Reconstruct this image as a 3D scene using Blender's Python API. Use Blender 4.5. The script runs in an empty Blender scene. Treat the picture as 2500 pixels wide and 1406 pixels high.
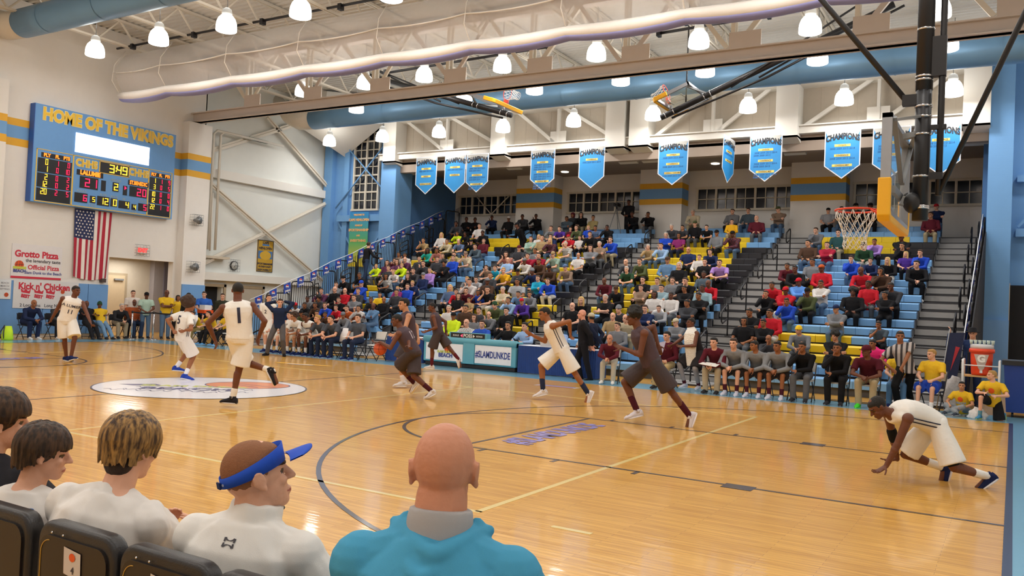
import bpy, bmesh, math, random
import numpy as np
from mathutils import Vector, Matrix, Quaternion
from mathutils.bvhtree import BVHTree
from math import pi, sin, cos, radians
random.seed(7)
SC = bpy.context.scene
COL = SC.collection
WORK = bpy.data.scenes.new('workshop')       # scratch scene where shapes are evaluated; removed at the end
# ------------------------------------------------------------------ camera
CAM = (-0.5379321896, 0.0224150864, 0.0446233303, 0.0257396, -10.525649, 1.7373202, 2057.1617)
def make_camera():
    yaw, pitch, roll = CAM[:3]
    f = Vector((sin(yaw)*cos(pitch), cos(yaw)*cos(pitch), sin(pitch)))
    r = f.cross(Vector((0, 0, 1))).normalized()
    u = r.cross(f)
    r2 = r*cos(roll)+u*sin(roll)
    u2 = -r*sin(roll)+u*cos(roll)
    m = Matrix((r2, u2, -f)).transposed().to_4x4()
    m.translation = Vector(CAM[3:6])
    cd = bpy.data.cameras.new('camera')
    cd.sensor_width = 36.0
    cd.lens = CAM[6]*36.0/2500.0
    cd.clip_end = 200
    cd.clip_start = 0.05
    o = bpy.data.objects.new('camera', cd)
    o.matrix_world = m
    COL.objects.link(o)
    SC.camera = o
make_camera()
# ------------------------------------------------------------------ world, exposure
w = bpy.data.worlds.new('world')
SC.world = w
w.use_nodes = True
w.node_tree.nodes['Background'].inputs[0].default_value = (0.012, 0.014, 0.022, 1)
w.node_tree.nodes['Background'].inputs[1].default_value = 1.0
SC.view_settings.view_transform = 'Standard'
SC.view_settings.look = 'None'
SC.view_settings.gamma = 1
SC.view_settings.use_curve_mapping = False
SC.view_settings.exposure = -0.13
SC.cycles.max_bounces = 6
SC.cycles.diffuse_bounces = 3
SC.cycles.use_adaptive_sampling = True
SC.cycles.adaptive_threshold = 0.025
SC.cycles.glossy_bounces = 3
SC.cycles.transmission_bounces = 4
SC.cycles.transparent_max_bounces = 8
SC.cycles.sample_clamp_indirect = 4.0
SC.cycles.caustics_reflective = False
SC.cycles.caustics_refractive = False
LAMP_POWER = 33.0
LAMP_COL = (1.0, 0.978, 0.95)
# ------------------------------------------------------------------ materials
def lin(h):
    if isinstance(h, str):
        h = h.lstrip('#')
        c = [int(h[i:i+2], 16)/255 for i in (0, 2, 4)]
    else:
        c = h
    return tuple((x/12.92 if x <= 0.04045 else ((x+0.055)/1.055)**2.4) for x in c)
MATS = {}
def mat(name, col, rough=0.6, metal=0.0, emit=0.0, var=0.06, scale=8.0, bump=0.0, bscale=60.0, alpha=1.0, coat=0.0, trans=0.0, spec=0.5, stretch=None):
    if name in MATS:
        return MATS[name]
    m = bpy.data.materials.new(name)
    m.use_nodes = True
    nt = m.node_tree
    b = nt.nodes['Principled BSDF']
    c = lin(col)
    b.inputs['Roughness'].default_value = rough
    b.inputs['Metallic'].default_value = metal
    b.inputs['Specular IOR Level'].default_value = spec
    if coat:
        b.inputs['Coat Weight'].default_value = coat
        b.inputs['Coat Roughness'].default_value = 0.1
    if trans:
        b.inputs['Transmission Weight'].default_value = trans
    if alpha < 1:
        b.inputs['Alpha'].default_value = alpha
    tc = nt.nodes.new('ShaderNodeTexCoord')
    src = tc.outputs['Object']
    if stretch:
        mp = nt.nodes.new('ShaderNodeMapping')
        mp.inputs['Scale'].default_value = stretch
        nt.links.new(src, mp.inputs['Vector'])
        src = mp.outputs[0]
    if var:
        n = nt.nodes.new('ShaderNodeTexNoise')
        n.inputs['Scale'].default_value = scale
        n.inputs['Detail'].default_value = 3
        nt.links.new(src, n.inputs['Vector'])
        mx = nt.nodes.new('ShaderNodeMix')
        mx.data_type = 'RGBA'
        mx.inputs['A'].default_value = (*[x*(1-var) for x in c], 1)
        mx.inputs['B'].default_value = (*[min(1, x*(1+var)) for x in c], 1)
        nt.links.new(n.outputs['Fac'], mx.inputs['Factor'])
        nt.links.new(mx.outputs['Result'], b.inputs['Base Color'])
    else:
        b.inputs['Base Color'].default_value = (*c, 1)
    if emit:
        b.inputs['Emission Color'].default_value = (*c, 1)
        b.inputs['Emission Strength'].default_value = emit
        m.cycles.emission_sampling = 'NONE'
    if bump:
        n2 = nt.nodes.new('ShaderNodeTexNoise')
        n2.inputs['Scale'].default_value = bscale
        n2.inputs['Detail'].default_value = 2
        nt.links.new(src, n2.inputs['Vector'])
        bp = nt.nodes.new('ShaderNodeBump')
        bp.inputs['Strength'].default_value = bump
        bp.inputs['Distance'].default_value = 0.02
        nt.links.new(n2.outputs['Fac'], bp.inputs['Height'])
        nt.links.new(bp.outputs[0], b.inputs['Normal'])
    MATS[name] = m
    return m
def fabric(hexcol):
    return mat('fabric_'+hexcol, hexcol, 0.88, var=0.14, scale=7, bump=0.35, bscale=16, spec=0.2)
def block_wall(name, col, bw=0.4, bh=0.2):
    m = mat(name, col, 0.75, var=0.03, scale=3)
    nt = m.node_tree
    b = nt.nodes['Principled BSDF']
    tc = nt.nodes.new('ShaderNodeTexCoord')
    # object coordinates; use (x+y, z) so that the courses show on both wall directions
    sp = nt.nodes.new('ShaderNodeSeparateXYZ')
    nt.links.new(tc.outputs['Object'], sp.inputs[0])
    ad = nt.nodes.new('ShaderNodeMath'); ad.operation = 'ADD'
    nt.links.new(sp.outputs[0], ad.inputs[0]); nt.links.new(sp.outputs[1], ad.inputs[1])
    cb = nt.nodes.new('ShaderNodeCombineXYZ')
    nt.links.new(ad.outputs[0], cb.inputs[0]); nt.links.new(sp.outputs[2], cb.inputs[1])
    br = nt.nodes.new('ShaderNodeTexBrick')
    br.inputs['Scale'].default_value = 1.0
    br.inputs['Brick Width'].default_value = bw
    br.inputs['Row Height'].default_value = bh
    br.inputs['Mortar Size'].default_value = 0.008
    br.inputs['Color1'].default_value = (1, 1, 1, 1)
    br.inputs['Color2'].default_value = (0.96, 0.96, 0.96, 1)
    br.inputs['Mortar'].default_value = (0.7, 0.7, 0.7, 1)
    nt.links.new(cb.outputs[0], br.inputs['Vector'])
    bp = nt.nodes.new('ShaderNodeBump')
    bp.inputs['Strength'].default_value = 0.5
    bp.inputs['Distance'].default_value = 0.004
    nt.links.new(br.outputs['Color'], bp.inputs['Height'])
    nt.links.new(bp.outputs[0], b.inputs['Normal'])
    return m
def wood_floor():
    m = bpy.data.materials.new('maple_floor')
    m.use_nodes = True
    nt = m.node_tree
    b = nt.nodes['Principled BSDF']
    tc = nt.nodes.new('ShaderNodeTexCoord')
    br = nt.nodes.new('ShaderNodeTexBrick')
    br.inputs['Scale'].default_value = 1
    br.inputs['Brick Width'].default_value = 1.1
    br.inputs['Row Height'].default_value = 0.057
    br.inputs['Mortar Size'].default_value = 0.0012
    br.inputs['Bias'].default_value = -0.1
    br.offset = 0.37
    c1 = lin('#e9b355'); c2 = lin('#d9a144'); cm = lin('#96682c')
    br.inputs['Color1'].default_value = (*c1, 1)
    br.inputs['Color2'].default_value = (*c2, 1)
    br.inputs['Mortar'].default_value = (*cm, 1)
    nt.links.new(tc.outputs['Object'], br.inputs['Vector'])
    mp = nt.nodes.new('ShaderNodeMapping')
    mp.inputs['Scale'].default_value = (1.2, 14, 1)
    nt.links.new(tc.outputs['Object'], mp.inputs['Vector'])
    n = nt.nodes.new('ShaderNodeTexNoise')
    n.inputs['Scale'].default_value = 1.6
    n.inputs['Detail'].default_value = 5
    nt.links.new(mp.outputs[0], n.inputs['Vector'])
    mx = nt.nodes.new('ShaderNodeMix'); mx.data_type = 'RGBA'; mx.blend_type = 'MULTIPLY'
    mx.inputs['Factor'].default_value = 1.0
    rp = nt.nodes.new('ShaderNodeValToRGB')
    rp.color_ramp.elements[0].position = 0.3; rp.color_ramp.elements[0].color = (0.80, 0.74, 0.66, 1)
    rp.color_ramp.elements[1].position = 0.62; rp.color_ramp.elements[1].color = (1.0, 1.0, 1.0, 1)
    nt.links.new(n.outputs['Fac'], rp.inputs[0])
    nt.links.new(br.outputs['Color'], mx.inputs['A'])
    nt.links.new(rp.outputs[0], mx.inputs['B'])
    nt.links.new(mx.outputs['Result'], b.inputs['Base Color'])
    b.inputs['Roughness'].default_value = 0.30
    b.inputs['Specular IOR Level'].default_value = 0.15
    b.inputs['Coat Weight'].default_value = 0.55
    b.inputs['Coat IOR'].default_value = 1.42
    b.inputs['Coat Roughness'].default_value = 0.07
    # faint cupping of the boards stretches the lamp reflections
    mp2 = nt.nodes.new('ShaderNodeMapping')
    mp2.inputs['Scale'].default_value = (1.0, 10, 1)
    nt.links.new(tc.outputs['Object'], mp2.inputs['Vector'])
    n2 = nt.nodes.new('ShaderNodeTexNoise')
    n2.inputs['Scale'].default_value = 1.3
    nt.links.new(mp2.outputs[0], n2.inputs['Vector'])
    bp = nt.nodes.new('ShaderNodeBump')
    bp.inputs['Strength'].default_value = 0.10
    bp.inputs['Distance'].default_value = 0.01
    nt.links.new(n2.outputs['Fac'], bp.inputs['Height'])
    nt.links.new(bp.outputs[0], b.inputs['Coat Normal'])
    nt.links.new(bp.outputs[0], b.inputs['Normal'])
    return m
WHITE = mat('white_paint', '#e3dfd7', 0.7, var=0.03, scale=2)
BLOCKW = block_wall('white_block', '#e7e3dd')
BLOCKB = block_wall('blue_block', '#6d9fd2')
CREAM = mat('cream_steel', '#ded6c8', 0.5, var=0.04, scale=4)
TRUSSC = mat('truss_steel', '#cfc3ba', 0.5, var=0.04, scale=3)
BLUE = mat('blue_paint', '#6fa2d6', 0.6, var=0.04, scale=3)
BLUE_D = mat('blue_dark_paint', '#4b78ad', 0.7, var=0.04, scale=3)
YEL = mat('yellow_paint', '#e3ab2c', 0.6, var=0.04, scale=3)
TAN = mat('tan_paint', '#a39385', 0.8, var=0.04, scale=2)
BLACK = mat('black_paint', '#17161a', 0.45, var=0.1)
BLACKM = mat('black_matte', '#101014', 0.8, var=0.1)
CHROME = mat('chrome', '#c9c9cc', 0.22, metal=1.0, var=0.03)
STEEL = mat('grey_steel', '#8d8f90', 0.45, metal=0.4, var=0.06)
GREY = mat('grey_deck', '#9b9a99', 0.6, var=0.08, scale=5)
NIGHT = mat('night_glass', '#141925', 0.12, var=0.4, scale=0.8, coat=0.4)
# ------------------------------------------------------------------ mesh builder
class MB:
    def __init__(s):
        s.v = []; s.f = []; s.m = []; s.sm = []
    def add(s, vs, fs, mi=0, smooth=False):
        o = len(s.v)
        s.v += [tuple(p) for p in vs]
        for f in fs:
            s.f.append(tuple(i+o for i in f)); s.m.append(mi); s.sm.append(smooth)
        return s
    def box(s, x0, x1, y0, y1, z0, z1, mi=0):
        return s.add([(x0, y0, z0), (x1, y0, z0), (x1, y1, z0), (x0, y1, z0), (x0, y0, z1), (x1, y0, z1), (x1, y1, z1), (x0, y1, z1)],
                     [(0, 3, 2, 1), (4, 5, 6, 7), (0, 1, 5, 4), (1, 2, 6, 5), (2, 3, 7, 6), (3, 0, 4, 7)], mi)
    def bar(s, a, b, w, h, mi=0, up=(0, 0, 1)):
        a = Vector(a); b = Vector(b); d = (b-a).normalized(); up = Vector(up)
        if abs(d.dot(up)) > 0.98: up = Vector((0, 1, 0))
        sd = d.cross(up).normalized(); u = sd.cross(d)
        vs = []
        for p in (a, b):
            for sx, sy in ((-1, -1), (1, -1), (1, 1), (-1, 1)):
                vs.append(p+sd*sx*w/2+u*sy*h/2)
        return s.add(vs, [(0, 1, 2, 3), (7, 6, 5, 4), (0, 4, 5, 1), (1, 5, 6, 2), (2, 6, 7, 3), (3, 7, 4, 0)], mi)
    def tube(s, pts, r, n=8, mi=0, smooth=True, closed=False, caps=True):
        pts = [Vector(p) for p in pts]
        N = len(pts)
        rs = r if isinstance(r, (list, tuple)) else [r]*N
        vs = []; prev = None
        for i, p in enumerate(pts):
            if closed:
                d = (pts[(i+1) % N]-pts[i-1]).normalized()
            else:
                d = (pts[min(i+1, N-1)]-pts[max(i-1, 0)]).normalized()
            if prev is None:
                up = Vector((0, 0, 1)) if abs(d.z) < 0.9 else Vector((1, 0, 0))
                a = d.cross(up).normalized()
            else:
                a = (prev-d*prev.dot(d)).normalized()
            prev = a
            b = d.cross(a)
            for k in range(n):
                t = 2*pi*k/n
                vs.append(p+(a*cos(t)+b*sin(t))*rs[i])
        fs = []
        M = N if closed else N-1
        for i in range(M):
            j = (i+1) % N
            for k in range(n):
                k2 = (k+1) % n
                fs.append((i*n+k, i*n+k2, j*n+k2, j*n+k))
        if caps and not closed:
            fs.append(tuple(range(n))[::-1]); fs.append(tuple((N-1)*n+k for k in range(n)))
        return s.add(vs, fs, mi, smooth)
    def lathe(s, prof, n=24, axis_at=(0, 0, 0), mi=0, smooth=True, sx=1, sy=1):
        ox, oy, oz = axis_at
        vs = []; fs = []
        for r, z in prof:
            for k in range(n):
                t = 2*pi*k/n
                vs.append((ox+r*cos(t)*sx, oy+r*sin(t)*sy, oz+z))
        for i in range(len(prof)-1):
            for k in range(n):
                k2 = (k+1) % n
                fs.append((i*n+k, i*n+k2, (i+1)*n+k2, (i+1)*n+k))
        fs.append(tuple(range(n))[::-1]); fs.append(tuple((len(prof)-1)*n+k for k in range(n)))
        return s.add(vs, fs, mi, smooth)
    def loft(s, rings, n=14, mi=0, smooth=True, cap=True):
        # rings: list of (centre, u axis, v axis, ru, rv)
        vs = []; fs = []
        for c, u, v, ru, rv in rings:
            c = Vector(c); u = Vector(u); v = Vector(v)
            for k in range(n):
                t = 2*pi*k/n
                vs.append(c+u*cos(t)*ru+v*sin(t)*rv)
        for i in range(len(rings)-1):
            for k in range(n):
                k2 = (k+1) % n
                fs.append((i*n+k, i*n+k2, (i+1)*n+k2, (i+1)*n+k))
        if cap:
            fs.append(tuple(range(n))[::-1]); fs.append(tuple((len(rings)-1)*n+k for k in range(n)))
        return s.add(vs, fs, mi, smooth)
    def ell(s, c, r, M=None, n=12, rings=8, mi=0):
        c = Vector(c); vs = []; fs = []
        if M is None: M = Matrix.Identity(3)
        if not isinstance(r, (list, tuple)): r = (r, r, r)
        vs.append(c+M@Vector((0, 0, -r[2])))
        for i in range(1, rings):
            ph = -pi/2+pi*i/rings
            for k in range(n):
                t = 2*pi*k/n
                vs.append(c+M@Vector((r[0]*cos(ph)*cos(t), r[1]*cos(ph)*sin(t), r[2]*sin(ph))))
        vs.append(c+M@Vector((0, 0, r[2])))
        for k in range(n):
            fs.append((0, 1+(k+1) % n, 1+k))
        for i in range(rings-2):
            for k in range(n):
                k2 = (k+1) % n
                fs.append((1+i*n+k, 1+i*n+k2, 1+(i+1)*n+k2, 1+(i+1)*n+k))
        last = len(vs)-1; b = 1+(rings-2)*n
        for k in range(n):
            fs.append((b+k, b+(k+1) % n, last))
        return s.add(vs, fs, mi, True)
    def capsule(s, a, b, ra, rb, n=12, mi=0):
        a = Vector(a); b = Vector(b); d = b-a
        L = d.length
        if L < 1e-6:
            return s.ell(a, max(ra, rb), n=n)
        d /= L
        up = Vector((0, 0, 1)) if abs(d.z) < 0.9 else Vector((0, 1, 0))
        u = d.cross(up).normalized(); v = d.cross(u)
        rings = []
        for t in (85, 60, 30):
            rings.append((a-d*ra*sin(radians(t)), u, v, ra*cos(radians(t)), ra*cos(radians(t))))
        rings.append((a, u, v, ra, ra)); rings.append((b, u, v, rb, rb))
        for t in (30, 60, 85):
            rings.append((b+d*rb*sin(radians(t)), u, v, rb*cos(radians(t)), rb*cos(radians(t))))
        return s.loft(rings, n, mi)
    def prism(s, poly, axis, c0, c1, mi=0):
        # poly: 2-D points; axis 'x','y','z' is the extrusion axis
        def P(p, c):
            a, b = p
            return {'x': (c, a, b), 'y': (a, c, b), 'z': (a, b, c)}[axis]
        n = len(poly)
        vs = [P(p, c0) for p in poly]+[P(p, c1) for p in poly]
        fs = [tuple(range(n))[::-1], tuple(range(n, 2*n))]
        for i in range(n):
            j = (i+1) % n
            fs.append((i, j, n+j, n+i))
        return s.add(vs, fs, mi)
    def xf(s, M):
        s.v = [tuple(M@Vector(p)) for p in s.v]
        return s
    def mesh(s, name, mats):
        me = bpy.data.meshes.new(name)
        me.from_pydata(s.v, [], s.f)
        if not isinstance(mats, (list, tuple)): mats = [mats]
        for m in mats: me.materials.append(m)
        me.polygons.foreach_set('material_index', s.m)
        me.polygons.foreach_set('use_smooth', s.sm)
        me.update()
        return me
    def build(s, name, mats, parent=None, local=False):
        """world coordinates are kept when the parent is an unrotated Empty and local is False"""
        o = bpy.data.objects.new(name, s.mesh(name, mats))
        COL.objects.link(o)
        if parent is not None:
            o.parent = parent
            if not local:
                p = parent; off = Vector((0, 0, 0))
                while p is not None: off += p.location; p = p.parent
                o.location = -off
        return o
def tag(o, label=None, cat=None, group=None, kind=None):
    if label: o['label'] = label
    if cat: o['category'] = cat
    if group: o['group'] = group
    if kind: o['kind'] = kind
    return o
def empty(name, loc=(0, 0, 0), label=None, cat=None, group=None, kind=None, rz=0):
    o = bpy.data.objects.new(name, None)
    o.empty_display_size = 0.2
    o.location = loc
    o.rotation_euler = (0, 0, rz)
    COL.objects.link(o)
    return tag(o, label, cat, group, kind)
def copy_tree(o, parent=None):
    c = o.copy(); COL.objects.link(c); c.parent = parent
    for ch in list(o.children): copy_tree(ch, c)
    return c
def frame(o, x, y, z):
    """matrix with origin o and axes x, y, z"""
    m = Matrix((Vector(x), Vector(y), Vector(z))).transposed().to_4x4()
    m.translation = Vector(o)
    return m
def text_mb(txt, size=1.0, bold=0.0, align='CENTER', depth=0.0, sx=1.0, space=1.0, font=None):
    cu = bpy.data.curves.new('t', 'FONT')
    cu.body = txt; cu.size = size; cu.align_x = align; cu.align_y = 'CENTER'
    cu.offset = bold; cu.extrude = depth; cu.space_character = space; cu.resolution_u = 3
    o = bpy.data.objects.new('t', cu); WORK.collection.objects.link(o)
    WORK.view_layers[0].update(); dg = WORK.view_layers[0].depsgraph
    me = bpy.data.meshes.new_from_object(o.evaluated_get(dg))
    mb = MB()
    mb.add([(v.co.x*sx, v.co.y, v.co.z) for v in me.vertices], [tuple(p.vertices) for p in me.polygons])
    bpy.data.objects.remove(o); bpy.data.curves.remove(cu); bpy.data.meshes.remove(me)
    return mb
def put(mb, M, name, m, parent, local=False):
    mb.xf(M)
    return mb.build(name, m, parent, local)
# ================================================================== THE SETTING
def struct(mb, name, mats, parent=None):
    o = mb.build(name, mats, parent)
    if parent is None: o['kind'] = 'structure'
    return o
FLOOR = MB().box(-32, 6, -16, 20.2, -0.1, 0)
floor = struct(FLOOR, 'floor', wood_floor())
M_LINE = mat('line_dark', '#3a2a28', 0.35, var=0.05, coat=0.6)
M_BASE = mat('line_navy', '#23243c', 0.35, var=0.05, coat=0.6)
M_PALE = mat('line_pale_yellow', '#e8cf83', 0.35, var=0.04, coat=0.6)
M_BAND = mat('border_blue', '#7fb6cf', 0.3, var=0.04, coat=0.7)
M_PURP = mat('decal_purple', '#8a80c8', 0.4, var=0.1, scale=30, coat=0.4)
M_WHITE_D = mat('decal_white', '#eceaf0', 0.4, var=0.03, coat=0.5)
ZL = 0.0
def strip(mb, x0, x1, y0, y1, z=0.003): mb.box(x0, x1, y0, y1, ZL, z)
def arc(mb, cx, cy, r0, r1, a0, a1, z=0.003, n=64):
    for i in range(n):
        t0 = a0+(a1-a0)*i/n; t1 = a0+(a1-a0)*(i+1)/n
        p = [(cx+r*cos(t), cy+r*sin(t)) for r, t in ((r0, t0), (r1, t0), (r1, t1), (r0, t1))]
        mb.add([(x, y, z) for x, y in p], [(0, 1, 2, 3)])
b = MB(); strip(b, -26.9, -25.6, -7.7, 8.95, .0015); strip(b, 0.05, 3.2, -14, 8.95, .0015); strip(b, -25.6, 0.05, 7.62, 8.95, .0015)
b.build('border_band', M_BAND, floor)
b = MB(); strip(b, 0, 0.065, -7.62, 7.62); strip(b, -25.65, -25.6, -7.62, 7.62)
b.build('baseline', M_BASE, floor)
b = MB(); strip(b, -12.825, -12.775, -7.62, 7.62, .0025); b.build('half_court_line', M_LINE, floor)
for bx, sg in ((-1.6, -1), (-24.0, 1)):
    b = MB()
    a = pi/2 if sg < 0 else -pi/2
    arc(b, bx, 0, 5.99, 6.04, a, a+pi)
    ex = 0 if sg < 0 else -25.6
    for yy in (-6.04, 5.99): strip(b, min(bx, ex), max(bx, ex), yy, yy+.05)
    b.build('three_point_line', M_LINE, floor)
    b = MB()
    fx = -5.79 if sg < 0 else -19.81
    a = pi/2 if sg < 0 else -pi/2
    arc(b, fx, 0, 1.805, 1.855, a, a+pi, .0035)
    b.build('free_throw_circle', M_LINE, floor)
    b = MB()
    strip(b, fx-.025, fx+.025, -1.83, 1.83)
    for yy in (-1.855, 1.805): strip(b, min(fx, ex), max(fx, ex), yy, yy+.05)
    for s2 in (-1, 1):
        for q in (-3.45, -4.44, -5.43) if sg < 0 else (-22.15, -21.16, -20.17):
            strip(b, q-.025, q+.025, min(s2*1.83, s2*2.0), max(s2*1.83, s2*2.0))
        q = -2.5 if sg < 0 else -23.4
        strip(b, q, q+.31, min(s2*1.75, s2*1.98), max(s2*1.75, s2*1.98), .004)
    b.build('lane_lines', M_LINE, floor)
b = MB()
strip(b, -3.84, -3.78, -4.5, 4.5); strip(b, -21.8, -21.74, -4.5, 4.5)
for yy in (-4.53, 4.47): strip(b, -21.8, -3.78, yy, yy+.06)
strip(b, -9.83, -9.77, -4.5, 4.5); strip(b, -15.83, -15.77, -4.5, 4.5)
strip(b, -3.1, -2.75, -4.53, -4.47)
b.build('volleyball_lines', M_PALE, floor)
# centre-court disc with a plain beach-and-ball design
disc = MB(); arc(disc, -12.8, 0, 0, 1.86, 0, 2*pi, .005); disc.build('centre_disc', M_WHITE_D, floor)
b = MB(); arc(b, -12.8, 0, 1.84, 1.87, 0, 2*pi, .0056); b.build('centre_disc_edge', M_BASE, floor)
# ball: the disc reads along +Y as its right, -X as its up (it faces the near stand)
E1 = Vector((0.77, 0.64, 0)); E2 = Vector((-0.64, 0.77, 0)); DC = Vector((-12.8, 0, 0))
def dpt(a, c, z): return DC+E1*a+E2*c+Vector((0, 0, z))
def dpoly(mb, pts, z): mb.add([dpt(a, c, z) for a, c in pts], [tuple(range(len(pts)))])
OR = mat('decal_orange', '#e58a5c', 0.4, var=0.25, scale=2, coat=0.4); LIME = mat('decal_lime', '#ccd36a', 0.4, var=0.1, coat=0.4)
NAV = mat('decal_navy', '#3d3f7c', 0.4, var=0.1, coat=0.4)
ball = MB(); dpoly(ball, [(0.72+0.78*cos(t*pi/24), 0.55+0.62*sin(t*pi/24)) for t in range(48)], .0065); ball.build('ball_emblem', OR, floor)
b = MB()
def dcurve(mb, pts, wd, z):
    for i in range(len(pts)-1):
        a = Vector(pts[i]); c = Vector(pts[i+1]); d = (c-a).normalized(); nn = Vector((-d.y, d.x))*wd/2
        dpoly(mb, [a-nn, c-nn, c+nn, a+nn], z)
dcurve(b, [(0.72+0.78*cos(t*pi/16), 0.55+0.62*sin(t*pi/16)) for t in range(33)], .025, .0075)
dcurve(b, [(0.1+1.2*t/10, 0.95-0.8*t/10+.12*sin(t*pi/10)) for t in range(11)], .025, .0075)
dcurve(b, [(0.72+0.3*cos(t*pi/10+.6), 0.1+.9*t/10) for t in range(11)], .025, .0075)
for k in range(9):
    dcurve(b, [(-1.5+.26*k+.05*j, -0.75+.12*sin(k*1.9)+.1*sin(j*1.4+k)) for j in range(8)], .022, .007)
for k in range(7):
    dcurve(b, [(-1.1+.3*k+.04*j, -0.35+.10*cos(k*2.3)+.09*sin(j*1.7+k)) for j in range(7)], .02, .007)
b.build('emblem_outline', NAV, floor)
b = MB()
t = text_mb('SLAM DUNK', .34, .018); t.xf(Matrix.Translation(Vector((-0.15, 0.05, 0)))); b.add([dpt(p[0], p[1], .0072) for p in t.v], t.f); b.build('emblem_words', LIME, floor)
b = MB()
t = text_mb('BEACH', .5, .014); t.xf(Matrix.Translation(Vector((-0.2, -0.42, 0)))); b.add([dpt(p[0], p[1], .0078) for p in t.v], t.f)
dpoly(b, [(-1.5, .12), (-.9, .3), (-.75, .1), (-1.2, -.05)], .0071)
b.build('emblem_word_beach', NAV, floor)
# purple court wording, near lane and far lane
t = text_mb('#SLAMDUNKDE', .56, .022, sx=.62)
put(t, frame((-5.42, 0.02, .0045), (0, 1, 0), (-1, 0, 0), (0, 0, 1)), 'court_wording', M_PURP, floor)
t = text_mb('#SLAMDUNKDE', .56, .022, sx=.62)
put(t, frame((-20.15, 0.0, .0045), (0, -1, 0), (1, 0, 0), (0, 0, 1)), 'court_wording', M_PURP, floor)
b = MB(); b.add([(-9.22, 6.1, .004), (-8.25, 6.2, .004), (-8.2, 6.45, .004), (-9.2, 6.4, .004)], [(0, 1, 2, 3)]); b.build('sideline_badge', M_WHITE_D, floor)
b = MB(); b.add([(-9.15, 6.27, .005), (-8.3, 6.35, .005), (-8.3, 6.43, .005), (-9.15, 6.38, .005)], [(0, 1, 2, 3)]); b.build('badge_blue_stripe', mat('badge_blue', '#3c55b0', .4, coat=.4), floor)
b = MB(); b.add([(-9.15, 6.13, .005), (-8.3, 6.22, .005), (-8.3, 6.30, .005), (-9.15, 6.2, .005)], [(0, 1, 2, 3)]); b.build('badge_red_stripe', mat('badge_red', '#d0324a', .4, coat=.4), floor)
b = MB(); b.add([(-16.6, 5.3, .004), (-15.1, 5.75, .004), (-15.05, 5.95, .004), (-16.6, 5.55, .004)], [(0, 1, 2, 3)]); b.build('sideline_badge', YEL, floor)
b = MB(); b.add([(-16.2, 5.32, .005), (-15.5, 5.52, .005), (-15.45, 5.7, .005), (-16.2, 5.5, .005)], [(0, 1, 2, 3)]); b.build('badge_white_stripe', M_WHITE_D, floor)
# ---- left wall (X = -28.3) with the hall opening
XL = -28.3
b = MB()
b.box(XL-.3, XL, -16, 8.27, 0, 11.1); b.box(XL-.3, XL, 11.0, 12.2, 0, 11.1); b.box(XL-.3, XL, 8.27, 11.0, 2.9, 11.1)
b.box(XL, -27.9, 2.9, 4.2, 0, 8.3); b.box(XL, -27.9, 11.1, 12.2, 0, 8.45)
wl = struct(b, 'wall_left', BLOCKW)
def stripes_x(mb_y, mb_b, x0, x1, y0, y1):
    for (z0, z1, m) in ((6.96, 7.2, mb_y), (6.3, 6.55, mb_y), (6.55, 6.96, mb_b)):
        m.box(x0, x1, y0, y1, z0, z1)
sy = MB(); sb = MB()
stripes_x(sy, sb, XL, XL+.004, 4.2, 11.1)
stripes_x(sy, sb, -28, -27.896, 2.9, 4.2); stripes_x(sy, sb, -28, -27.896, 11.1, 12.2)
for m in (sy, sb):
    for (z0, z1) in (((6.96, 7.2), (6.3, 6.55)) if m is sy else ((6.55, 6.96),)):
        m.box(XL+.01, -27.9, 11.096, 11.3, z0, z1); m.box(XL+.01, -27.9, 12.0, 12.204, z0, z1); m.box(XL+.01, -27.9, 4.0, 4.204, z0, z1)
sy.build('painted_stripe', YEL, wl); sb.build('painted_stripe', BLUE, wl)
# blue wall padding, separate mats
for i, (y0, y1, x) in enumerate(((2.9, 4.2, -27.9), (4.2, 5.9, XL), (5.9, 7.5, XL), (7.5, 8.27, XL), (11.1, 12.2, -27.9))):
    b = MB(); b.box(x, x+.05, y0+.01, y1-.01, .12, 1.88 if i < 4 else 2.05)
    struct(b, 'trim_%d' % (i+1), mat('wall_pad_blue', '#6f9fd6', .45, var=.04, scale=3))
# hall beyond the opening
b = MB(); b.box(-31.5, -31.3, 6.8, 14.2, 0, 3.3); b.box(-31.3, -28.6, 6.8, 7.0, 0, 3.3); b.box(-31.3, -29.32, 14.0, 14.2, 0, 3.3); b.box(-31.3, -28.6, 7.0, 14.0, 3.2, 3.3); b.box(-29.55, -29.32, 12.2, 14.0, 0, 3.3)
struct(b, 'wall_hallway', mat('hall_wall', '#c9bda9', .8))
b = MB(); b.box(-31.3, -31.0, 12.15, 12.6, 0, 3.2, 0); b.box(-31.3, -30.95, 12.6, 13.6, 0, 3.2, 1); struct(b, 'trim_6', [mat('hall_grey', '#a39c9c', .8), mat('hall_grey_dark', '#77717c', .8)])
dr = empty('door_1', (-31.25, 10.6, 0), kind='structure')
MB().box(-31.3, -31.24, 9.85, 11.08, 0, 2.4).build('door_frame', mat('door_frame_tan', '#a8977c', .5), dr)
MB().box(-31.24, -31.2, 9.95, 10.95, 0, 2.3).build('door_leaf', mat('door_tan', '#c6b08e', .5), dr)
MB().box(-31.2, -31.12, 10.45, 10.85, 2.1, 2.17).build('door_closer', STEEL, dr)
MB().bar((-30.3, 9.55, 3.02), (-30.3, 10.5, 3.02), .14, .05).build('tube_lamp', mat('tube_light', '#fff4de', emit=5))
tl = bpy.data.objects['tube_lamp']; tag(tl, 'glowing fluorescent strip lamp on the hall ceiling inside the doorway', 'lamp')
al = bpy.data.lights.new('hall_light', 'AREA'); al.energy = 55; al.size = 1.2; al.color = LAMP_COL
ao = bpy.data.objects.new('hall_light', al); ao.location = (-30.2, 10.6, 2.95); COL.objects.link(ao)
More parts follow.
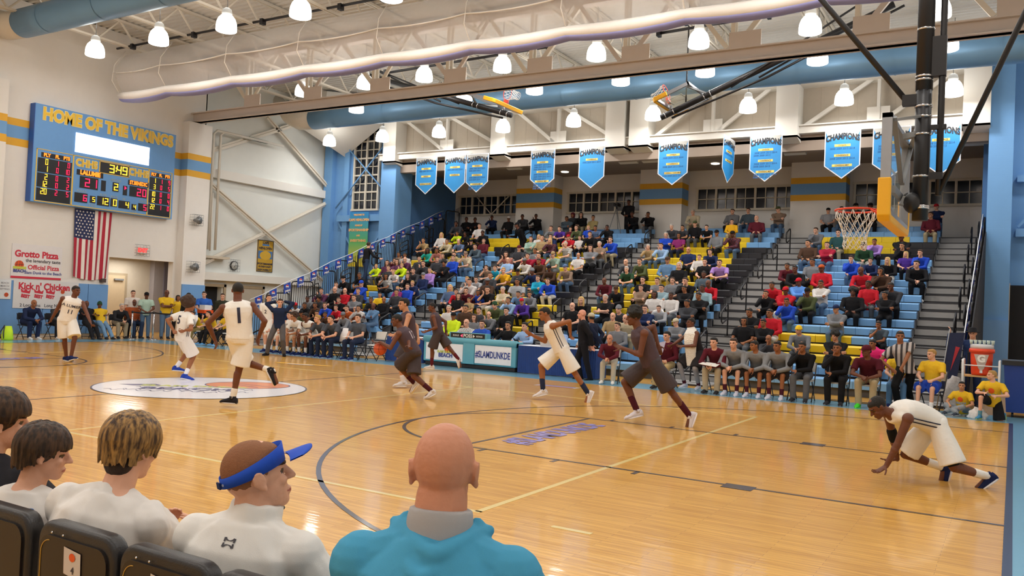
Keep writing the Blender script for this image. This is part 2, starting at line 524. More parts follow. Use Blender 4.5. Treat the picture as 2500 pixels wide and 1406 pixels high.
# ---- braced bay wall (X = -29)
b = MB()
b.box(-29.3, -29, 12.2, 12.9, 0, 11.1); b.box(-29.3, -29, 12.9, 14.0, 2.05, 11.1); b.box(-29.3, -29, 14.0, 20.3, 0, 11.1)
b.box(-29.3, -28.3, 12.15, 12.25, 0, 11.1)
wb = struct(b, 'wall_left_bay', block_wall('panel_wall', '#dfe0da', 1.2, .6))
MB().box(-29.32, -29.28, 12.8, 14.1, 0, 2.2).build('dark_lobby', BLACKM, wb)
b = MB(); b.box(-29, -28.86, 14.9, 16.4, 0, 1.35); b.box(-29, -28.86, 12.25, 12.85, 0, 1.35); b.box(-29, -28.86, 16.5, 20, 0, 1.35)
b.build('blue_wainscot', BLUE, wb)
MB().box(-29, -28.7, 12.2, 20, 2.3, 2.62).build('ledge_beam', WHITE, wb)
MB().box(-29, -28.75, 12.2, 20, 6.58, 6.95).build('girt_beam', WHITE, wb)
for i, (y0, y1) in enumerate(((12.85, 14.05), (15.05, 16.2))):
    d = empty('door_%d' % (i+2), (-28.98, (y0+y1)/2, 0), kind='structure')
    b = MB(); b.box(-29.02, -28.92, y0-.12, y0, 0, 2.15); b.box(-29.02, -28.92, y1, y1+.12, 0, 2.15); b.box(-29.02, -28.92, y0-.12, y1+.12, 2.03, 2.15)
    b.build('door_frame', mat('door_frame_tan', '#a8977c'), d)
    if i: MB().box(-29.0, -28.95, y0, y1, 0, 2.03).build('door_leaf', mat('door_grey', '#b4ab9b', .5), d)
    else: MB().box(-29.0, -28.96, y0, y0+.25, 0, 2.03).build('door_leaf', mat('door_tan', '#c6b08e'), d)
def brace(pts, w, name, m, lbl):
    for i, (a, c) in enumerate(pts):
        b = MB(); b.bar(a, c, .05, w, up=(0, 0, 1)); 
        v = Vector(c)-Vector(a)
        b.bar(Vector(a)+Vector((.04, 0, 0)), Vector(c)+Vector((.04, 0, 0)), .1, .03)
        o = b.build(name, m); tag(o, lbl[i], 'brace', 'diagonal steel braces on the white bay wall')
brace([((-28.75, 15.8, 9.7), (-28.75, 20.1, 7.0)), ((-28.75, 12.3, 7.4), (-28.75, 19.0, 10.4)),
       ((-28.7, 12.3, 6.6), (-28.7, 20.1, 2.4)), ((-28.75, 12.3, 2.75), (-28.75, 20.1, 6.5))], .2, 'diagonal_brace', CREAM,
      ['white diagonal brace dropping from the roof towards the blue corner window wall',
       'thin white diagonal brace rising across the upper bay wall',
       'long white diagonal brace falling from beside the left pilaster to the railing',
       'white diagonal brace rising from the wall horn to the horizontal girt'])
for i, y in enumerate((12.85, 13.2)):
    b = MB(); b.tube([(-28.6, y, 3.55), (-28.6, y, 8.35), (-28.55, y+.12, 8.5), (-28.5, y+2.9+i*.5, 8.52)], .055); b.tube([(-28.6, y-.25, 3.5), (-28.6, y-.25, 5.9)], .03)
    o = b.build('wall_pipe', CREAM); tag(o, 'cream vertical pipe run beside the left pilaster, %s of the pair' % ('nearer the pilaster' if i == 0 else 'farther from the pilaster'), 'pipe', 'cream pipes on the bay wall')
    b = MB(); b.box(-28.62, -28.5, y+1.8, y+2.5, 8.46, 8.58); b.build('pipe_coupling', mat('green_valve', '#4b6a60', .5), o)
# ---- blue corner wall (Y = 20), left of the stands
b = MB(); b.box(-29, -27.3, 20, 20.3, 0, 11.1); b.box(-25.6, -24.2, 20, 20.3, 0, 11.1); b.box(-27.3, -25.6, 20, 20.3, 0, 6.0); b.box(-27.3, -25.6, 20, 20.3, 10.1, 11.1)
b.box(-28.9, -28.4, 19.7, 20, 0, 11.1); b.box(-27.75, -27.45, 19.85, 20, 0, 11.1)
wc = struct(b, 'wall_back_left', BLOCKB)
MB().box(-28.0, -24.9, 19.75, 20, 5.45, 5.75).build('ledge_beam', BLUE, wc)
b = MB(); b.bar((-28.0, 19.9, 5.4), (-27.1, 19.9, 4.2), .06, .08); b.bar((-25.0, 19.9, 5.4), (-25.9, 19.9, 4.2), .06, .08); b.build('knee_brace', BLUE, wc)
def window(n, x0, x1, y, z0, z1, cols, rows, mull=None, frame_m=None, fw=.09, thin=.018):
    fm = frame_m or mat('window_cream', '#cfc8b8', .5)
    w_ = empty('window_%d' % n, ((x0+x1)/2, y, z0), kind='structure')
    b = MB()
    b.box(x0-fw, x1+fw, y-.06, y+.06, z1, z1+fw); b.box(x0-fw, x1+fw, y-.08, y+.06, z0-fw, z0)
    for i in range(cols+1):
        x = x0+(x1-x0)*i/cols; b.box(x-fw/2, x+fw/2, y-.06, y+.06, z0, z1)
    b.build('window_frame', fm, w_)
    b = MB()
    for i in range(cols):
        x = x0+(x1-x0)*(i+.5)/cols; b.box(x-thin, x+thin, y-.02, y+.02, z0, z1)
    for j in range(1, rows):
        z = z0+(z1-z0)*j/rows
        tt = thin*2 if (mull and j % mull == 0) else thin
        b.box(x0, x1, y-.02 - (tt-thin), y+.02, z-tt, z+tt)
    b.build('glazing_bars', fm, w_)
    MB().box(x0, x1, y+.03, y+.05, z0, z1).build('pane', NIGHT, w_)
    return w_
window(1, -27.2, -25.7, 19.97, 6.05, 10.05, 2, 10, mull=2)
b = MB()
b.tube([(-28.15, 19.8, 6.1), (-24.9, 19.8, 9.4)], .035); b.tube([(-27.9, 19.8, 9.3), (-24.7, 19.8, 6.4)], .035)
o = b.build('rod_brace', BLUE); tag(o, 'crossed blue tie rods in front of the tall corner window', 'brace')
# column at the left end of the stand recess
b = MB(); b.box(-24.75, -23.9, 19.0, 20.2, 0, 8.0); struct(b, 'wall_column_left', BLOCKB)
b = MB(); b.box(-.78, -.12, 19.0, 20.2, 0, 11.1); b.box(-.12, 5, 20, 20.3, 0, 11.1)
wr = struct(b, 'wall_back_right', BLOCKB)
b = MB(); b.box(.0, 5, 19.7, 20, 4.6, 4.85); b.box(.0, 5, 19.7, 20, 6.3, 6.5); b.bar((.05, 19.8, 4.9), (.9, 19.8, 5.9), .06, .08); b.build('ledge_beam', BLUE, wr)
b = MB(); b.box(-.95, -.1, 18.9, 19.0, .1, 2.0); struct(b, 'trim_7', mat('wall_pad_blue', '#6f9fd6'))
d = empty('door_4', (.6, 19.98, 0), kind='structure')
MB().box(-.1, 1.4, 19.9, 19.97, 0, 3.1).build('door_leaf', BLACKM, d)
MB().box(-.16, -.1, 19.88, 20, 0, 3.16).build('door_frame', mat('door_frame_cream', '#cfc8b8'), d)
# recess: side walls, back wall, soffit
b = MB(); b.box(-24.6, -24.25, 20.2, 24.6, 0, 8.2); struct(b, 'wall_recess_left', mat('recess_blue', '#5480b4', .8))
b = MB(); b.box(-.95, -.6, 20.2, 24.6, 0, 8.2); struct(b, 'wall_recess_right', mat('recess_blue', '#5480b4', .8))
WINX = [(-23.95, -20.2, 5), (-17.85, -13.9, 5), (-11.7, -7.6, 5), (-5.4, -1.05, 5)]
b = MB()
b.box(-24.3, -.9, 24.25, 24.5, 0, 6.2); b.box(-24.3, -.9, 24.25, 24.5, 7.12, 8.2)
xs = [-24.3]
for x0, x1, n in WINX: xs += [x0, x1]
xs.append(-.9)
for i in range(0, len(xs), 2): b.box(xs[i], xs[i+1], 24.25, 24.5, 6.2, 7.12)
PIL = [(-20.2, -18.2), (-14.0, -12.1), (-7.65, -5.6)]
for x0, x1 in PIL: b.box(x0, x1, 23.4, 24.3, 0, 8.2)
wbk = struct(b, 'wall_back', BLOCKW)
sy = MB(); sb = MB()
for x0, x1 in PIL:
    for z0, z1, m in ((7.05, 7.29, sy), (6.38, 6.62, sy), (6.62, 7.05, sb)):
        m.box(x0-.003, x1+.003, 23.396, 24.2, z0, z1)
sy.build('painted_stripe', YEL, wbk); sb.build('painted_stripe', BLUE, wbk)
for i, (x0, x1, n) in enumerate(WINX): window(i+2, x0, x1, 24.22, 6.24, 7.08, n, 2)
b = MB(); b.tube([(-22.9, 24.1, 7.1), (-22.0, 24.1, 6.2), (-21.0, 24.1, 7.1)], .035); o = b.build('rod_brace', CREAM); tag(o, 'pale V-shaped tie rods in front of the leftmost high window', 'brace')
b = MB(); b.box(-24.4, -.8, 19.3, 24.4, 7.9, 8.1); b.box(-24.3, -.8, 19.3, 19.6, 7.55, 8.0); struct(b, 'ceiling_recess', TAN)
# header truss over the stands
b = MB(); b.box(-24.0, -.8, 19.5, 19.6, 8.1, 11.1)
for i in range(40): b.box(-24.0+i*.585, -23.985+i*.585, 19.49, 19.5, 8.3, 9.9)
struct(b, 'wall_header', mat('header_panel', '#c2b8a9', .8, var=.05))
b = MB(); b.box(-24.9, -.8, 19.0, 19.35, 8.1, 8.34); b.box(-24.9, -.8, 18.9, 19.45, 8.34, 8.38); b.box(-24.9, -.8, 18.85, 19.5, 9.75, 10.15)
hb = tag(b.build('header_truss', WHITE), 'white steel truss spanning above the stands behind the hanging banners', 'truss')
BX = [(-24.5, -23.8), (-18.8, -18.1), (-13.6, -12.82), (-12.62, -11.85), (-7.2, -6.45), (-1.5, -.75)]
for i in range(len(BX)-1):
    a0 = BX[i][1]; a1 = BX[i+1][0]
    if a1-a0 < 1: continue
    mid = (a0+a1)/2
    b = MB()
    if i < 3: segs = [((a0+.3, 9.8), (mid-.1, 8.35)), ((mid+.2, 9.8), (a1-.1, 8.6))]
    else: segs = [((a1-.3, 9.8), (mid+.1, 8.35)), ((mid-.2, 9.8), (a0+.1, 8.35))]
    for (p, q) in segs: b.bar((p[0], 19.2, p[1]), (q[0], 19.2, q[1]), .12, .13)
    b.box(mid-.35, mid+.35, 19.14, 19.18, 8.34, 8.85); b.box(mid-.05, mid+.05, 19.1, 19.25, 8.3, 9.8)
    b.build('diagonal_strut', WHITE, hb)
for i, (x0, x1) in enumerate(BX):
    b = MB(); b.box(x0, x1, 18.75, 19.6, 7.93, 10.2)
    b.add([(x0, 18.75, 7.93), (x1, 18.75, 7.93), (x1+.0, 20.3, 7.6), (x0, 20.3, 7.6), (x0, 18.75, 8.0), (x1, 18.75, 8.0), (x1, 20.3, 8.0), (x0, 20.3, 8.0)],
          [(0, 3, 2, 1), (4, 5, 6, 7), (0, 1, 5, 4), (1, 2, 6, 5), (2, 3, 7, 6), (3, 0, 4, 7)])
    struct(b, 'trim_%d' % (10+i), WHITE)
b = MB(); b.add([(-28.9, 20, 9.4), (-28.9, 17.2, 9.9), (-26.6, 17.2, 10.4), (-24.5, 19.4, 10.2), (-27.9, 20, 8.6), (-28.9, 20, 11), (-28.9, 17.2, 11), (-26.6, 17.2, 11), (-24.5, 19.4, 11)],
    [(0, 4, 1), (4, 2, 1), (4, 3, 2), (1, 2, 7, 6), (2, 3, 8, 7), (0, 1, 6, 5)])
struct(b, 'ceiling_gusset', WHITE)
# downlights in the recess soffit
for i, (x, y) in enumerate(((-17.43, 22.9), (-10.5, 22.7))):
    b = MB(); b.lathe([(.17, 0), (.17, -.03)], 20, (x, y, 7.9)); o = b.build('downlight', mat('downlight_glow', '#fff3dc', emit=3.5, var=0))
    tag(o, 'small round glowing downlight in the soffit above the stands, %s of two' % ('left' if i == 0 else 'right'), 'lamp', 'recessed downlights')
# ---- ceiling deck, joists
b = MB(); y = -16.0; prof = []
while y < 20.3:
    prof += [(y, 11.1), (y+.09, 11.1), (y+.12, 11.16), (y+.21, 11.16), (y+.24, 11.1)]; y += .24
vs = [(x, p, z) for p, z in prof for x in (-29.2, 5.0)]
b.add(vs, [(2*i, 2*i+1, 2*i+3, 2*i+2) for i in range(len(prof)-1)])
struct(b, 'ceiling', mat('deck_white', '#d9d6cf', .7, var=.03))
for i in range(10):
    x = -26.9+3.1*i
    b = MB()
    for dx in (-.05, .05):
        b.box(x+dx-.025, x+dx+.025, -16, 19.4, 10.2, 10.27); b.box(x+dx-.03, x+dx+.03, -16, 19.4, 11.0, 11.08)
    yy = -16; k = 0
    while yy < 19:
        za, zb = (10.25, 11.05) if k % 2 == 0 else (11.05, 10.25)
        b.bar((x, yy, za), (x, yy+.75, zb), .05, .05); yy += .75; k += 1
    o = b.build('roof_joist', CREAM)
    tag(o, 'white open-web steel roof joist running across the gym ceiling', 'joist', 'open-web roof joists')
# near and right walls close the room behind the camera
b = MB(); b.box(-29, 5, -16.3, -16, 0, 11.1); struct(b, 'wall_near', BLOCKW)
b = MB(); b.box(4.8, 5.1, -16, 20.3, 0, 11.1); struct(b, 'wall_right', BLOCKW)
# ================================================================== ROOF STRUCTURE, LAMPS, DUCTS, CURTAIN
t = empty('roof_truss', (-14, 11.6, 8.5), 'big cream steel roof truss crossing the gym in front of the blue duct', 'truss')
b = MB()
b.box(-28.3, 5, 11.5, 11.7, 8.5, 8.54); b.box(-28.3, 5, 11.44, 11.76, 8.84, 8.88); b.box(-28.3, 5, 11.56, 11.64, 8.54, 8.84)
b.box(-28.3, 5, 11.4, 11.8, 8.5, 8.53)
b.build('bottom_chord', TRUSSC, t)
b = MB(); b.box(-28.3, 5, 11.45, 11.75, 10.7, 11.0); b.build('top_chord', TRUSSC, t)
for i in range(11):
    x = -25.2+3.1*i
    if x > 5: break
    b = MB()
    for dy in (-.1, .1): b.box(x-.06, x+.06, 11.6+dy-.03, 11.6+dy+.03, 8.85, 10.75)
    b.build('vertical_post', CREAM, t)
    b = MB(); b.bar((x+.1, 11.6, 8.95), (x+ (1.55 if x > -12.8 else -1.55), 11.6, 10.75), .1, .14)
    b.bar((x+ (-.15 if x > -12.8 else .15), 11.5, 8.9), (x+(-1.55 if x > -12.8 else 1.55), 11.5, 10.75), .06, .12)
    b.build('diagonal_web', TRUSSC if i % 2 else CREAM, t)
    b = MB(); b.box(x-.1, x+.75, 11.46, 11.49, 8.85, 9.3); b.build('gusset_plate', TRUSSC, t)
for i in range(30): pass
# pendants
M_GLOW = mat('lamp_glow', '#fffaf0', emit=7.0, var=0)
M_CLEAR = mat('lamp_refractor', '#cfcfca', .3, emit=.35, var=.1)
def pendant_proto():
    r = empty('pendant_lamp', (0, 0, 0))
    b = MB(); b.lathe([(.27, -.27), (.29, -.22), (.29, -.13), (.275, -.02), (.235, .09), (.17, .17), (.11, .2)], 24)
    b.build('glowing_shade', M_GLOW, r)
    b = MB(); b.lathe([(.29, -.26), (.295, -.22), (.28, -.2)], 24); b.build('rim', mat('lamp_rim', '#fff8ea', emit=3, var=0), r)
    b = MB(); b.lathe([(.13, .19), (.15, .24), (.12, .36), (.06, .4)], 16); b.build('housing', M_CLEAR, r)
    b = MB(); b.tube([(0, 0, .0), (0, 0, 1)], .012, 6); b.build('hanger', STEEL, r)
    return r
LD = bpy.data.lights.new('pendant_light', 'AREA'); LD.shape = 'DISK'; LD.size = .5; LD.energy = LAMP_POWER; LD.color = LAMP_COL
LU = bpy.data.lights.new('pendant_glow', 'POINT'); LU.energy = LAMP_POWER*.28; LU.color = LAMP_COL; LU.shadow_soft_size = .3
proto = None; NLAMP = 0
def pendant(x, y, z, row, idx, cnt, hang=10.2):
    global proto, NLAMP
    if proto is None:
        proto = pendant_proto(); o = proto
    else: o = copy_tree(proto)
    o.location = (x, y, z)
    for c in o.children:
        if c.name.startswith('hanger'): c.location = (0, 0, .38); c.scale = (1, 1, 11.17-z-.38)
    tag(o, LB_P(row, idx, cnt), 'lamp', 'pendant lamps, '+row)
    l = bpy.data.objects.new('pendant_light', LD); l.parent = o; l.location = (0, 0, -.3); COL.objects.link(l)
    l = bpy.data.objects.new('pendant_glow', LU); l.parent = o; l.location = (0, 0, .62); COL.objects.link(l)
    NLAMP += 1
ORD = ['zeroth', 'first', 'second', 'third', 'fourth', 'fifth', 'sixth', 'seventh', 'eighth', 'ninth', 'tenth', 'eleventh', 'twelfth', 'thirteenth', 'fourteenth', 'fifteenth', 'sixteenth',
       'seventeenth', 'eighteenth', 'nineteenth', 'twentieth', 'twenty-first', 'twenty-second', 'twenty-third', 'twenty-fourth', 'twenty-fifth']
def LB_P(row, idx, cnt):
    return 'glowing bell pendant lamp %s, %s from the left' % (row, ORD[idx])
R1 = [-25.7, -22.5, -19.5, -16.6, -13.5, -10.4, -7.3, -4.2, -1.1, 2.0]
R2 = [-22.9, -19.9, -17.3, -14.2, -10.9, -7.75, -4.75, -1.75, 1.3]
R3 = [-22.3, -17.2, -14.3, -11.1, -8.3, -5.0, -1.7]
R4 = [-27.05, -23.95, -20.9, -17.75, -14.59, -11.38, -7.95, -4.86, -1.75, 1.4]
for i, x in enumerate(R1): pendant(x, 5.65, 9.5, 'in the row before the rolled curtain' if i < 4 else 'above mid court', i+1 if i < 4 else i-3, 4)
for i, x in enumerate(R2): pendant(x, 12.1, 9.5, 'just behind the cream truss', i+1, 9)
for i, x in enumerate(R3): pendant(x, 14.4, 9.35, 'below the truss chord before the duct', i+1, 7)
for i, x in enumerate(R4): pendant(x, 18.0, 9.0, 'in the row before the champion banners', i+1, 10)
for j, yy in enumerate((-0.5, -6.5, -12.5)):
    for i in range(9): pendant(-24.0+3.25*i, yy, 9.5, ('above the near court', 'above the near seats', 'added as fill light by the near wall')[j], i+1, 9)  # last row is added out of view to brighten the near spectators' backs
# ducts
M_DUCT = mat('duct_blue', '#6f9bc2', .38, metal=.25, var=.05, scale=1.5)
def duct(y, z, r, x0, x1, label, taper):
    e = empty('air_duct', ((x0+x1)/2, y, z), label, 'duct')
    b = MB()
    def ringx(x, rr, zz=0, yy=0): return ((x, y+yy, z+zz), (0, 1, 0), (0, 0, 1), rr, rr)
    xs = np.linspace(x0, x1, 24); rings = []
    for x in xs: rings.append(ringx(x, r))
    b.loft(rings, 28); b.build('duct_tube', M_DUCT, e)
    b = MB()
    for x in xs[1:-1:2]: b.loft([ringx(x-.02, r+.012), ringx(x+.02, r+.012)], 28, cap=False)
    b.build('seam_band', M_DUCT, e)
    b = MB(); b.loft([ringx(x0+.02, r-.01), ringx(x0-.9, r-.01, .03), ringx(x0-1.6, r-.05, .3), ringx(x0-2.2, r-.1, .9)], 28); b.build('cream_elbow', CREAM, e)
    b = MB()
    for x in np.arange(x0+.8, x1, 1.55): b.box(x-.03, x+.03, y-.03, y+.03, z+r-.02, z+r+.06)
    b.build('hanger_bolt', BLACK, e)
duct(16.2, 9.5, .45, -26.3, 5, 'long sky blue round air duct running above the banners', 1)
duct(4.1, 10.0, .45, -27.1, 5, 'sky blue round air duct in the upper left corner above the scoreboard', 1)
# electric conduits behind the truss
b = MB()
for dz in (0, .12): b.tube([(-25, 17.4, 10.25+dz), (5, 17.4, 10.25+dz)], .05, 6)
o = b.build('ceiling_conduit', CREAM); tag(o, 'pair of white conduits running along the ceiling above the blue duct', 'pipe')
# divider curtain rolled up under the roof
CY = 7.6
e = empty('divider_curtain', (-12, CY, 8.35), 'raised white divider curtain slung in a long sagging roll under the roof', 'curtain')
M_CURT = mat('curtain_vinyl', '#e9e2da', .45, var=.04, scale=2, spec=.4)
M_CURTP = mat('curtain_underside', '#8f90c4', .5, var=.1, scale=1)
mesh_m = mat('curtain_mesh', '#d6cfcb', .8, var=.05, alpha=.42)
x = -27.0; ties = [-27.0, -24.5, -21.3, -18.2, -15.2, -12.3, -9.5, -6.5, -3.5, -.5, 2.5, 5.0]
rings = []; under = []
for i in range(len(ties)-1):
    a, c = ties[i], ties[i+1]
    for k in range(6):
        f = k/6; s = 1-(2*f-1)**2
        xx = a+(c-a)*f
        zz = 8.47-.07*s
        rings.append((xx, zz, .155+.03*s))
b = MB(); b.loft([((x_, CY, z_+.02), (0, 1, 0), (0, 0, 1), r_*1.5, r_) for x_, z_, r_ in rings], 14); b.build('rolled_hem', M_CURT, e)
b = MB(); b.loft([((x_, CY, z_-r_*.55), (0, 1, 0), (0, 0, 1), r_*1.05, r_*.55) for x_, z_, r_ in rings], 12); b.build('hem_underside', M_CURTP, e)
b = MB(); vs = []; n = len(rings)
for j in range(9):
    f = j/8
    for i, (x_, z_, r_) in enumerate(rings):
        yb = .42*sin(f*pi)*(.8+.2*sin(i*.9))
        vs.append((x_, CY-yb, z_+r_*.7+(10.0-z_-r_)*f))
fs = []
for j in range(8):
    for i in range(n-1): fs.append((j*n+i, j*n+i+1, (j+1)*n+i+1, (j+1)*n+i))
b.add(vs, fs, 0, True); b.build('mesh_panel', mesh_m, e)
b = MB(); b.tube([(r_[0], CY-.42, r_[1]+.75) for r_ in rings], .02, 6); b.build('seam_tape', M_CURT, e)
for xx in ties[:-1]:
    b = MB(); b.tube([(xx, CY-.1, 8.5), (xx, CY-.46, 8.95), (xx, CY-.4, 9.5), (xx, CY, 10.1)], .013, 6); b.build('lift_cord', M_CURT, e)
b = MB(); b.tube([(-27.5, CY, 10.25), (5, CY, 10.25)], .04, 8)
for xx in np.arange(-26.6, 5, 1.6): b.box(xx-.06, xx+.06, CY-.08, CY+.08, 10.12, 10.3)
e2 = b.build('curtain_winch_pipe', BLACK); tag(e2, 'long black drive pipe with clamps above the raised curtain', 'pipe')
# ================================================================== BLEACHERS
YT, ZT, RUN, RISE, NR = 22.789, 5.271, .6161, .2444, 21
SB = mat('seat_blue', '#74a8da', .45, var=.04, scale=6); SY = mat('seat_yellow', '#e6c31e', .45, var=.04, scale=6); SK = mat('seat_black', '#1d1c22', .5, var=.1)
DECK = mat('tread_grey', '#918f8d', .65, var=.08, scale=4); NOSE = mat('tread_nosing', '#2c2b2e', .6); UNDER = mat('riser_dark_grey', '#57575a', .8)  # UNDER is the darker grey of the boards below seats and treads
def noseY(k): return YT-k*RUN
def seatZ(k): return ZT-k*RISE
def deckZ(k): return seatZ(k)-.43
SECT = {'leftmost': (-22.4, -18.5), 'centre-left': (-17.1, -13.1), 'centre-right': (-11.7, -7.75), 'rightmost': (-6.3, -2.25)}
PAT = {
 'rightmost': ['bbbbbbbbb', 'bbbbbbbbb', 'yyyyyyybb', 'yyyyyyykk', 'yyyyyyykk', 'kkkkkkkkk', 'bbbbbbbbb', 'bbbbbbbbb', 'bbbbbbbbb', 'yybbbbbbb', 'yyybbbbbb', 'yyybbbbbb', 'bbbbbbbbb', 'bbbbbbbbb', 'bbbbbbbbb', 'bbbbbbbbb', 'yyyyyybbb', 'yyyyyyykk', 'yyyyyyykk', 'bbbbbbbbb', 'bbbbbbbbb'],
 'centre-right': ['bbbbbbbbb', 'bbbbbbbbb', 'byyyyyybb', 'yyyyyyybb', 'yyyyyyykk', 'yyyyyyykk', 'yyyyyyykk', 'yyyyyyykk', 'yyyyyyykk', 'yyyyyyykk', 'yyyyyyykk', 'yyyyyyykk', 'yyyyyyykk', 'yyyyyyybb', 'yyyyyyybb', 'bbbyyyybb', 'bbbbbbbbb', 'bbbbbbbbb', 'bbbbbbbbb', 'bbbbbbbbb', 'bbbbbbbbb'],
 'centre-left': ['bbbbbbbbb', 'bbbbbbbbb', 'bbbyybbbb', 'byyyyybbb', 'yyyyyyykk', 'yyyybyykk', 'yyyybbykk', 'yyybbyykk', 'yyyyyyykk', 'yyyyyyykk', 'yyyyyyykk', 'yyyyyyykk', 'yyyyyyykk', 'yyyyyyykk', 'yyyyyyyyy', 'yyyyyyyyy', 'yyyyyyyyy', 'bbbyyyyyy', 'bbbbbbbbb', 'bbbbbbbbb', 'bbbbbbbbb'],
 'leftmost': ['bbbbbbbbb', 'bbbbbbbbb', 'yyyyyyyyy', 'yyyyyyyyy', 'yyyyyyykk', 'yyyyyybbk', 'yyyyyybbb', 'yyyyyybbb', 'yyyyyybbb', 'yyyyyybbb', 'yykkkkbbb', 'yykkkkbbb', 'yybbbbbbb', 'yybbbbbbb', 'kkbbbbbbb', 'yyyyyybbb', 'bbbbbbbbb', 'bbbbbbbbb', 'bbbbbbbbb', 'bbbbbbbbb', 'bbbbbbbbb']}
for nm, (x0, x1) in SECT.items():
    e = empty('bleacher_section', ((x0+x1)/2, 10.4, 0), 'tiered bleacher section of blue, yellow and black bench seats, %s of the four' % nm, 'bleachers', 'bleacher sections')
    b = MB()
    for k in range(NR):
        yn = noseY(k); zd = deckZ(k)
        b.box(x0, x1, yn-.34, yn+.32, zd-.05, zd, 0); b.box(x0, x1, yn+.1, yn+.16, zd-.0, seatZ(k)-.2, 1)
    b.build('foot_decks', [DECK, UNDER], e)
    b = MB()
    for k in range(0, NR, 1):
        for xx in (x0+.05, x1-.05): b.box(xx-.04, xx+.04, noseY(k)+.02, noseY(k)+.2, 0, deckZ(k)-.05)
    b.build('under_frame', BLACK, e)
    w = (x1-x0)/9
    for k in range(NR):
        yn = noseY(k); z = seatZ(k); b = MB()
        for j, c in enumerate(PAT[nm][k]):
            mi = 'byk'.index(c); a0 = x0+w*j+.004; a1 = x0+w*(j+1)-.004
            b.prism([(yn, z-.2), (yn-.012, z-.03), (yn+.02, z), (yn+.18, z-.012), (yn+.29, z+.01), (yn+.3, z-.2)], 'x', a0, a1, mi)
        b.build('bench', [SB, SY, SK], e)
AIS = {'leftmost': (-23.55, -22.4), 'left-centre': (-18.5, -17.1), 'middle': (-13.1, -11.7), 'right-centre': (-7.75, -6.3), 'rightmost': (-2.25, -.95)}
def handrail(x, k, parent):
    """loop handrail standing on the tread of row k"""
    y0 = noseY(k)-.1; z0 = deckZ(k)
    b = MB()
    b.tube([(x, y0, z0), (x, y0, z0+.82), (x, y0-.04, z0+.9), (x, y0-.12, z0+.9), (x, y0-.55, z0+.72), (x, y0-.62, z0+.62), (x, y0-.6, z0+.42), (x, y0-.5, z0+.36), (x, y0-.05, z0+.5)], .022, 8)
    b.box(x-.06, x+.06, y0-.07, y0+.07, z0, z0+.02)
    b.build('handrail', BLACK, parent)
for nm, (x0, x1) in AIS.items():
    e = empty('aisle_stairs', ((x0+x1)/2, 10.4, 0), 'grey stepped stair aisle with black handrails through the stands, %s of five' % nm, 'stairs', 'stair aisles in the stands')
    b = MB()
    for k in range(NR+1):
        yn = noseY(k); zd = deckZ(k)
        if zd < .03: zd = .04
        b.box(x0, x1, yn-.34, yn+.28, zd-.19, zd, 0)
        b.box(x0+.02, x1-.02, yn-.345, yn-.30, zd-.03, zd+.004, 1)
        b.box(x0+.02, x1-.02, yn-.345, yn-.335, zd-.245, zd-.2, 1)
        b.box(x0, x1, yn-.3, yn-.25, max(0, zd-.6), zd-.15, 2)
    b.build('treads', [DECK, NOSE, UNDER], e)
    for k in range(2, NR, 3):
        if nm in ('leftmost', 'rightmost'): handrail(x0+.06 if nm == 'leftmost' else x1-.1, k, e)
        if nm != 'leftmost' or k % 2: handrail((x0+x1)/2 if nm not in ('rightmost',) else x1-.28, k+1 if k+1 < NR else k, e)
# end railings with vertical pickets
def end_rail(x, label, dark=False):
    e = empty('end_railing', (x, 10.4, 0), label, 'railing', 'picket railings at the stand ends')
    def top(y): return (y-YT)*RISE/RUN+ZT+.95
    b = MB(); y = 9.9
    while y < 23.9:
        b.box(x-.008, x+.008, y-.008, y+.008, max(.03, top(y)-1.7), top(y)-.06); y += .11
    b.build('pickets', BLACK, e)
    b = MB(); b.bar((x, 9.9, top(9.9)-1.15), (x, 23.9, top(23.9)-1.15), .04, .04)
    b.build('bottom_rail', BLACK, e)
    for k in range(0, NR+1):
        if k % 2: continue
        y = noseY(k)-.2
        b = MB(); b.tube([(x, y+.0, max(0, top(y)-1.8)), (x, y, top(y)+.02), (x, y+.06, top(y)+.09), (x, y+.14, top(y)+.11), (x, y+1.0, top(y)+.14), (x, y+1.12, top(y)+.1), (x, y+1.14, top(y)-.1), (x, y+1.14, top(y+1.14)-1.3)], .026, 8)
        b.build('rail_frame', BLACK, e)
    return e, top
er, TOPF = end_rail(-23.62, 'black picket railing climbing beside the leftmost stair aisle')
er2, _ = end_rail(-.86, 'black picket railing climbing beside the rightmost stair aisle')
b = MB(); b.prism([(9.9, .02), (9.9, 1.2), (23.9, TOPF(23.9)-.1), (24.2, TOPF(23.9)-.1), (24.2, .02)], 'x', -.8, -.77)
tag(b.build('side_curtain', mat('side_curtain_black', '#15161d', .85, var=.2)), 'tall black fabric curtain closing the right end of the stands', 'curtain')
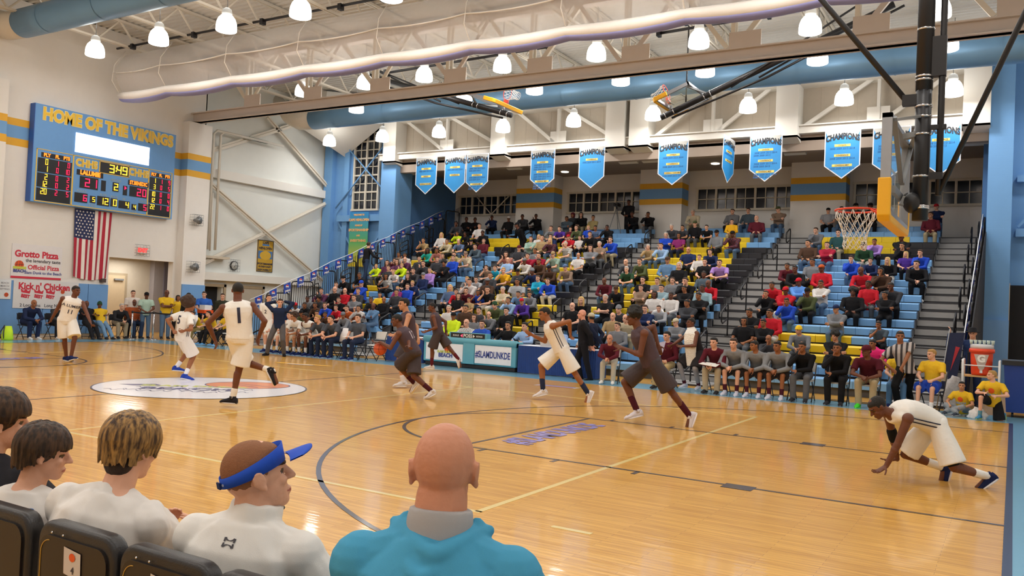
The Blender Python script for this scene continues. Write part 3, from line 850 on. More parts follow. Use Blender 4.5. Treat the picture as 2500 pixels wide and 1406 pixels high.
# pennant strings
PB = mat('pennant_blue', '#2546a8', .6, var=.05)
def pennants(x, y0, y1, n, dx, label):
    e = empty('pennant_string', (x, y0, 0), label, 'pennant string', 'blue pennant strings')
    b = MB(); b.tube([(x+dx, y0+(y1-y0)*i/20, TOPF(y0+(y1-y0)*i/20)+.16-.03*sin(i*1.57)) for i in range(21)], .012, 6); b.build('string', mat('string_white', '#dfe3ea'), e)
    for i in range(n):
        y = y0+(y1-y0)*(i+.5)/n; z = TOPF(y)+.15
        b = MB(); b.add([(x+dx+.015, y-.14, z-.06), (x+dx+.035, y+.18, z+.06), (x+dx+.02+.02*sin(i), y+.2, z-.3), (x+dx, y-.1, z-.42)], [(0, 1, 2, 3)])
        b.add([(x+dx+.012, y-.14, z-.06), (x+dx+.032, y+.18, z+.06), (x+dx+.017+.02*sin(i), y+.2, z-.3), (x+dx-.003, y-.1, z-.42)], [(3, 2, 1, 0)])
        fl = b.build('pennant', PB, e)
        c = Vector((x+dx+.03, y+.03, z-.13))
        for a0, a1, mm in ((20, 160, mat('pennant_red', '#d2263c')), (200, 340, mat('pennant_deep_blue', '#17338c')), (-20, 20, None)):
            if mm is None: continue
            b = MB(); pts = [c+Vector((0.004, .075*cos(radians(t)), .075*sin(radians(t)))) for t in range(a0, a1+1, 20)]
            b.add(pts, [tuple(range(len(pts)))]); b.build('emblem', mm, fl)
        b = MB(); pts = [c+Vector((.002, .08*cos(radians(t)), .08*sin(radians(t)))) for t in range(0, 360, 20)]; b.add(pts, [tuple(range(len(pts)))]); b.build('emblem', WHITE, fl)
        t = text_mb('pepsi', .13, .004); put(t, frame((x+dx+.05, y+.04, z-.27), (0, .97, .24), (0, -.24, .97), (1, 0, 0)), 'wording', WHITE, fl)
pennants(-23.62, 10.7, 22.3, 17, .05, 'string of small blue pennants along the left picket railing')
pennants(-.86, 9.9, 23.2, 14, -.05, 'string of small blue pennants along the right picket railing')
# ================================================================== SCOREBOARD
SX = -28.02
e = empty('scoreboard', (-28.16, 7.87, 4.53), 'big light blue electronic scoreboard hung high on the left wall above the flag', 'scoreboard')
Y0, ZT0, SW, SH = 5.15, 7.80, 5.45, 3.27
def SP(u, v): return (Y0+SW*u, ZT0-SH*v)
SBL = mat('board_blue', '#6aa0dc', .5, var=.03); SBD = mat('board_side_blue', '#2f5fb0', .5); PAN = mat('led_panel_black', '#141317', .4, var=.1)
LY = mat('led_yellow', '#ffc933', emit=3.2, var=0); LR = mat('led_red', '#ff1f4e', emit=2.6, var=0); LO = mat('led_orange', '#ff7a1f', emit=2.2, var=0)
BY = mat('board_yellow', '#f0c53f', .5); BP = mat('board_outline', '#efe6b8', .5)
b = MB(); b.box(XL, SX, Y0, Y0+SW, ZT0-SH, ZT0, 0); b.box(XL, SX-.005, Y0-.02, Y0, ZT0-SH, ZT0, 1); b.build('cabinet', [SBL, SBD], e)
def srect(mb, u0, u1, v0, v1, x=SX, t=.01): 
    ya, za = SP(u0, v0); yb, zb = SP(u1, v1); mb.box(x, x+t, ya, yb, zb, za)
scr = MB(); srect(scr, .262, .792, .215, .42, SX, .02); scr.build('video_screen', mat('screen_glow', '#f4f6ff', emit=2.3, var=.02), e)
b = MB()
for u0, u1, v0, v1 in ((.02, .026, .455, .99), (.252, .26, .455, .99), (.795, .803, .455, .99), (.98, .986, .455, .99), (.02, .986, .985, .993), (.26, .795, .455, .462), (.02, .26, .455, .461), (.795, .986, .455, .461)): srect(b, u0, u1, v0, v1)
srect(b, .432, .652, .468, .475); srect(b, .432, .652, .59, .597); srect(b, .432, .438, .468, .597); srect(b, .646, .652, .468, .597)
b.build('yellow_trim', BY, e)
def stext(txt, u, v, size, m, name='lettering', bold=.0, sx=1.0, par=e, x=SX+.012, space=1.0):
    t = text_mb(txt, size, bold, sx=sx, space=space); y, z = SP(u, v)
    return put(t, frame((x, y, z), (0, 1, 0), (0, 0, 1), (1, 0, 0)), name, m, par)
stext('HOME OF THE VIKINGS', .51, .095, .56, BP, 'title', .045, .86); stext('HOME OF THE VIKINGS', .51, .095, .56, BY, 'title', .024, .86, x=SX+.02)
for u in (.345, .72): stext('CHHS', u, .53, .34, BP, 'lettering', .03, .9); stext('CHHS', u, .53, .34, BY, 'lettering', .012, .9, x=SX+.02)
SEG = {'0': 'abcdef', '1': 'bc', '2': 'abged', '3': 'abgcd', '4': 'fgbc', '5': 'afgcd', '6': 'afgedc', '7': 'abc', '8': 'abcdefg', '9': 'abcdfg'}
def digit(mb, y, z, w, h, d, t=.17):
    k = w*t
    R_ = {'a': (0, w, h-k, h), 'd': (0, w, 0, k), 'g': (0, w, h/2-k/2, h/2+k/2), 'f': (0, k, h/2, h), 'e': (0, k, 0, h/2), 'b': (w-k, w, h/2, h), 'c': (w-k, w, 0, h/2)}
    for s_ in SEG[d]:
        a0, a1, c0, c1 = R_[s_]; mb.box(SX+.024, SX+.03, y+a0, y+a1, z+c0, z+c1)
def number(txt, u, v, w, h, m, gap=1.35, name='led_digits'):
    """right-aligned at u"""
    b = MB(); y, z = SP(u, v)
    y -= w
    for ch in txt[::-1]:
        if ch == ' ': y -= w*gap; continue
        if ch == ':':
            q = y+w*1.18; b.box(SX+.024, SX+.03, q-.02, q+.02, z+h*.12, z+h*.26); b.box(SX+.024, SX+.03, q-.02, q+.02, z-h*.26, z-h*.12); y -= w*.2; continue
        digit(b, y, z-h/2, w, h, ch); y -= w*gap
    return b.build(name, m, e)
pn = MB()
for (u0, u1) in ((.032, .247), (.808, .977)):
    for v0, v1 in ((.545, .69), (.70, .843), (.853, .98)): srect(pn, u0, u1, v0, v1, SX, .012)
srect(pn, .05, .235, .487, .535); srect(pn, .815, .97, .487, .535)
for r in ((.44, .644, .477, .588), (.305, .43, .665, .79), (.658, .79, .685, .80), (.452, .484, .675, .79), (.534, .577, .675, .775), (.61, .64, .695, .80), (.275, .362, .845, .945), (.38, .418, .86, .935), (.43, .515, .85, .95), (.525, .572, .855, .945), (.583, .664, .865, .95), (.68, .715, .885, .95), (.73, .80, .865, .95), (.282, .462, .598, .655), (.645, .80, .62, .675)): srect(pn, *r, SX, .014)
pn.build('led_panels', PAN, e)
for tt, u in (('PLY', .085), ('FL', .15), ('PTS', .21)): stext(tt, u, .512, .16, LO, 'led_header', .008, .9, x=SX+.022)
for tt, u in (('PLY', .835), ('FL', .89), ('PTS', .945)): stext(tt, u, .512, .15, LO, 'led_header', .008, .85, x=SX+.022)
rowsL = [('0', '1', '0'), ('1', '0', '10'), ('2', '0', '2'), ('12', '0', '2'), ('20', '2', '5')]; rowsR = [('1', '1', '9'), ('3', '0', '5'), ('10', '0', '0'), ('12', '0', '4'), ('22', '1', '0')]
VR = [.58, .652, .735, .808, .885]
for r_, v in zip(rowsL, VR):
    number(r_[0], .092, v, .085, .19, LY); number(r_[1], .16, v, .075, .17, LR); number(r_[2], .232, v, .075, .17, LR)
for r_, v in zip(rowsR, VR):
    number(r_[0], .852, v, .075, .17, LY); number(r_[1], .905, v, .07, .16, LR); number(r_[2], .968, v, .07, .16, LR)
number('3:49', .632, .533, .19, .29, LY, 1.25); number('21', .42, .728, .17, .29, LR, 1.6); number('20', .782, .745, .15, .27, LR, 1.5); number('2', .57, .725, .15, .24, LY)
number('6', .356, .895, .13, .22, LR); number('5', .412, .897, .09, .16, LY); number('12', .505, .90, .13, .23, LY, 1.4); number('0', .566, .90, .13, .23, LY); number('4', .655, .907, .12, .21, LY); number('4', .71, .917, .09, .15, LY); number('5', .79, .907, .12, .21, LR)
stext('LALUMIE', .372, .627, .21, LO, 'team_name', .012, .92, x=SX+.022); stext('ST.BENEDIC', .722, .648, .19, LO, 'team_name', .008, .72, x=SX+.022)
b = MB(); y, z = SP(.625, .72); b.add([(SX+.03, y-.04, z+.07), (SX+.03, y+.05, z), (SX+.03, y-.04, z-.07)], [(0, 2, 1)]); b.build('possession_arrow', LR, e)
PL = mat('board_pale', '#9fb4bb', .5)
for tt, u, v in (('PERIOD', .555, .655), ('FOULS', .32, .825), ('PLYR', .47, .835), ('FOUL', .55, .84), ('PF', .62, .85), ('FOULS', .765, .84), ('T.O.L.', .40, .96), ('T.O.L.', .695, .968)): stext(tt, u, v, .12, PL, 'small_lettering', .003)
# ================================================================== FLAG
e = empty('national_flag', (-28.2, 7.5, 2.1), 'large red, white and blue striped flag hanging vertically below the scoreboard', 'flag')
FR = mat('flag_red', '#b0263c', .8); FW = mat('flag_white', '#e9e2dc', .8); FN = mat('flag_navy', '#27325e', .8)
b = MB(); NX, NZ = 52, 40
def fp(i, j):
    u = i/NX; v = j/NZ
    yy = 6.83+1.42*u-.12*v*(u-.35); return (-28.24+.05*sin(u*22+v*1.5)*(.3+.7*v), yy, 4.5-2.38*v-.10*sin(u*pi)*v)
b.v = [fp(i, j) for j in range(NZ+1) for i in range(NX+1)]
for j in range(NZ):
    for i in range(NX):
        b.f.append((j*(NX+1)+i, (j+1)*(NX+1)+i, (j+1)*(NX+1)+i+1, j*(NX+1)+i+1)); b.sm.append(True)
        b.m.append(2 if (i < 28 and j < 17) else (0 if (i//4) % 2 == 0 else 1))
b.build('cloth', [FR, FW, FN], e)
b = MB()
for r in range(9):
    for c in range(11):
        if (r+c) % 2: continue
        i = 2.2+c*2.35; j = 1.4+r*1.75; p = Vector(fp(i, j))+Vector((.02, 0, 0)); pts = []
        for q in range(10):
            rr = .042 if q % 2 == 0 else .018; a = pi/2+q*pi/5; pts.append(p+Vector((0, rr*cos(a), rr*sin(a))))
        b.add(pts, [tuple(range(10))])
b.build('stars', FW, e)
tag(MB().box(-28.3, -28.15, 7.93, 8.1, 1.96, 2.1).build('wall_speaker', mat('box_dark', '#4a3c38')), 'small dark box on the wall directly under the flag', 'box')
# ================================================================== WALL SIGNS
def sign_x(x, y0, y1, z0, z1, name, label, cat, col='#e4e1e2', slope=0.0):
    e_ = empty(name, (x, (y0+y1)/2, z0), label, cat)
    MB().box(x, x+.012, y0, y1, z0, z1).build('sheet', mat('sheet'+col, col, .5, var=.04), e_); return e_
def xt(par, txt, x, y, z, size, m, bold=0, sx=1.0, align='CENTER', tilt=0.0, name='lettering'):
    t = text_mb(txt, size, bold, align=align, sx=sx)
    return put(t, frame((x, y, z), (0, cos(tilt), sin(tilt)), (0, -sin(tilt), cos(tilt)), (1, 0, 0)), name, m, par)
CR = mat('ink_red', '#cc2f45', .5); CK = mat('ink_dark', '#3b3942', .5); CB = mat('ink_blue', '#35458f', .5); CO = mat('ink_orange', '#e2571f', .5); CG = mat('ink_grey', '#8f8f96', .5)
x = -28.29
e = sign_x(x, 4.79, 6.49, 1.96, 3.10, 'sponsor_banner', 'white pizza sponsor banner with red lettering on the left wall, upper of two', 'banner')
xt(e, 'Grotto Pizza', x+.016, 5.62, 2.77, .3, CR, .012, .95); xt(e, 'the legendary taste', x+.016, 5.85, 2.56, .155, CK, .003)
xt(e, 'Official Pizza', x+.016, 5.87, 2.34, .21, CR, .006); xt(e, 'Slam Dunk to the Beach', x+.016, 5.87, 2.16, .13, CB, .003)
MB().box(x+.012, x+.015, 4.79, 6.49, 1.96, 2.03).build('red_stripe', CR, e)
def ball_logo(par, x, y, z, s, nrm='x'):
    pts = [(s*cos(t*pi/10), s*sin(t*pi/10)) for t in range(20)]
    def P(a, c, o): return (x+o, y+a, z+c) if nrm == 'x' else (x+a, y-o, z+c)
    b = MB(); b.add([P(a, c, .004) for a, c in pts], [tuple(range(20))]); o = b.build('ball_emblem', CO, par)
    b = MB()
    for (p, q) in (((-s, 0), (s, .1*s)), ((0, -s), (.15*s, s)), ((-.7*s, -.7*s), (-.45*s, .8*s)), ((.55*s, -.8*s), (.6*s, .7*s))):
        d = Vector(q)-Vector(p); nn = Vector((-d.y, d.x)).normalized()*s*.04
        b.add([P(*(Vector(p)-nn), .008), P(*(Vector(q)-nn), .008), P(*(Vector(q)+nn), .008), P(*(Vector(p)+nn), .008)], [(0, 1, 2, 3)])
    b.build('ball_seams', CK, o); return o
ball_logo(e, x+.014, 5.05, 2.4, .15)
MB().box(x+.02, x+.024, 4.85, 5.28, 2.27, 2.35).build('lime_band', mat('ink_lime', '#c5cf55'), e); xt(e, 'BEACH', x+.026, 5.06, 2.2, .13, CB, .006)
e = sign_x(x+.05, 4.88, 7.12, .97, 1.90, 'sponsor_banner', 'white chicken restaurant banner with red slanted lettering on the left wall pads', 'banner', '#dcdcde')
x2 = x+.066
xt(e, "Kick n' Chicken", x2, 5.92, 1.7, .31, CR, .012, .9); xt(e, '2 Locations   Long Neck', x2, 5.85, 1.07, .15, CK, .002)
for i, yy in enumerate((5.28, 5.72, 6.12)):
    xt(e, 'BEST', x2, yy, 1.37, .15, CR, .01, .9, tilt=-.15); b = MB(); b.add([(x2, yy-.14, 1.5), (x2, yy+.14, 1.46), (x2, yy+.17, 1.6), (x2, yy+.08, 1.54), (x2, yy+.01, 1.62), (x2, yy-.06, 1.55), (x2, yy-.17, 1.63)], [(0, 1, 2, 3, 4, 5, 6)]); b.build('crown', CR, e)
ball_logo(e, x2, 6.55, 1.56, .07)
e = sign_x(x+.05, 4.3, 4.80, 1.26, 1.89, 'sponsor_banner', 'small white notice at the left edge of the photo beside the chicken banner', 'sign', '#dfe4e8')
for i, tt in enumerate(('BEACH', 'MARCH', 'SETTING')): xt(e, tt, x+.066, 4.6, 1.78-.1*i, .08, CG, .001)
ball_logo(e, x+.066, 4.66, 1.4, .07)
# exit sign, caged horns, clock
e = empty('exit_sign', (-28.25, 9.56, 3.1), 'caged red exit sign above the hall doorway', 'sign')
MB().box(-28.3, -28.22, 9.38, 9.74, 3.12, 3.36).build('housing', WHITE, e); xt(e, 'EXIT', -28.21, 9.56, 3.24, .2, mat('exit_red', '#ff3a3a', emit=1.4, var=0), .012)
def cage(par, x, y, z, w, h, d=.12):
    b = MB()
    for i in range(5):
        t = -w/2+w*i/4; b.tube([(x, y+t, z-h/2), (x+d, y+t, z-h/2), (x+d, y+t, z+h/2), (x, y+t, z+h/2)], .005, 5)
        t = -h/2+h*i/4; b.tube([(x, y-w/2, z+t), (x+d, y-w/2, z+t), (x+d, y+w/2, z+t), (x, y+w/2, z+t)], .005, 5)
    b.build('wire_cage', STEEL, par)
cage(e, -28.3, 9.56, 3.24, .55, .42)
def onx(px): pass
for (y, z, lb) in ((11.55, 4.6, 'caged speaker on the left pilaster, the higher one'), (11.5, 2.75, 'grey horn loudspeaker in a wire guard on the left pilaster, the lower one')):
    e = empty('wall_horn', (-27.85, y, z), lb, 'speaker'); b = MB(); 
    b.loft([((-27.9, y, z), (0, 1, 0), (0, 0, 1), .06, .06), ((-27.78, y, z), (0, 1, 0), (0, 0, 1), .07, .07), ((-27.66, y+.04, z), (0, 1, 0), (0, 0, 1), .16, .16)], 16); b.build('horn', STEEL, e)
    MB().box(-27.9, -27.885, y-.2, y+.2, z-.2, z+.2).build('back_plate', WHITE, e); cage(e, -27.9, y, z, .42, .42, .28)
e = empty('wall_clock', (-28.9, 14.55, 2.95), 'round caged clock on the white bay wall left of the gold banner', 'clock')
b = MB(); b.loft([((-29, 14.55, 2.98), (0, 1, 0), (0, 0, 1), .2, .2), ((-28.92, 14.55, 2.98), (0, 1, 0), (0, 0, 1), .2, .2)], 24); b.build('case', BLACK, e)
b = MB(); b.loft([((-28.93, 14.55, 2.98), (0, 1, 0), (0, 0, 1), .17, .17), ((-28.915, 14.55, 2.98), (0, 1, 0), (0, 0, 1), .17, .17)], 24); b.build('dial', mat('dial_grey', '#c9c8c2'), e)
b = MB(); b.bar((-28.91, 14.55, 2.98), (-28.91, 14.66, 3.0), .01, .012); b.bar((-28.91, 14.55, 2.98), (-28.91, 14.51, 2.9), .01, .015); b.build('hands', BLACK, e); cage(e, -29, 14.55, 2.98, .52, .52)
# gold sportsmanship banner and the blue-green banner
e = empty('sportsmanship_banner', (-28.98, 16.29, 2.8), 'gold and blue sportsmanship banner on the white bay wall', 'banner')
MB().box(-29, -28.97, 15.83, 16.76, 2.81, 4.24).build('cloth', mat('banner_gold', '#c39a2e', .7, var=.1), e)
b = MB(); b.box(-28.97, -28.965, 15.88, 16.71, 3.4, 3.75); b.box(-28.97, -28.965, 16.1, 16.5, 3.98, 4.06); b.build('blue_panel', BLUE_D, e)
b = MB(); b.add([(-28.962, 16.3+.33*cos(t*pi/12), 3.55+.2*sin(t*pi/12)) for t in range(24)], [tuple(range(24))]); b.build('gold_disc', mat('banner_gold_light', '#d6ab38'), e)
for tt, z, s_ in (('CAPE', 4.12, .15), ('HENLOPEN', 3.87, .15), ('SPORTSMANSHIP', 3.17, .115), ("IS EVERYONE'S", 3.04, .11), ('RESPONSIBILITY', 2.9, .115)): xt(e, tt, -28.955, 16.29, z, s_, CK, .004)
b = MB()
for (z0, z1, y0, y1) in ((2.81, 2.84, 15.83, 16.76), (4.21, 4.24, 15.83, 16.76), (2.81, 4.24, 15.83, 15.86), (2.81, 4.24, 16.73, 16.76)): b.box(-28.97, -28.96, y0, y1, z0, z1)
b.build('border', CK, e)
def gradient_banner():
    m = bpy.data.materials.new('banner_blue_green'); m.use_nodes = True; nt = m.node_tree; bs = nt.nodes['Principled BSDF']; bs.inputs['Roughness'].default_value = .7
    tc = nt.nodes.new('ShaderNodeTexCoord'); sp = nt.nodes.new('ShaderNodeSeparateXYZ'); mr = nt.nodes.new('ShaderNodeMapRange'); cr = nt.nodes.new('ShaderNodeValToRGB')
    mr.inputs[1].default_value = 3.3; mr.inputs[2].default_value = 5.88
    nt.links.new(tc.outputs['Object'], sp.inputs[0]); nt.links.new(sp.outputs[2], mr.inputs[0]); nt.links.new(mr.outputs[0], cr.inputs[0]); nt.links.new(cr.outputs[0], bs.inputs['Base Color'])
    cr.color_ramp.elements[0].color = (*lin('#e0c62a'), 1); cr.color_ramp.elements[1].color = (*lin('#2c86c8'), 1)
    el = cr.color_ramp.elements.new(.45); el.color = (*lin('#58b06a'), 1); return m
e = empty('corner_banner', (-26.5, 19.7, 3.3), 'tall banner fading from blue to green to yellow on the blue corner wall', 'banner')
b = MB(); b.box(-27.1, -25.96, 19.68, 19.7, 3.3, 5.88); b.build('cloth', gradient_banner(), e)
def yt(par, txt, xx, y, z, size, m, bold=0, sx=1.0, name='lettering'):
    t = text_mb(txt, size, bold, sx=sx); return put(t, frame((xx, y, z), (1, 0, 0), (0, 0, 1), (0, -1, 0)), name, m, par)
PE = mat('ink_peach', '#f0b878', .6)
for tt, z, s_ in (('WELCOME TO', 5.74, .1), ('CAPE HENLOPEN', 5.5, .16), ('HOME OF', 5.24, .1), ('SPORTSMANSHIP', 5.02, .16), ('AND', 4.76, .1), ('EVERYTHING', 4.52, .16)): yt(e, tt, -26.53, 19.67, z, s_, PE, .008)
# ================================================================== CHAMPION BANNERS
CBL = mat('champion_blue', '#2a8acb', .55, var=.04); CGR = mat('champion_grey', '#b8b6b0', .6); CYL = mat('champion_yellow', '#f1d26b', .6); CWH = mat('champion_border', '#dcdfe6', .6)
CDB = mat('champion_ink', '#1c5f9e', .6); CBK = mat('champion_black', '#22262e', .6)
DIV, CON, CM, CT = 'DIVISION', 'CONFERENCE', 'CONFERENCE MEET', 'CONFERENCE TOURNAMENT'
BAN = [(-22.48, -21.36, [(DIV, 1), ('DIVISION', 0), (CT, 0)], 'first from the left'), (-20.95, -19.88, [(DIV, 1), (CON, 0)], 'second from the left'), (-19.84, -18.74, [(DIV, 2), (CON, 2), (CM, 2)], 'third from the left, dense with years'),
 (-16.74, -15.65, [(DIV, 3), (CON, 3), (CM, 3)], 'fourth from the left'), (-14.59, -13.5, [(CON, 1)], 'fifth from the left, mostly plain'), (-11.35, -10.21, [(DIV, 1), (CON, 1), (CT, 1)], 'sixth from the left'),
 (-8.0, -6.9, [(DIV, 2), (CON, 2), (CM, 2)], 'right of the folded one'), (-5.52, -4.4, [(DIV, 1), (CON, 1), (CM, 1)], 'left of the near backboard'), (-4.04, -2.92, [(DIV, 3), (CON, 2)], 'half hidden by the near backboard'), (-2.63, -1.51, [(CON, 2)], 'rightmost, behind the black mast')]
def champion(x0, x1, rows_, pos, y=18.6, fold=None):
    e_ = empty('champion_banner', ((x0+x1)/2, y, 6.42), 'pointed blue champions banner, '+pos, 'banner', 'champion banners hanging under the header')
    xm = (x0+x1)/2; zt, zs, zb = 8.04, 6.85, 6.42
    def outline(i): return [(x0+i, zt-i), (x0+i, zs+i*.4), (xm, zb+i*1.25), (x1-i, zs+i*.4), (x1-i, zt-i)]
    b = MB(); b.prism(outline(0), 'y', y, y+.012); b.build('border', CWH, e_)
    b = MB(); b.prism(outline(.035), 'y', y-.003, y+.002); b.build('cloth', CBL, e_)
    b = MB(); pts = [(x0+.035, zt-.035), (x0+.035, zt-.06), (x0+.12, zt-.3)]; 
    for i in range(9):
        a = i/8; pts.append((x0+.12+(x1-x0-.24)*a, zt-.3+.13*sin(pi*a)))
    pts += [(x1-.035, zt-.06), (x1-.035, zt-.035)]
    b.prism(pts, 'y', y-.006, y-.001); b.build('grey_header', CGR, e_)
    t = text_mb('CHAMPIONS', .235, .012, sx=.78)
    t.v = [(vx, vy*1.15+.10*(1-(vx/.55)**2)-.02, vz) for vx, vy, vz in t.v]
    put(t, frame((xm, y-.009, zt-.3), (1, 0, 0), (0, 0, 1), (0, -1, 0)), 'lettering', CBK, e_)
    z = zt-.52
    for lab, n in rows_:
        w_ = .5 if len(lab) < 12 else .62
        MB().box(xm-w_/2, xm+w_/2, y-.008, y-.001, z-.035, z+.045).build('yellow_label', CYL, e_)
        yt(e_, lab, xm, y-.012, z+.004, .075, CBK, .001, .8 if len(lab) < 12 else .66)
        for q in range(n): yt(e_, '2008 2009 2013 2014'[:19 if q < n-1 or n == 1 else 14], xm-(0 if q < n-1 or n == 1 else .12), y-.007, z-.10-.09*q, .088, CDB, .002, name='year_list')
        z -= .38 if n > 1 else .33
    for xx in (x0+.08, x1-.08): b = MB(); b.tube([(xx, y+.006, zt-.02), (xx, y+.3, 8.14)], .006, 5); b.build('tie_cord', CWH, e_)
    return e_
for a in BAN: champion(*a)
# the folded one, turned edge-on
e = champion(-.56, .56, [(CON, 1), (CM, 0)], 'seventh from the left, twisted nearly edge on', y=0)
e.location = (0, 0, 6.42); e.rotation_euler = (0, 0, 0)
for c in e.children: c.location = (0, 0, -6.42)
e.location = (-8.75, 18.6, 6.42); e.rotation_euler = (.0, .05, radians(86))
# ================================================================== BASKETS
GLASS = mat('backboard_glass', '#cfe0dd', .08, alpha=.22, var=.02, coat=.3); PADY = mat('pad_yellow', '#f0b21f', .5, var=.04); RIMR = mat('rim_red', '#e0401f', .4, var=.04); FRM = mat('board_frame', '#9fa2a8', .4, metal=.6)
NETW = mat('net_white', '#e6e2dc', .8)
def backboard(par, rimside=-1, net=True):
    """local frame: board face at x=0 looking -x, centre bottom at z=0, y across; rim out to -x"""
    b = MB(); W, H = .915, 1.07
    b.box(.0, .012, -W+.03, W-.03, .03, H-.03); b.build('glass', GLASS, par, True)
    b = MB(); 
    for (y0, y1, z0, z1) in ((-W, W, H-.05, H), (-W, W, 0, .05), (-W, -W+.05, 0, H), (W-.05, W, 0, H)): b.box(-.01, .09, y0, y1, z0, z1)
    b.build('board_frame', FRM, par, True)
    b = MB(); 
    for (y0, y1, z0, z1) in ((-.3, .3, .58, .62), (-.3, .3, .15, .19), (-.3, -.26, .15, .6), (.26, .3, .15, .6)): b.box(-.004, -.001, y0, y1, z0, z1)
    b.build('target_square', WHITE, par, True)
    # padding wraps the bottom edge and lower sides
    prof = [(-W-.03, .38), (-W-.03, -.02), (-W+.04, -.08), (W-.04, -.08), (W+.03, -.02), (W+.03, .38), (W-.04, .38), (W-.04, .04), (W-.1, .0), (-W+.1, .0), (-W+.04, .04), (-W+.04, .38)]
    b = MB(); b.prism(prof, 'x', -.03, .10); o = b.build('edge_padding', PADY, par, True)
    md = o.modifiers.new('bevel', 'BEVEL'); md.width = .015; md.segments = 3
    b = MB(); b.tube([(-.38+.2285*cos(t*pi/16), .2285*sin(t*pi/16), .15) for t in range(32)], .011, 8, closed=True)
    b.box(-.16, .0, -.09, .09, .10, .155); b.tube([(-.02, -.08, .05), (-.2, -.16, .14)], .01); b.tube([(-.02, .08, .05), (-.2, .16, .14)], .01)
    b.build('rim', RIMR, par, True)
    if net:
        b = MB(); N = 12
        def np_(k, lv):
            rr = [.222, .19, .155, .135, .125, .135, .12][lv]; zz = [.14, .02, -.07, -.14, -.20, -.26, -.31][lv]
            a = 2*pi*(k+(.5 if lv % 2 else 0))/N; return (-.38+rr*cos(a), rr*sin(a), zz)
        for k in range(N):
            b.tube([np_(k, 0), (np_(k, 0)[0]*.9+np_(k, 1)[0]*.1, np_(k, 1)[1], .06), np_(k, 1)], .004, 5)
            for lv in range(1, 6):
                if lv % 2: b.tube([np_(k, lv), np_(k+1, lv+1)], .004, 5); b.tube([np_(k, lv), np_(k, lv+1)], .004, 5)
                else: b.tube([np_(k, lv), np_(k, lv+1)], .004, 5); b.tube([np_(k, lv), np_(k-1, lv+1)], .004, 5)
            b.tube([np_(k, 0), np_(k, 1)], .004, 5); b.tube([np_(k+1, 0), np_(k, 1)], .004, 5)
        b.build('net', NETW, par, True)
e = empty('basketball_hoop', (-1.22, 0, 2.9), 'near basketball hoop with yellow padded glass backboard on a black hanging mast', 'basketball hoop')
backboard(e)
def hpart(mb, name, m=BLACK): return mb.build(name, m, e)
PX = -.92
b = MB(); b.tube([(PX, 0, 2.92), (PX, 0, 4.45)], .084, 20); b.tube([(PX, 0, 4.4), (PX, 0, 7.0)], .09, 20); b.tube([(PX, 0, 6.9), (PX, 0, 10.9)], .098, 20); hpart(b, 'mast')
b = MB()
for z in (3.06, 3.08, 3.42, 3.9, 4.1, 4.22, 4.52, 4.56, 5.1): b.tube([(PX, 0, z-.01), (PX, 0, z+.01)], .094, 20)
hpart(b, 'clamp_band', CHROME)
b = MB(); b.tube([(-.74, 0, 3.2), (-.74, 0, 4.2), (-.73, 0, 10.9)], .035, 12); b.box(-.86, -.70, -.05, .05, 4.55, 5.0); b.box(-.9, -.7, -.04, .04, 3.38, 3.46); b.box(-.86, -.68, -.03, .03, 3.95, 4.0); hpart(b, 'rear_tube')
b = MB(); b.tube([(-.74, 0, 3.22), (1.2, -.1, 8.0)], [.03, .035], 12); hpart(b, 'diagonal_strut')
b = MB(); b.tube([(-1.1, 0, 4.3), (-2.1, 0, 5.65), (-5.0, .1, 9.6)], .033, 12); b.box(-1.14, -.94, -.05, .05, 4.24, 4.36); hpart(b, 'diagonal_strut')
b = MB()
for s_ in (-1, 1):
    b.bar((-1.12, s_*.85, 3.93), (-1.12, s_*.05, 3.35), .05, .03); b.bar((-1.13, s_*.85, 3.9), (-.95, s_*.05, 4.1), .05, .03)
b.bar((-1.12, -.05, 3.15), (-.92, 0, 3.08), .12, .1); b.bar((-1.12, 0, 3.88), (-.92, 0, 3.92), .1, .06); b.bar((-1.14, -.6, 3.2), (-1.14, .6, 3.2), .05, .08)
hpart(b, 'board_bracket', STEEL)
b = MB(); b.ell((-1.0, -.02, 3.12), (.1, .16, .12)); b.ell((-1.06, .12, 3.2), (.06, .12, .06)); hpart(b, 'ball_joint')
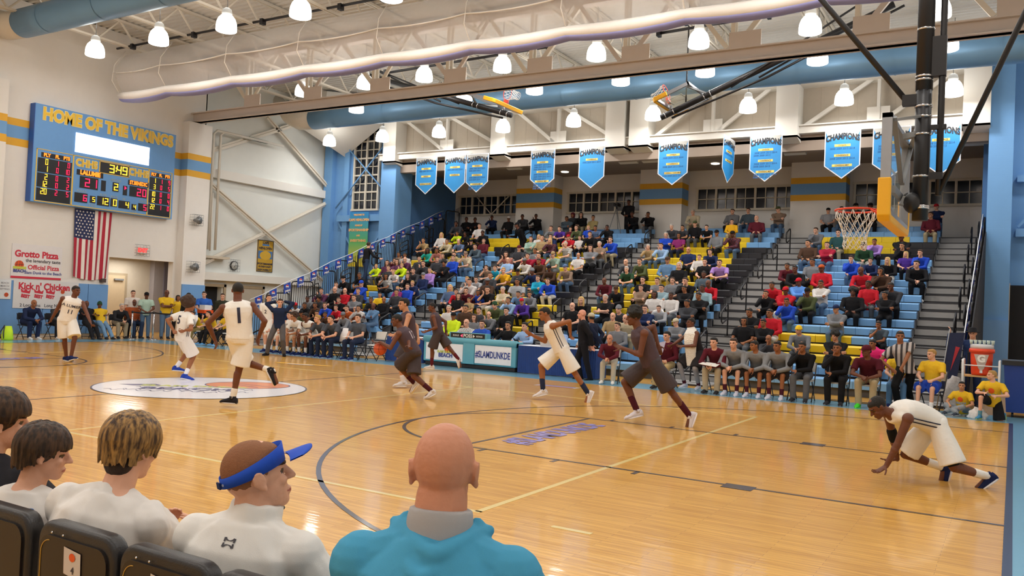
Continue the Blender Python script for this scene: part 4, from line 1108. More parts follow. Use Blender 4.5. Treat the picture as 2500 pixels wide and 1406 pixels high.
def folded(ex, ez, sg, label, rxy=13.2):
    """mast swung up along x; sg = direction the mast runs (+1 right, -1 left)"""
    e_ = empty('basketball_hoop', (ex, rxy, ez), label, 'basketball hoop', 'swung-up side baskets')
    L = 6.8; ang = radians(17.5 if sg < 0 else 21.5); d = Vector((sg*cos(ang), 0, sin(ang))); nrm = Vector((-sg*sin(ang), 0, cos(ang))) if sg > 0 else Vector((sin(ang), 0, cos(ang)))
    o = Vector((ex, rxy, ez))
    def P(a, c=0, n=0): return o+d*a+Vector((0, c, 0))+nrm*n
    b = MB(); b.tube([P(0), P(L)], .09, 16); b.build('mast', BLACK, e_)
    b = MB()
    for a in (.15, .42, 1.4, 1.6): b.tube([P(a-.012), P(a+.012)], .1, 16)
    b.build('clamp_band', CHROME, e_)
    b = MB(); b.tube([P(.3, 0, -.16), P(3.2, 0, -.3), P(L+.2, 0, -.15)], .035, 8); b.tube([P(2.2, 0, -.1), P(L-.3, -.5, .3)], .03, 8); b.tube([P(3.0, 0, -.2), P(L, .6, .3)], .03, 8); b.build('brace_tube', BLACK, e_)
    sub = empty('board_assembly', (0, 0, 0)); sub.parent = e_
    # board frame: local x = nrm reversed (rim points up), z along the mast
    X = -nrm; Z = d; Y = Z.cross(X)
    m = frame((P(.25, 0, .28)-o), X, Y, Z)
    sub.matrix_local = m
    backboard(sub)
    for c in list(sub.children): 
        c.parent = e_; c.matrix_local = m
    bpy.data.objects.remove(sub)
    b = MB()
    for s_ in (-1, 1): b.bar(P(1.2, s_*.8, .22), P(1.5, 0, .05), .05, .05)
    b.bar(P(.4, 0, .2), P(.3, 0, 0), .06, .06); b.build('board_bracket', STEEL, e_)
    return e_
folded(-14.45, 8.08, -1, 'swung-up side basket with yellow padding under the duct, the left one')
folded(-9.2, 7.6, 1, 'swung-up side basket on a long black mast under the duct, the right one')
# loose roof pipes of the hoists
for i, (a, c, lb) in enumerate((((-19.5, 12.75, 9.9), (-12.9, 12.75, 10.05), 'short dark hoist bar under the roof above the left swung-up basket'), ((-9.2, 12.75, 10.0), (-6.0, 12.75, 10.1), 'dark hoist bar with a motor under the roof above the right swung-up basket'))):
    b = MB(); b.tube([a, c], .045, 8); b.box(a[0]-.05, a[0]+.05, a[1]-.1, a[1]+.1, a[2]-.1, a[2]+.1); b.box(c[0]-.05, c[0]+.05, c[1]-.1, c[1]+.1, c[2]-.1, c[2]+.1)
    tag(b.build('hoist_bar', BLACK), lb, 'bar')
b = MB(); b.tube([(-8.45, 13.2, 8.0), (-8.45, 13.2, 11.1)], .02, 6); b.box(-8.6, -8.3, 13.1, 13.3, 10.3, 10.5); tag(b.build('hoist_cable', BLACK), 'thin vertical black hoist cable reaching the right swung-up basket', 'cable')
# ================================================================== SCORER'S TABLE
PADT = mat('table_teal', '#5fa3b5', .45, var=.05); SKN = mat('skirt_navy', '#22407e', .8, var=.15, bump=.4)
e = empty('scorers_table', (-12.8, 8.9, 0), "padded teal scorer's table with white lettered sign panels", 'table')
b = MB(); b.box(-14.3, -11.27, 8.75, 9.15, .12, .80); b.box(-14.25, -11.3, 8.78, 9.12, .0, .12, 1)
o = b.build('padded_body', [PADT, BLACK], e); md = o.modifiers.new('bevel', 'BEVEL'); md.width = .03; md.segments = 3
b = MB(); b.tube([(-14.3, 8.8, .74), (-11.27, 8.8, .74)], .095, 12); b.build('padded_top_edge', PADT, e)
b = MB(); b.box(-14.2, -12.95, 8.735, 8.755, .17, .64); b.build('sign_panel', mat('panel_white', '#e9e7ea', .4), e)
b = MB(); b.box(-12.55, -11.4, 8.735, 8.755, .17, .66); b.build('sign_panel', mat('panel_white', '#e9e7ea', .4), e)
b = MB(); b.box(-12.93, -12.57, 8.72, 8.76, .13, .7); b.build('centre_padding', PADT, e)
yt(e, '#SLAMDUNKDE', -11.98, 8.728, .41, .25, CB, .006, .62)
ball_logo(e, -13.45, 8.728, .50, .12, 'y'); yt(e, 'SLAM DUNK', -13.55, 8.722, .41, .09, mat('ink_lime', '#c5cf55'), .004); yt(e, 'BEACH', -13.52, 8.722, .31, .15, CB, .006)
e = empty('possession_display', (-12.85, 8.85, .80), "black possession and bonus display on top of the scorer's table", 'display')
b = MB(); b.box(-13.45, -12.22, 8.78, 8.98, .80, .97); o = b.build('case', PADT, e)
MB().box(-13.4, -12.28, 8.77, 8.79, .815, .955).build('face', PAN, e)
yt(e, 'POSS', -12.83, 8.765, .885, .13, WHITE, .004); yt(e, 'BONUS', -13.22, 8.765, .885, .06, WHITE, .001); yt(e, 'BONUS', -12.45, 8.765, .885, .06, WHITE, .001)
for s_, mm in ((-1, mat('led_pink', '#ff4a6a', emit=1.6, var=0)), (1, WHITE)):
    b = MB(); b.add([(-12.83+s_*.24, 8.763, .885), (-12.83+s_*.17, 8.763, .93), (-12.83+s_*.17, 8.763, .84)], [(0, 1, 2) if s_ < 0 else (0, 2, 1)]); b.build('arrow', mm, e)
def skirted(x0, x1, y0, y1, z, label):
    e_ = empty('skirted_table', ((x0+x1)/2, (y0+y1)/2, 0), label, 'table', 'navy skirted tables')
    b = MB(); b.box(x0, x1, y0, y1, z-.03, z); b.build('table_top', mat('cloth_white', '#dcdfe8', .6), e_)
    b = MB(); n = int((x1-x0)/.03); ptsf = [(x0+(x1-x0)*i/n, y0-.01-.018*(i % 2)) for i in range(n+1)]+[(x1+.01+.018*(i % 2), y0+(y1-y0)*i/12) for i in range(13)]
    vs = [(a, c, .02) for a, c in ptsf]+[(a, c, z-.01) for a, c in ptsf]; m_ = len(ptsf)
    b.add(vs, [(i, i+1, m_+i+1, m_+i) for i in range(m_-1)]); b.add([(x0-.01, y0, .02), (x0-.01, y1, .02), (x0-.01, y1, z), (x0-.01, y0, z)], [(0, 1, 2, 3)])
    b.build('skirt', SKN, e_); return e_
skirted(-11.22, -8.95, 8.8, 9.4, .74, "navy skirted press table right of the scorer's table")
skirted(-15.75, -14.4, 8.85, 9.4, .74, "navy skirted side table left of the scorer's table")
e = empty('laptop', (-10.45, 9.0, .74), 'open silver laptop facing the officials on the press table', 'laptop')
b = MB(); b.box(-10.65, -10.3, 8.95, 9.18, .74, .755); b.build('base', mat('laptop_silver', '#c9cacd', .3, metal=.5), e)
b = MB(); b.add([(-10.65, 8.95, .755), (-10.3, 8.95, .755), (-10.3, 8.9, .985), (-10.65, 8.9, .985), (-10.65, 8.962, .755), (-10.3, 8.962, .755), (-10.3, 8.912, .985), (-10.65, 8.912, .985)], [(0, 1, 2, 3), (7, 6, 5, 4), (3, 2, 6, 7), (0, 3, 7, 4), (1, 5, 6, 2)]); b.build('screen_lid', mat('laptop_silver', '#c9cacd'), e)
b = MB(); b.ell((-10.47, 8.925, .87), (.016, .006, .02)); b.build('glowing_emblem', mat('laptop_glow', '#ffffff', emit=1.5, var=0), e)
# ================================================================== CHAIRS, BALL, COOLER ...
def folding_chair(x, y, rz, label, group, white=True):
    e_ = empty('folding_chair', (x, y, 0), label, 'chair', group, rz=rz)
    cw = mat('chair_white', '#dedbd6', .45) if white else mat('chair_charcoal', '#2b2c33', .5)
    b = MB(); b.prism([(-.2, -.2), (.2, -.2), (.2, .17), (.17, .2), (-.17, .2), (-.2, .17)], 'z', .43, .46); b.build('seat', cw, e_, True)
    b = MB(); pts = [(-.2, .62), (-.2, .78), (-.16, .84), (.16, .84), (.2, .78), (.2, .62)]; b.prism(pts, 'y', -.25, -.22); b.build('backrest', cw, e_, True)
    for s_ in (-1, 1):
        b = MB(); b.tube([(s_*.21, .22, 0), (s_*.21, -.06, .43), (s_*.21, -.23, .82)], .012, 8); b.build('leg', BLACK, e_, True)
        b = MB(); b.tube([(s_*.19, -.24, 0), (s_*.19, .12, .43)], .012, 8); b.build('leg', BLACK, e_, True)
    b = MB(); b.tube([(-.19, -.2, .06), (.19, -.2, .06)], .008, 6); b.tube([(-.21, .18, .07), (.21, .18, .07)], .008, 6); b.build('stretcher', BLACK, e_, True)
    return e_
def basketball(x, y, z, label, r=.121):
    e_ = empty('basketball', (x, y, z), label, 'ball')
    b = MB(); b.ell((0, 0, 0), r, n=28, rings=18); b.build('ball', mat('ball_orange', '#c8552c', .6, var=.1, bump=.2, bscale=300), e_, True)
    b = MB()
    for ax in range(3):
        pts = []
        for t in range(32):
            a = 2*pi*t/32; c = (cos(a)*r*1.002, sin(a)*r*1.002, 0); pts.append((c[0], c[1], c[2]) if ax == 0 else ((c[0], 0, c[1]) if ax == 1 else (r*.45, cos(a)*r*.89, sin(a)*r*.89)))
        b.tube(pts, .0028, 5, closed=True)
    b.build('seams', BLACKM, e_, True); return e_
# cooler on its cart, right end
e = empty('cooler_cart', (-.51, 9.0, 0), 'white metal cart holding the orange drink cooler by the right end', 'cart')
def cartp(mb, n_, m): return mb.build(n_, m, e)
CX0, CX1, CYY = -.83, -.19, 8.75
b = MB()
for xx in (CX0, CX1):
    b.tube([(xx, CYY, .05), (xx, CYY, 1.04), (xx, CYY+.03, 1.08), (xx, CYY+.45, 1.08), (xx, CYY+.48, 1.04), (xx, CYY+.48, .05)], .024, 10)
b.tube([(CX0, CYY, .98), (CX1, CYY, .98)], .012, 8); cartp(b, 'frame', mat('cart_white', '#e2e2e2', .35))
b = MB(); b.box(CX0, CX1, CYY, CYY+.48, .75, .78); cartp(b, 'shelf', mat('cart_wood', '#c99c60'))
for xx in (CX0, CX1):
    for yy in (CYY, CYY+.48):
        b = MB(); b.tube([(xx-.012, yy, .04), (xx+.012, yy, .04)], .04, 12); cartp(b, 'wheel', BLACK)
KX, KY, KZ = -.51, 9.0, .785
e = empty('drink_cooler', (KX, KY, KZ), 'round orange drink cooler with white lid on the white cart', 'cooler')
b = MB(); b.lathe([(.175, 0), (.185, .05), (.205, .48), (.205, .5)], 28, (KX, KY, KZ)); b.build('barrel', mat('cooler_orange', '#e2441c', .45), e)
b = MB(); b.lathe([(.225, .45), (.232, .49), (.225, .53)], 28, (KX, KY, KZ)); b.build('rim_band', mat('cooler_orange', '#e2441c'), e)
b = MB(); b.lathe([(.21, .53), (.21, .60), (.2, .62)], 28, (KX, KY, KZ)); b.build('lid', mat('cooler_white', '#d6d6da', .4), e)
b = MB(); b.box(KX-.025, KX+.025, KY-.235, KY-.18, KZ+.05, KZ+.1); b.build('tap', mat('cooler_white', '#d6d6da'), e)
b = MB(); b.add([(KX-.13, KY-.205, KZ+.42), (KX+.13, KY-.205, KZ+.42), (KX+.05, KY-.195, KZ+.14), (KX, KY-.19, KZ+.08), (KX-.05, KY-.195, KZ+.14)], [(0, 4, 3, 2, 1)]); b.build('grey_emblem', mat('cooler_grey', '#bdaea6'), e)
yt(e, 'G', KX, KY-.212, KZ+.33, .19, WHITE, .012)
e = empty('cup_rack', (KX, KY, KZ+.62), 'row of small patterned cups standing on top of the orange cooler', 'cups')
for i in range(6):
    b = MB(); b.lathe([(.025, 0), (.034, .085)], 12, (KX-.19+.076*i, KY-.08, KZ+.62)); b.build('cup', mat('cup_green', '#b9c7bd', var=.6, scale=40), e)
e = empty('waste_bin', (.25, 9.1, 0), 'dark blue rolling waste bin at the far right edge of the floor', 'bin')
b = MB(); b.add([(-.06, 8.85, .1), (.62, 8.85, .1), (.62, 9.5, .1), (-.06, 9.5, .1), (-.12, 8.75, 1.05), (.7, 8.75, 1.05), (.7, 9.6, 1.05), (-.12, 9.6, 1.05)], [(0, 3, 2, 1), (0, 1, 5, 4), (1, 2, 6, 5), (2, 3, 7, 6), (3, 0, 4, 7)]); b.build('tub', mat('bin_blue', '#1f3a82', .5), e)
b = MB(); b.box(-.15, .73, 8.72, 9.63, 1.03, 1.12); b.build('black_liner', BLACK, e)
for xx in (.05, .5): b = MB(); b.tube([(xx-.02, 8.95, .05), (xx+.02, 8.95, .05)], .05, 12); b.build('wheel', BLACK, e)
# stanchions with belt
STP = [(-26.75, 8.25), (-26.25, 8.75), (-25.6, 9.35)]
for i, (x, y) in enumerate(STP):
    e = empty('stanchion', (x, y, 0), 'chrome barrier post by the hall doorway, %s from the left' % ORD[i+1], 'stanchion', 'chrome barrier posts')
    b = MB(); b.lathe([(.17, 0), (.17, .015), (.06, .04), (.03, .06)], 20, (x, y, 0)); b.build('base', CHROME, e)
    b = MB(); b.tube([(x, y, .04), (x, y, .98)], .03, 12); b.build('post', CHROME, e)
    b = MB(); b.tube([(x, y, .93), (x, y, 1.0)], .036, 12); b.build('belt_head', BLACK, e)
for i in range(2):
    (x, y), (x2_, y2_) = STP[i], STP[i+1]
    b = MB(); n = 8; vs = []
    for k in range(n+1):
        f = k/n; zz = .96-.03*sin(f*pi); vs += [(x+(x2_-x)*f, y+(y2_-y)*f, zz+.025), (x+(x2_-x)*f, y+(y2_-y)*f, zz-.025)]
    b.add(vs, [(2*k, 2*k+1, 2*k+3, 2*k+2) for k in range(n)]); tag(b.build('barrier_belt', BLACKM), 'black belt stretched between the %s and %s chrome posts' % (ORD[i+1], ORD[i+2]), 'belt', 'barrier belts')
# bag by the left wall, bottle, towels
def bag(x, y, col, label, s=1.0):
    e_ = empty('sports_bag', (x, y, 0), label, 'bag'); b = MB()
    b.loft([((x, y, .0), (1, 0, 0), (0, 1, 0), .17*s, .12*s), ((x, y, .06), (1, 0, 0), (0, 1, 0), .2*s, .14*s), ((x, y, .25*s), (1, 0, 0), (0, 1, 0), .18*s, .12*s), ((x, y+.03, .4*s), (1, 0, 0), (0, 1, 0), .1*s, .07*s)], 16); b.build('bag_body', mat('bag'+col, col, .8, bump=.5), e_)
    b = MB(); b.tube([(x-.08, y-.14*s, .05), (x-.09, y-.17*s, .2*s), (x-.02, y-.08*s, .42*s), (x+.06, y-.14*s, .2*s), (x+.07, y-.13*s, .05)], .018, 6); b.build('strap', mat('bag_strap', '#3a3c40'), e_)
bag(-26.9, 4.05, '#c9ee2e', 'neon yellow backpack on the floor at the left wall', 1.1)
bag(-18.45, 8.5, '#26262c', 'black duffel on the floor at the left end of the home bench', 1.0)
def cloth_pile(x, y, r, label, seed, h=.16, col='#d9d5d2'):
    rnd = random.Random(seed); b = MB()
    b.ell((x, y, h*.3), (r, r*.75, h), n=20, rings=14); o = b.build('towel_pile', mat('towel'+col, col, .9, var=.25, scale=25, bump=.9, bscale=18))
    for v in o.data.vertices:
        v.co.z = max(.0, v.co.z+.03*sin(v.co.x*31+seed)*cos(v.co.y*37)); v.co.x += .02*sin(v.co.z*60+seed)
    tag(o, label, 'towels')
cloth_pile(-.52, 7.9, .17, 'heap of white towels on the blue border beside the kneeling boy', 3)
cloth_pile(-1.0, 9.3, .2, 'grey bundled towels behind the tall seated boy in yellow', 5, .55, '#b9b4b2')
e = empty('team_banner_stand', (-1.1, 9.8, 0), 'leaning navy pop-up flag with a red emblem beside the stair aisle', 'flag')
b = MB(); b.add([(-1.16, 9.7, 1.6), (-.86, 9.9, 1.62), (-1.0, 9.6, .4), (-1.28, 9.5, .32)], [(0, 3, 2, 1)]); b.add([(-1.16, 9.71, 1.6), (-.86, 9.91, 1.62), (-1.0, 9.61, .4), (-1.28, 9.51, .32)], [(0, 1, 2, 3)]); b.build('cloth', mat('flag_dark_navy', '#1e2747', .8, bump=.4), e)
b = MB(); b.add([(-1.02, 9.74, 1.32), (-.94, 9.77, 1.3), (-1.1, 9.6, .8)], [(0, 2, 1)]); b.build('red_emblem', mat('emblem_red', '#a8242e'), e)
b = MB(); b.tube([(-1.32, 9.4, .02), (-1.14, 9.72, 1.68)], .012, 6); b.build('pole', STEEL, e)
# ================================================================== PEOPLE: figure builder
def V(*a): return Vector(a) if len(a) > 1 else Vector(a[0])
def ik(a, b, l1, l2, pole):
    d = b-a; L = min(d.length, (l1+l2)*.999); n = d.normalized()
    x = (l1*l1-l2*l2+L*L)/(2*L); h = math.sqrt(max(0, l1*l1-x*x))
    p = pole-n*pole.dot(n)
    if p.length < 1e-4: p = Vector((0, 0, 1)).cross(n)
    return a+n*x+p.normalized()*h, a+n*L
def remesh(mb, vox, smooth=2, name='m'):
    me = mb.mesh(name, [])
    o = bpy.data.objects.new('tmp', me); WORK.collection.objects.link(o)
    md = o.modifiers.new('r', 'REMESH'); md.mode = 'VOXEL'; md.voxel_size = vox; md.use_smooth_shade = True
    if smooth: m2 = o.modifiers.new('s', 'SMOOTH'); m2.iterations = smooth; m2.factor = .5
    WORK.view_layers[0].update(); dg = WORK.view_layers[0].depsgraph
    r = bpy.data.meshes.new_from_object(o.evaluated_get(dg)); r.name = name
    bpy.data.objects.remove(o); bpy.data.meshes.remove(me)
    r.polygons.foreach_set('use_smooth', [True]*len(r.polygons))
    return r
def hand(mb, wr, d, n, right, curl=.5, s=1.0, spread=.0, w=None):
    """palm from wrist wr along d, palm faces n; fingers curl towards n"""
    d = d.normalized(); n = (n-d*n.dot(d)).normalized(); sd = d.cross(n)      # side axis
    th = -sd if right else sd                                                   # thumb side
    mb.loft([(wr-d*.01*s, sd, n, .026*s, .02*s), (wr+d*.03*s, sd, n, .036*s, .017*s), (wr+d*.075*s, sd, n, .041*s, .015*s), (wr+d*.093*s, sd, n, .038*s, .011*s)], 12)
    for i, (off, ln) in enumerate(((.031, .95), (.011, 1.08), (-.010, 1.0), (-.029, .8))):
        p = wr+d*(.088-.004*abs(i-1))*s+th*off*s; dd = (d+th*spread*(off*9)).normalized(); c = curl*.9
        for L, r in ((.040, .0092), (.026, .0086), (.021, .008)):
            dd = (Matrix.Rotation(-c, 3, sd)@dd)
            if dd.dot(n) < 0 and c > 0: dd = dd
            q = p+dd*L*ln*s; mb.capsule(p, q, r*s, r*s*.93, 8); p = q; c = curl*1.05
    p = wr+d*.028*s+th*.03*s; dd = (d*.62+th*.75+n*.25).normalized()
    for L, r in ((.036, .012), (.03, .0105), (.022, .0095)):
        q = p+dd*L*s; mb.capsule(p, q, r*s, r*s*.95, 8); p = q; dd = (dd*.8+d*.35+n*.25*curl).normalized()
DEF = dict(S=1.0, fat=1.0, pel=(0, 0, .95), spine=(0, .02, 1), bend=(0, 0, 0), side=None, hip=None, head=(0, 1, 0), hup=None, rcurl=.5, lcurl=.5, spread=0.0,
           re=(1, -1, -.3), le=(-1, -1, -.3), rk=(0, 1, 0), lk=(0, 1, 0), rtoe=(.1, 1, 0), ltoe=(-.1, 1, 0), rn=None, ln=None, rhd=None, lhd=None, neck=.72, shw=.198, shrug=(0, 0))
class Fig: pass
def solve(pose):
    P = dict(DEF); P.update(pose); S = P['S']; F = Fig(); F.P = P; F.S = S; f = P['fat']
    v = lambda k: Vector(P[k])
    F.pel = v('pel'); F.sp = v('spine').normalized(); bend = v('bend')
    side = v('side') if P['side'] else Vector((1, 0, 0)); side = (side-F.sp*side.dot(F.sp)).normalized(); F.side = side
    hs = v('hip') if P['hip'] else side; hs = hs.normalized(); F.hs = hs
    F.fw = F.sp.cross(side)*1.0
    F.c7 = F.pel+F.sp*.50*S
    F.mid = F.pel+F.sp*.24*S+bend*S
    F.rs = F.c7-F.sp*(.072-P['shrug'][0])*S+side*P['shw']*S*(.9+.1*f); F.ls = F.c7-F.sp*(.072-P['shrug'][1])*S-side*P['shw']*S*(.9+.1*f)
    hd = v('head').normalized(); up = Vector(P['hup']) if P['hup'] else Vector((0, 0, 1))
    up = (up-hd*up.dot(hd)).normalized(); F.hf = hd; F.hu = up; F.hr = hd.cross(up)
    nd = (F.sp*.6+up*.4+hd*.12).normalized()
    F.hc = F.c7+nd*.10*S*P['neck']+up*.085*S+hd*.025*S
    F.HM = frame(F.hc, F.hr, F.hf, F.hu)@Matrix.Diagonal((S, S, S, 1))
    F.re, F.rw = ik(F.rs, v('rh'), .29*S, .26*S, v('re')); F.le, F.lw = ik(F.ls, v('lh'), .29*S, .26*S, v('le'))
    F.rhip = F.pel+hs*.095*S; F.lhip = F.pel-hs*.095*S
    F.rkn, F.ra = ik(F.rhip, v('rf'), .44*S, .43*S, v('rk')); F.lkn, F.la = ik(F.lhip, v('lf'), .44*S, .43*S, v('lk'))
    F.rt = v('rtoe').normalized(); F.lt = v('ltoe').normalized()
    return F
def torso_rings(F, inf, up_to=.53, lo=-.09):
    S = F.S; f = F.P['fat']; A = F.side; B = F.fw; H = F.hs
    T = [(-.09, .125*f, .105*f), (-.03, .16*f, .12*f), (.05, .155*f, .115*f), (.15, .150*f, .112*f), (.25, .156*f, .116*f), (.35, .175, .122), (.42, .178, .112), (.47, .125, .088), (.505, .085, .07), (.53, .058, .055)]
    R_ = []
    for t, a, b_ in T:
        if t < lo-1e-6 or t > up_to+1e-6: continue
        w_ = max(0, 1-((t-.24)/.27)**2); c = F.pel+F.sp*t*S+Vector(F.P['bend'])*S*w_
        k = min(1, max(0, t/.3)); u = (H*(1-k)+A*k).normalized()
        R_.append((c, u, B, (a+inf)*S, (b_+inf)*S))
    return R_
def P_(F): return F.P.get('neckw', 1.0)
def body_mb(F, hands=True, feet=True, light=False):
    S = F.S; f = F.P['fat']; mb = MB(); ff = .85+.15*f
    mb.loft(torso_rings(F, 0), 18)
    for hp in (F.rhip, F.lhip): mb.ell(hp-F.fw*.02*S, .086*S*f)
    for sh, el, wr in ((F.rs, F.re, F.rw), (F.ls, F.le, F.lw)):
        mb.ell(sh, .060*S); mb.capsule(sh, el, .050*S*ff, .038*S*ff); mb.capsule(el, wr, .041*S*ff, .027*S)
        mb.ell(el+(wr-el)*.25, .043*S*ff)
        mb.capsule(sh, F.c7-F.sp*.012*S, .040*S, .050*S)
    for hp, kn, an in ((F.rhip, F.rkn, F.ra), (F.lhip, F.lkn, F.la)):
        mb.capsule(hp, kn, .083*S*f, .054*S); mb.capsule(kn, an, .052*S, .036*S)
        d = (an-kn).normalized(); bk = (hp-kn).normalized(); bk = (bk-d*bk.dot(d)); bk = bk.normalized() if bk.length > .1 else Vector((0, -1, 0))
        mb.capsule(kn+d*.08*S-(-bk)*.018*S, kn+d*.22*S+bk*.012*S, .048*S, .040*S)
    for an, t in ((F.ra, F.rt), (F.la, F.lt)):
        mb.capsule(an-Vector((0, 0, .02))*S, an+t*.13*S-Vector((0, 0, .045))*S, .034*S, .026*S)
    mb.capsule(F.c7-F.sp*.02*S, F.hc-F.hu*.05*S-F.hf*.015*S, .062*S*P_(F), .056*S*P_(F))
    h = lambda x, y, z: F.HM@Vector((x, y, z))
    M3 = Matrix((F.hr, F.hf, F.hu)).transposed()
    E = lambda x, y, z, r: mb.ell(h(x, y, z), tuple(q*S for q in r), M3, 16, 12)
    E(0, -.006, .028, (.075, .096, .092)); E(0, .018, -.035, (.060, .072, .072)); E(0, .060, -.085, (.030, .028, .024)); E(0, .03, -.06, (.05, .058, .045))
    E(0, .080, .030, (.052, .016, .012))                       # brow ridge
    for s_ in (-1, 1):
        E(s_*.036, .064, -.022, (.020, .019, .019)); E(s_*.076, -.008, -.004, (.010, .017, .028)); E(s_*.080, -.013, .004, (.007, .015, .021))
    mb.capsule(h(0, .088, .018), h(0, .112, -.022), .008*S, .0115*S, 10); E(0, .101, -.024, (.016, .010, .008))
    E(0, .088, -.056, (.026, .011, .007)); E(0, .087, -.066, (.022, .011, .007))
    if light:
        for s_ in (-1, 1):
            mb.tube([h(s_*(.081+.003*sin(t*pi/8)), -.014+.016*cos(t*pi/8-.3), .003+.024*sin(t*pi/8-.3)) for t in range(-3, 12)], .0045*S, 8)
            mb.ell(h(s_*.080, .0, -.026), (.007*S, .009*S, .010*S), M3)
    for right, wr, el, nn, hd, cu in ((True, F.rw, F.re, F.P['rn'], F.P['rhd'], F.P['rcurl']), (False, F.lw, F.le, F.P['ln'], F.P['lhd'], F.P['lcurl'])):
        d = Vector(hd) if hd else (wr-el)
        n_ = Vector(nn) if nn else (-F.side if right else F.side)*.7-Vector((0, 0, .6))
        hand(mb, wr, d, n_, right, cu, S, F.P['spread'])
    return mb
def paint_head(F, me):
    """material slots: 0 skin, 1 eye, 2 lips, 3 brow"""
    inv = F.HM.inverted()
    n = len(me.polygons); co = np.empty(n*3); me.polygons.foreach_get('center', co); co = co.reshape(-1, 3)
    M = np.array(inv); L = co@M[:3, :3].T+M[:3, 3]
    mi = np.zeros(n, int); fr = L[:, 1] > .05
    for s_ in (-1, 1):
        e_ = ((L[:, 0]-s_*.031)/.0155)**2+((L[:, 2]-.006)/.0085)**2 < 1; mi[e_ & fr] = 1
        b_ = ((L[:, 0]-s_*.032)/.022)**2+((L[:, 2]-.030)/.0055)**2 < 1; mi[b_ & fr] = 3
    m_ = (L[:, 0]/.025)**2+((L[:, 2]+.061)/.0085)**2 < 1; mi[m_ & (L[:, 1] > .06)] = 2
    me.polygons.foreach_set('material_index', mi.tolist())
def shirt_mb(F, sleeve='long', inf=.014, lo=-.09, hood=False, collar=False, loose=1.0):
    S = F.S; f = F.P['fat']; ff = .85+.15*f; mb = MB()
    rings = torso_rings(F, inf*loose, .505, lo)
    if lo < -.03:
        c, u, v_, a, b_ = rings[0]; rings[0] = (c, u, v_, a+.02*S*loose, b_+.015*S*loose)
    mb.loft(rings, 22)
    for sh, el, wr in ((F.rs, F.re, F.rw), (F.ls, F.le, F.lw)):
        if sleeve == 'none':
            q = F.c7-F.sp*.012*S; mb.capsule(q+(sh-q)*.15, q+(sh-q)*.66, .060*S, .058*S); continue
        mb.ell(sh, (.057+inf)*S); mb.capsule(sh, F.c7-F.sp*.018*S, (.044+inf)*S, (.050+inf)*S)
        if sleeve == 'long':
            mb.capsule(sh, el, (.050*ff+inf)*S, (.040*ff+inf)*S); w_ = wr-(wr-el).normalized()*.015*S; mb.capsule(el, w_, (.042*ff+inf)*S, (.030+inf*.8)*S); mb.ell(el, (.045*ff+inf)*S)
        else:
            q = sh+(el-sh)*F.P.get('sleeve', .68); mb.loft([(sh, *perp(el-sh), .056*S+inf*S, .056*S+inf*S), (sh+(el-sh)*F.P.get('sleeve', .68)*.5, *perp(el-sh), (.054*ff+inf)*S, (.054*ff+inf)*S), (q, *perp(el-sh), (.056*ff+inf)*S, (.056*ff+inf)*S)], 14)
    if hood:
        c = F.c7-F.sp*.015*S-F.fw*.055*S
        mb.ell(c, (.115*S, .075*S, .07*S), Matrix((F.side, F.fw, F.sp)).transposed()); mb.capsule(c+F.side*.08*S, F.c7+F.side*.06*S+F.fw*.04*S, .04*S, .03*S); mb.capsule(c-F.side*.08*S, F.c7-F.side*.06*S+F.fw*.04*S, .04*S, .03*S)
    if collar:
        mb.loft([(F.c7-F.sp*.03*S, F.side, F.fw, .075*S, .07*S), (F.c7+F.sp*.045*S, F.side, F.fw, .070*S, .068*S)], 16)
    return mb
def perp(d):
    d = d.normalized(); u = d.cross(Vector((0, 0, 1)));
    if u.length < .1: u = d.cross(Vector((1, 0, 0)))
    u.normalize(); return u, d.cross(u)
def pants_mb(F, kind='long', inf=.013, top=.05):
    S = F.S; f = F.P['fat']; mb = MB()
    tr = torso_rings(F, inf, top); c_, u_, v_, a_, b_ = tr[-1]; tr.append((c_+F.sp*.07*S, u_, v_, a_-.022*S, b_-.022*S)); tr[-2] = (c_, u_, v_, a_-.004*S, b_-.004*S)
    mb.loft(tr, 20)
    for hp, kn, an in ((F.rhip, F.rkn, F.ra), (F.lhip, F.lkn, F.la)):
        mb.ell(hp-F.fw*.012*S, (.080*f+inf)*S); u, w_ = perp(kn-hp)
        if kind == 'long':
            mb.capsule(hp, kn, (.083*f+inf)*S, (.060+inf)*S); e_ = an+(kn-an).normalized()*.01*S
            mb.capsule(kn, e_, (.058+inf)*S, (.047+inf)*S)
        else:
            q = hp+(kn-hp)*(.93 if kind == 'shorts' else .6); mb.capsule(hp, hp+(kn-hp)*.5, (.080*f+inf)*S, (.088+inf)*S)
            mb.loft([(hp, u, w_, (.080*f+inf)*S, (.080*f+inf)*S), (hp+(q-hp)*.5, u, w_, (.102+inf)*S, (.102+inf)*S), (q, u, w_, (.118+inf)*S, (.118+inf)*S)], 16)
    return mb
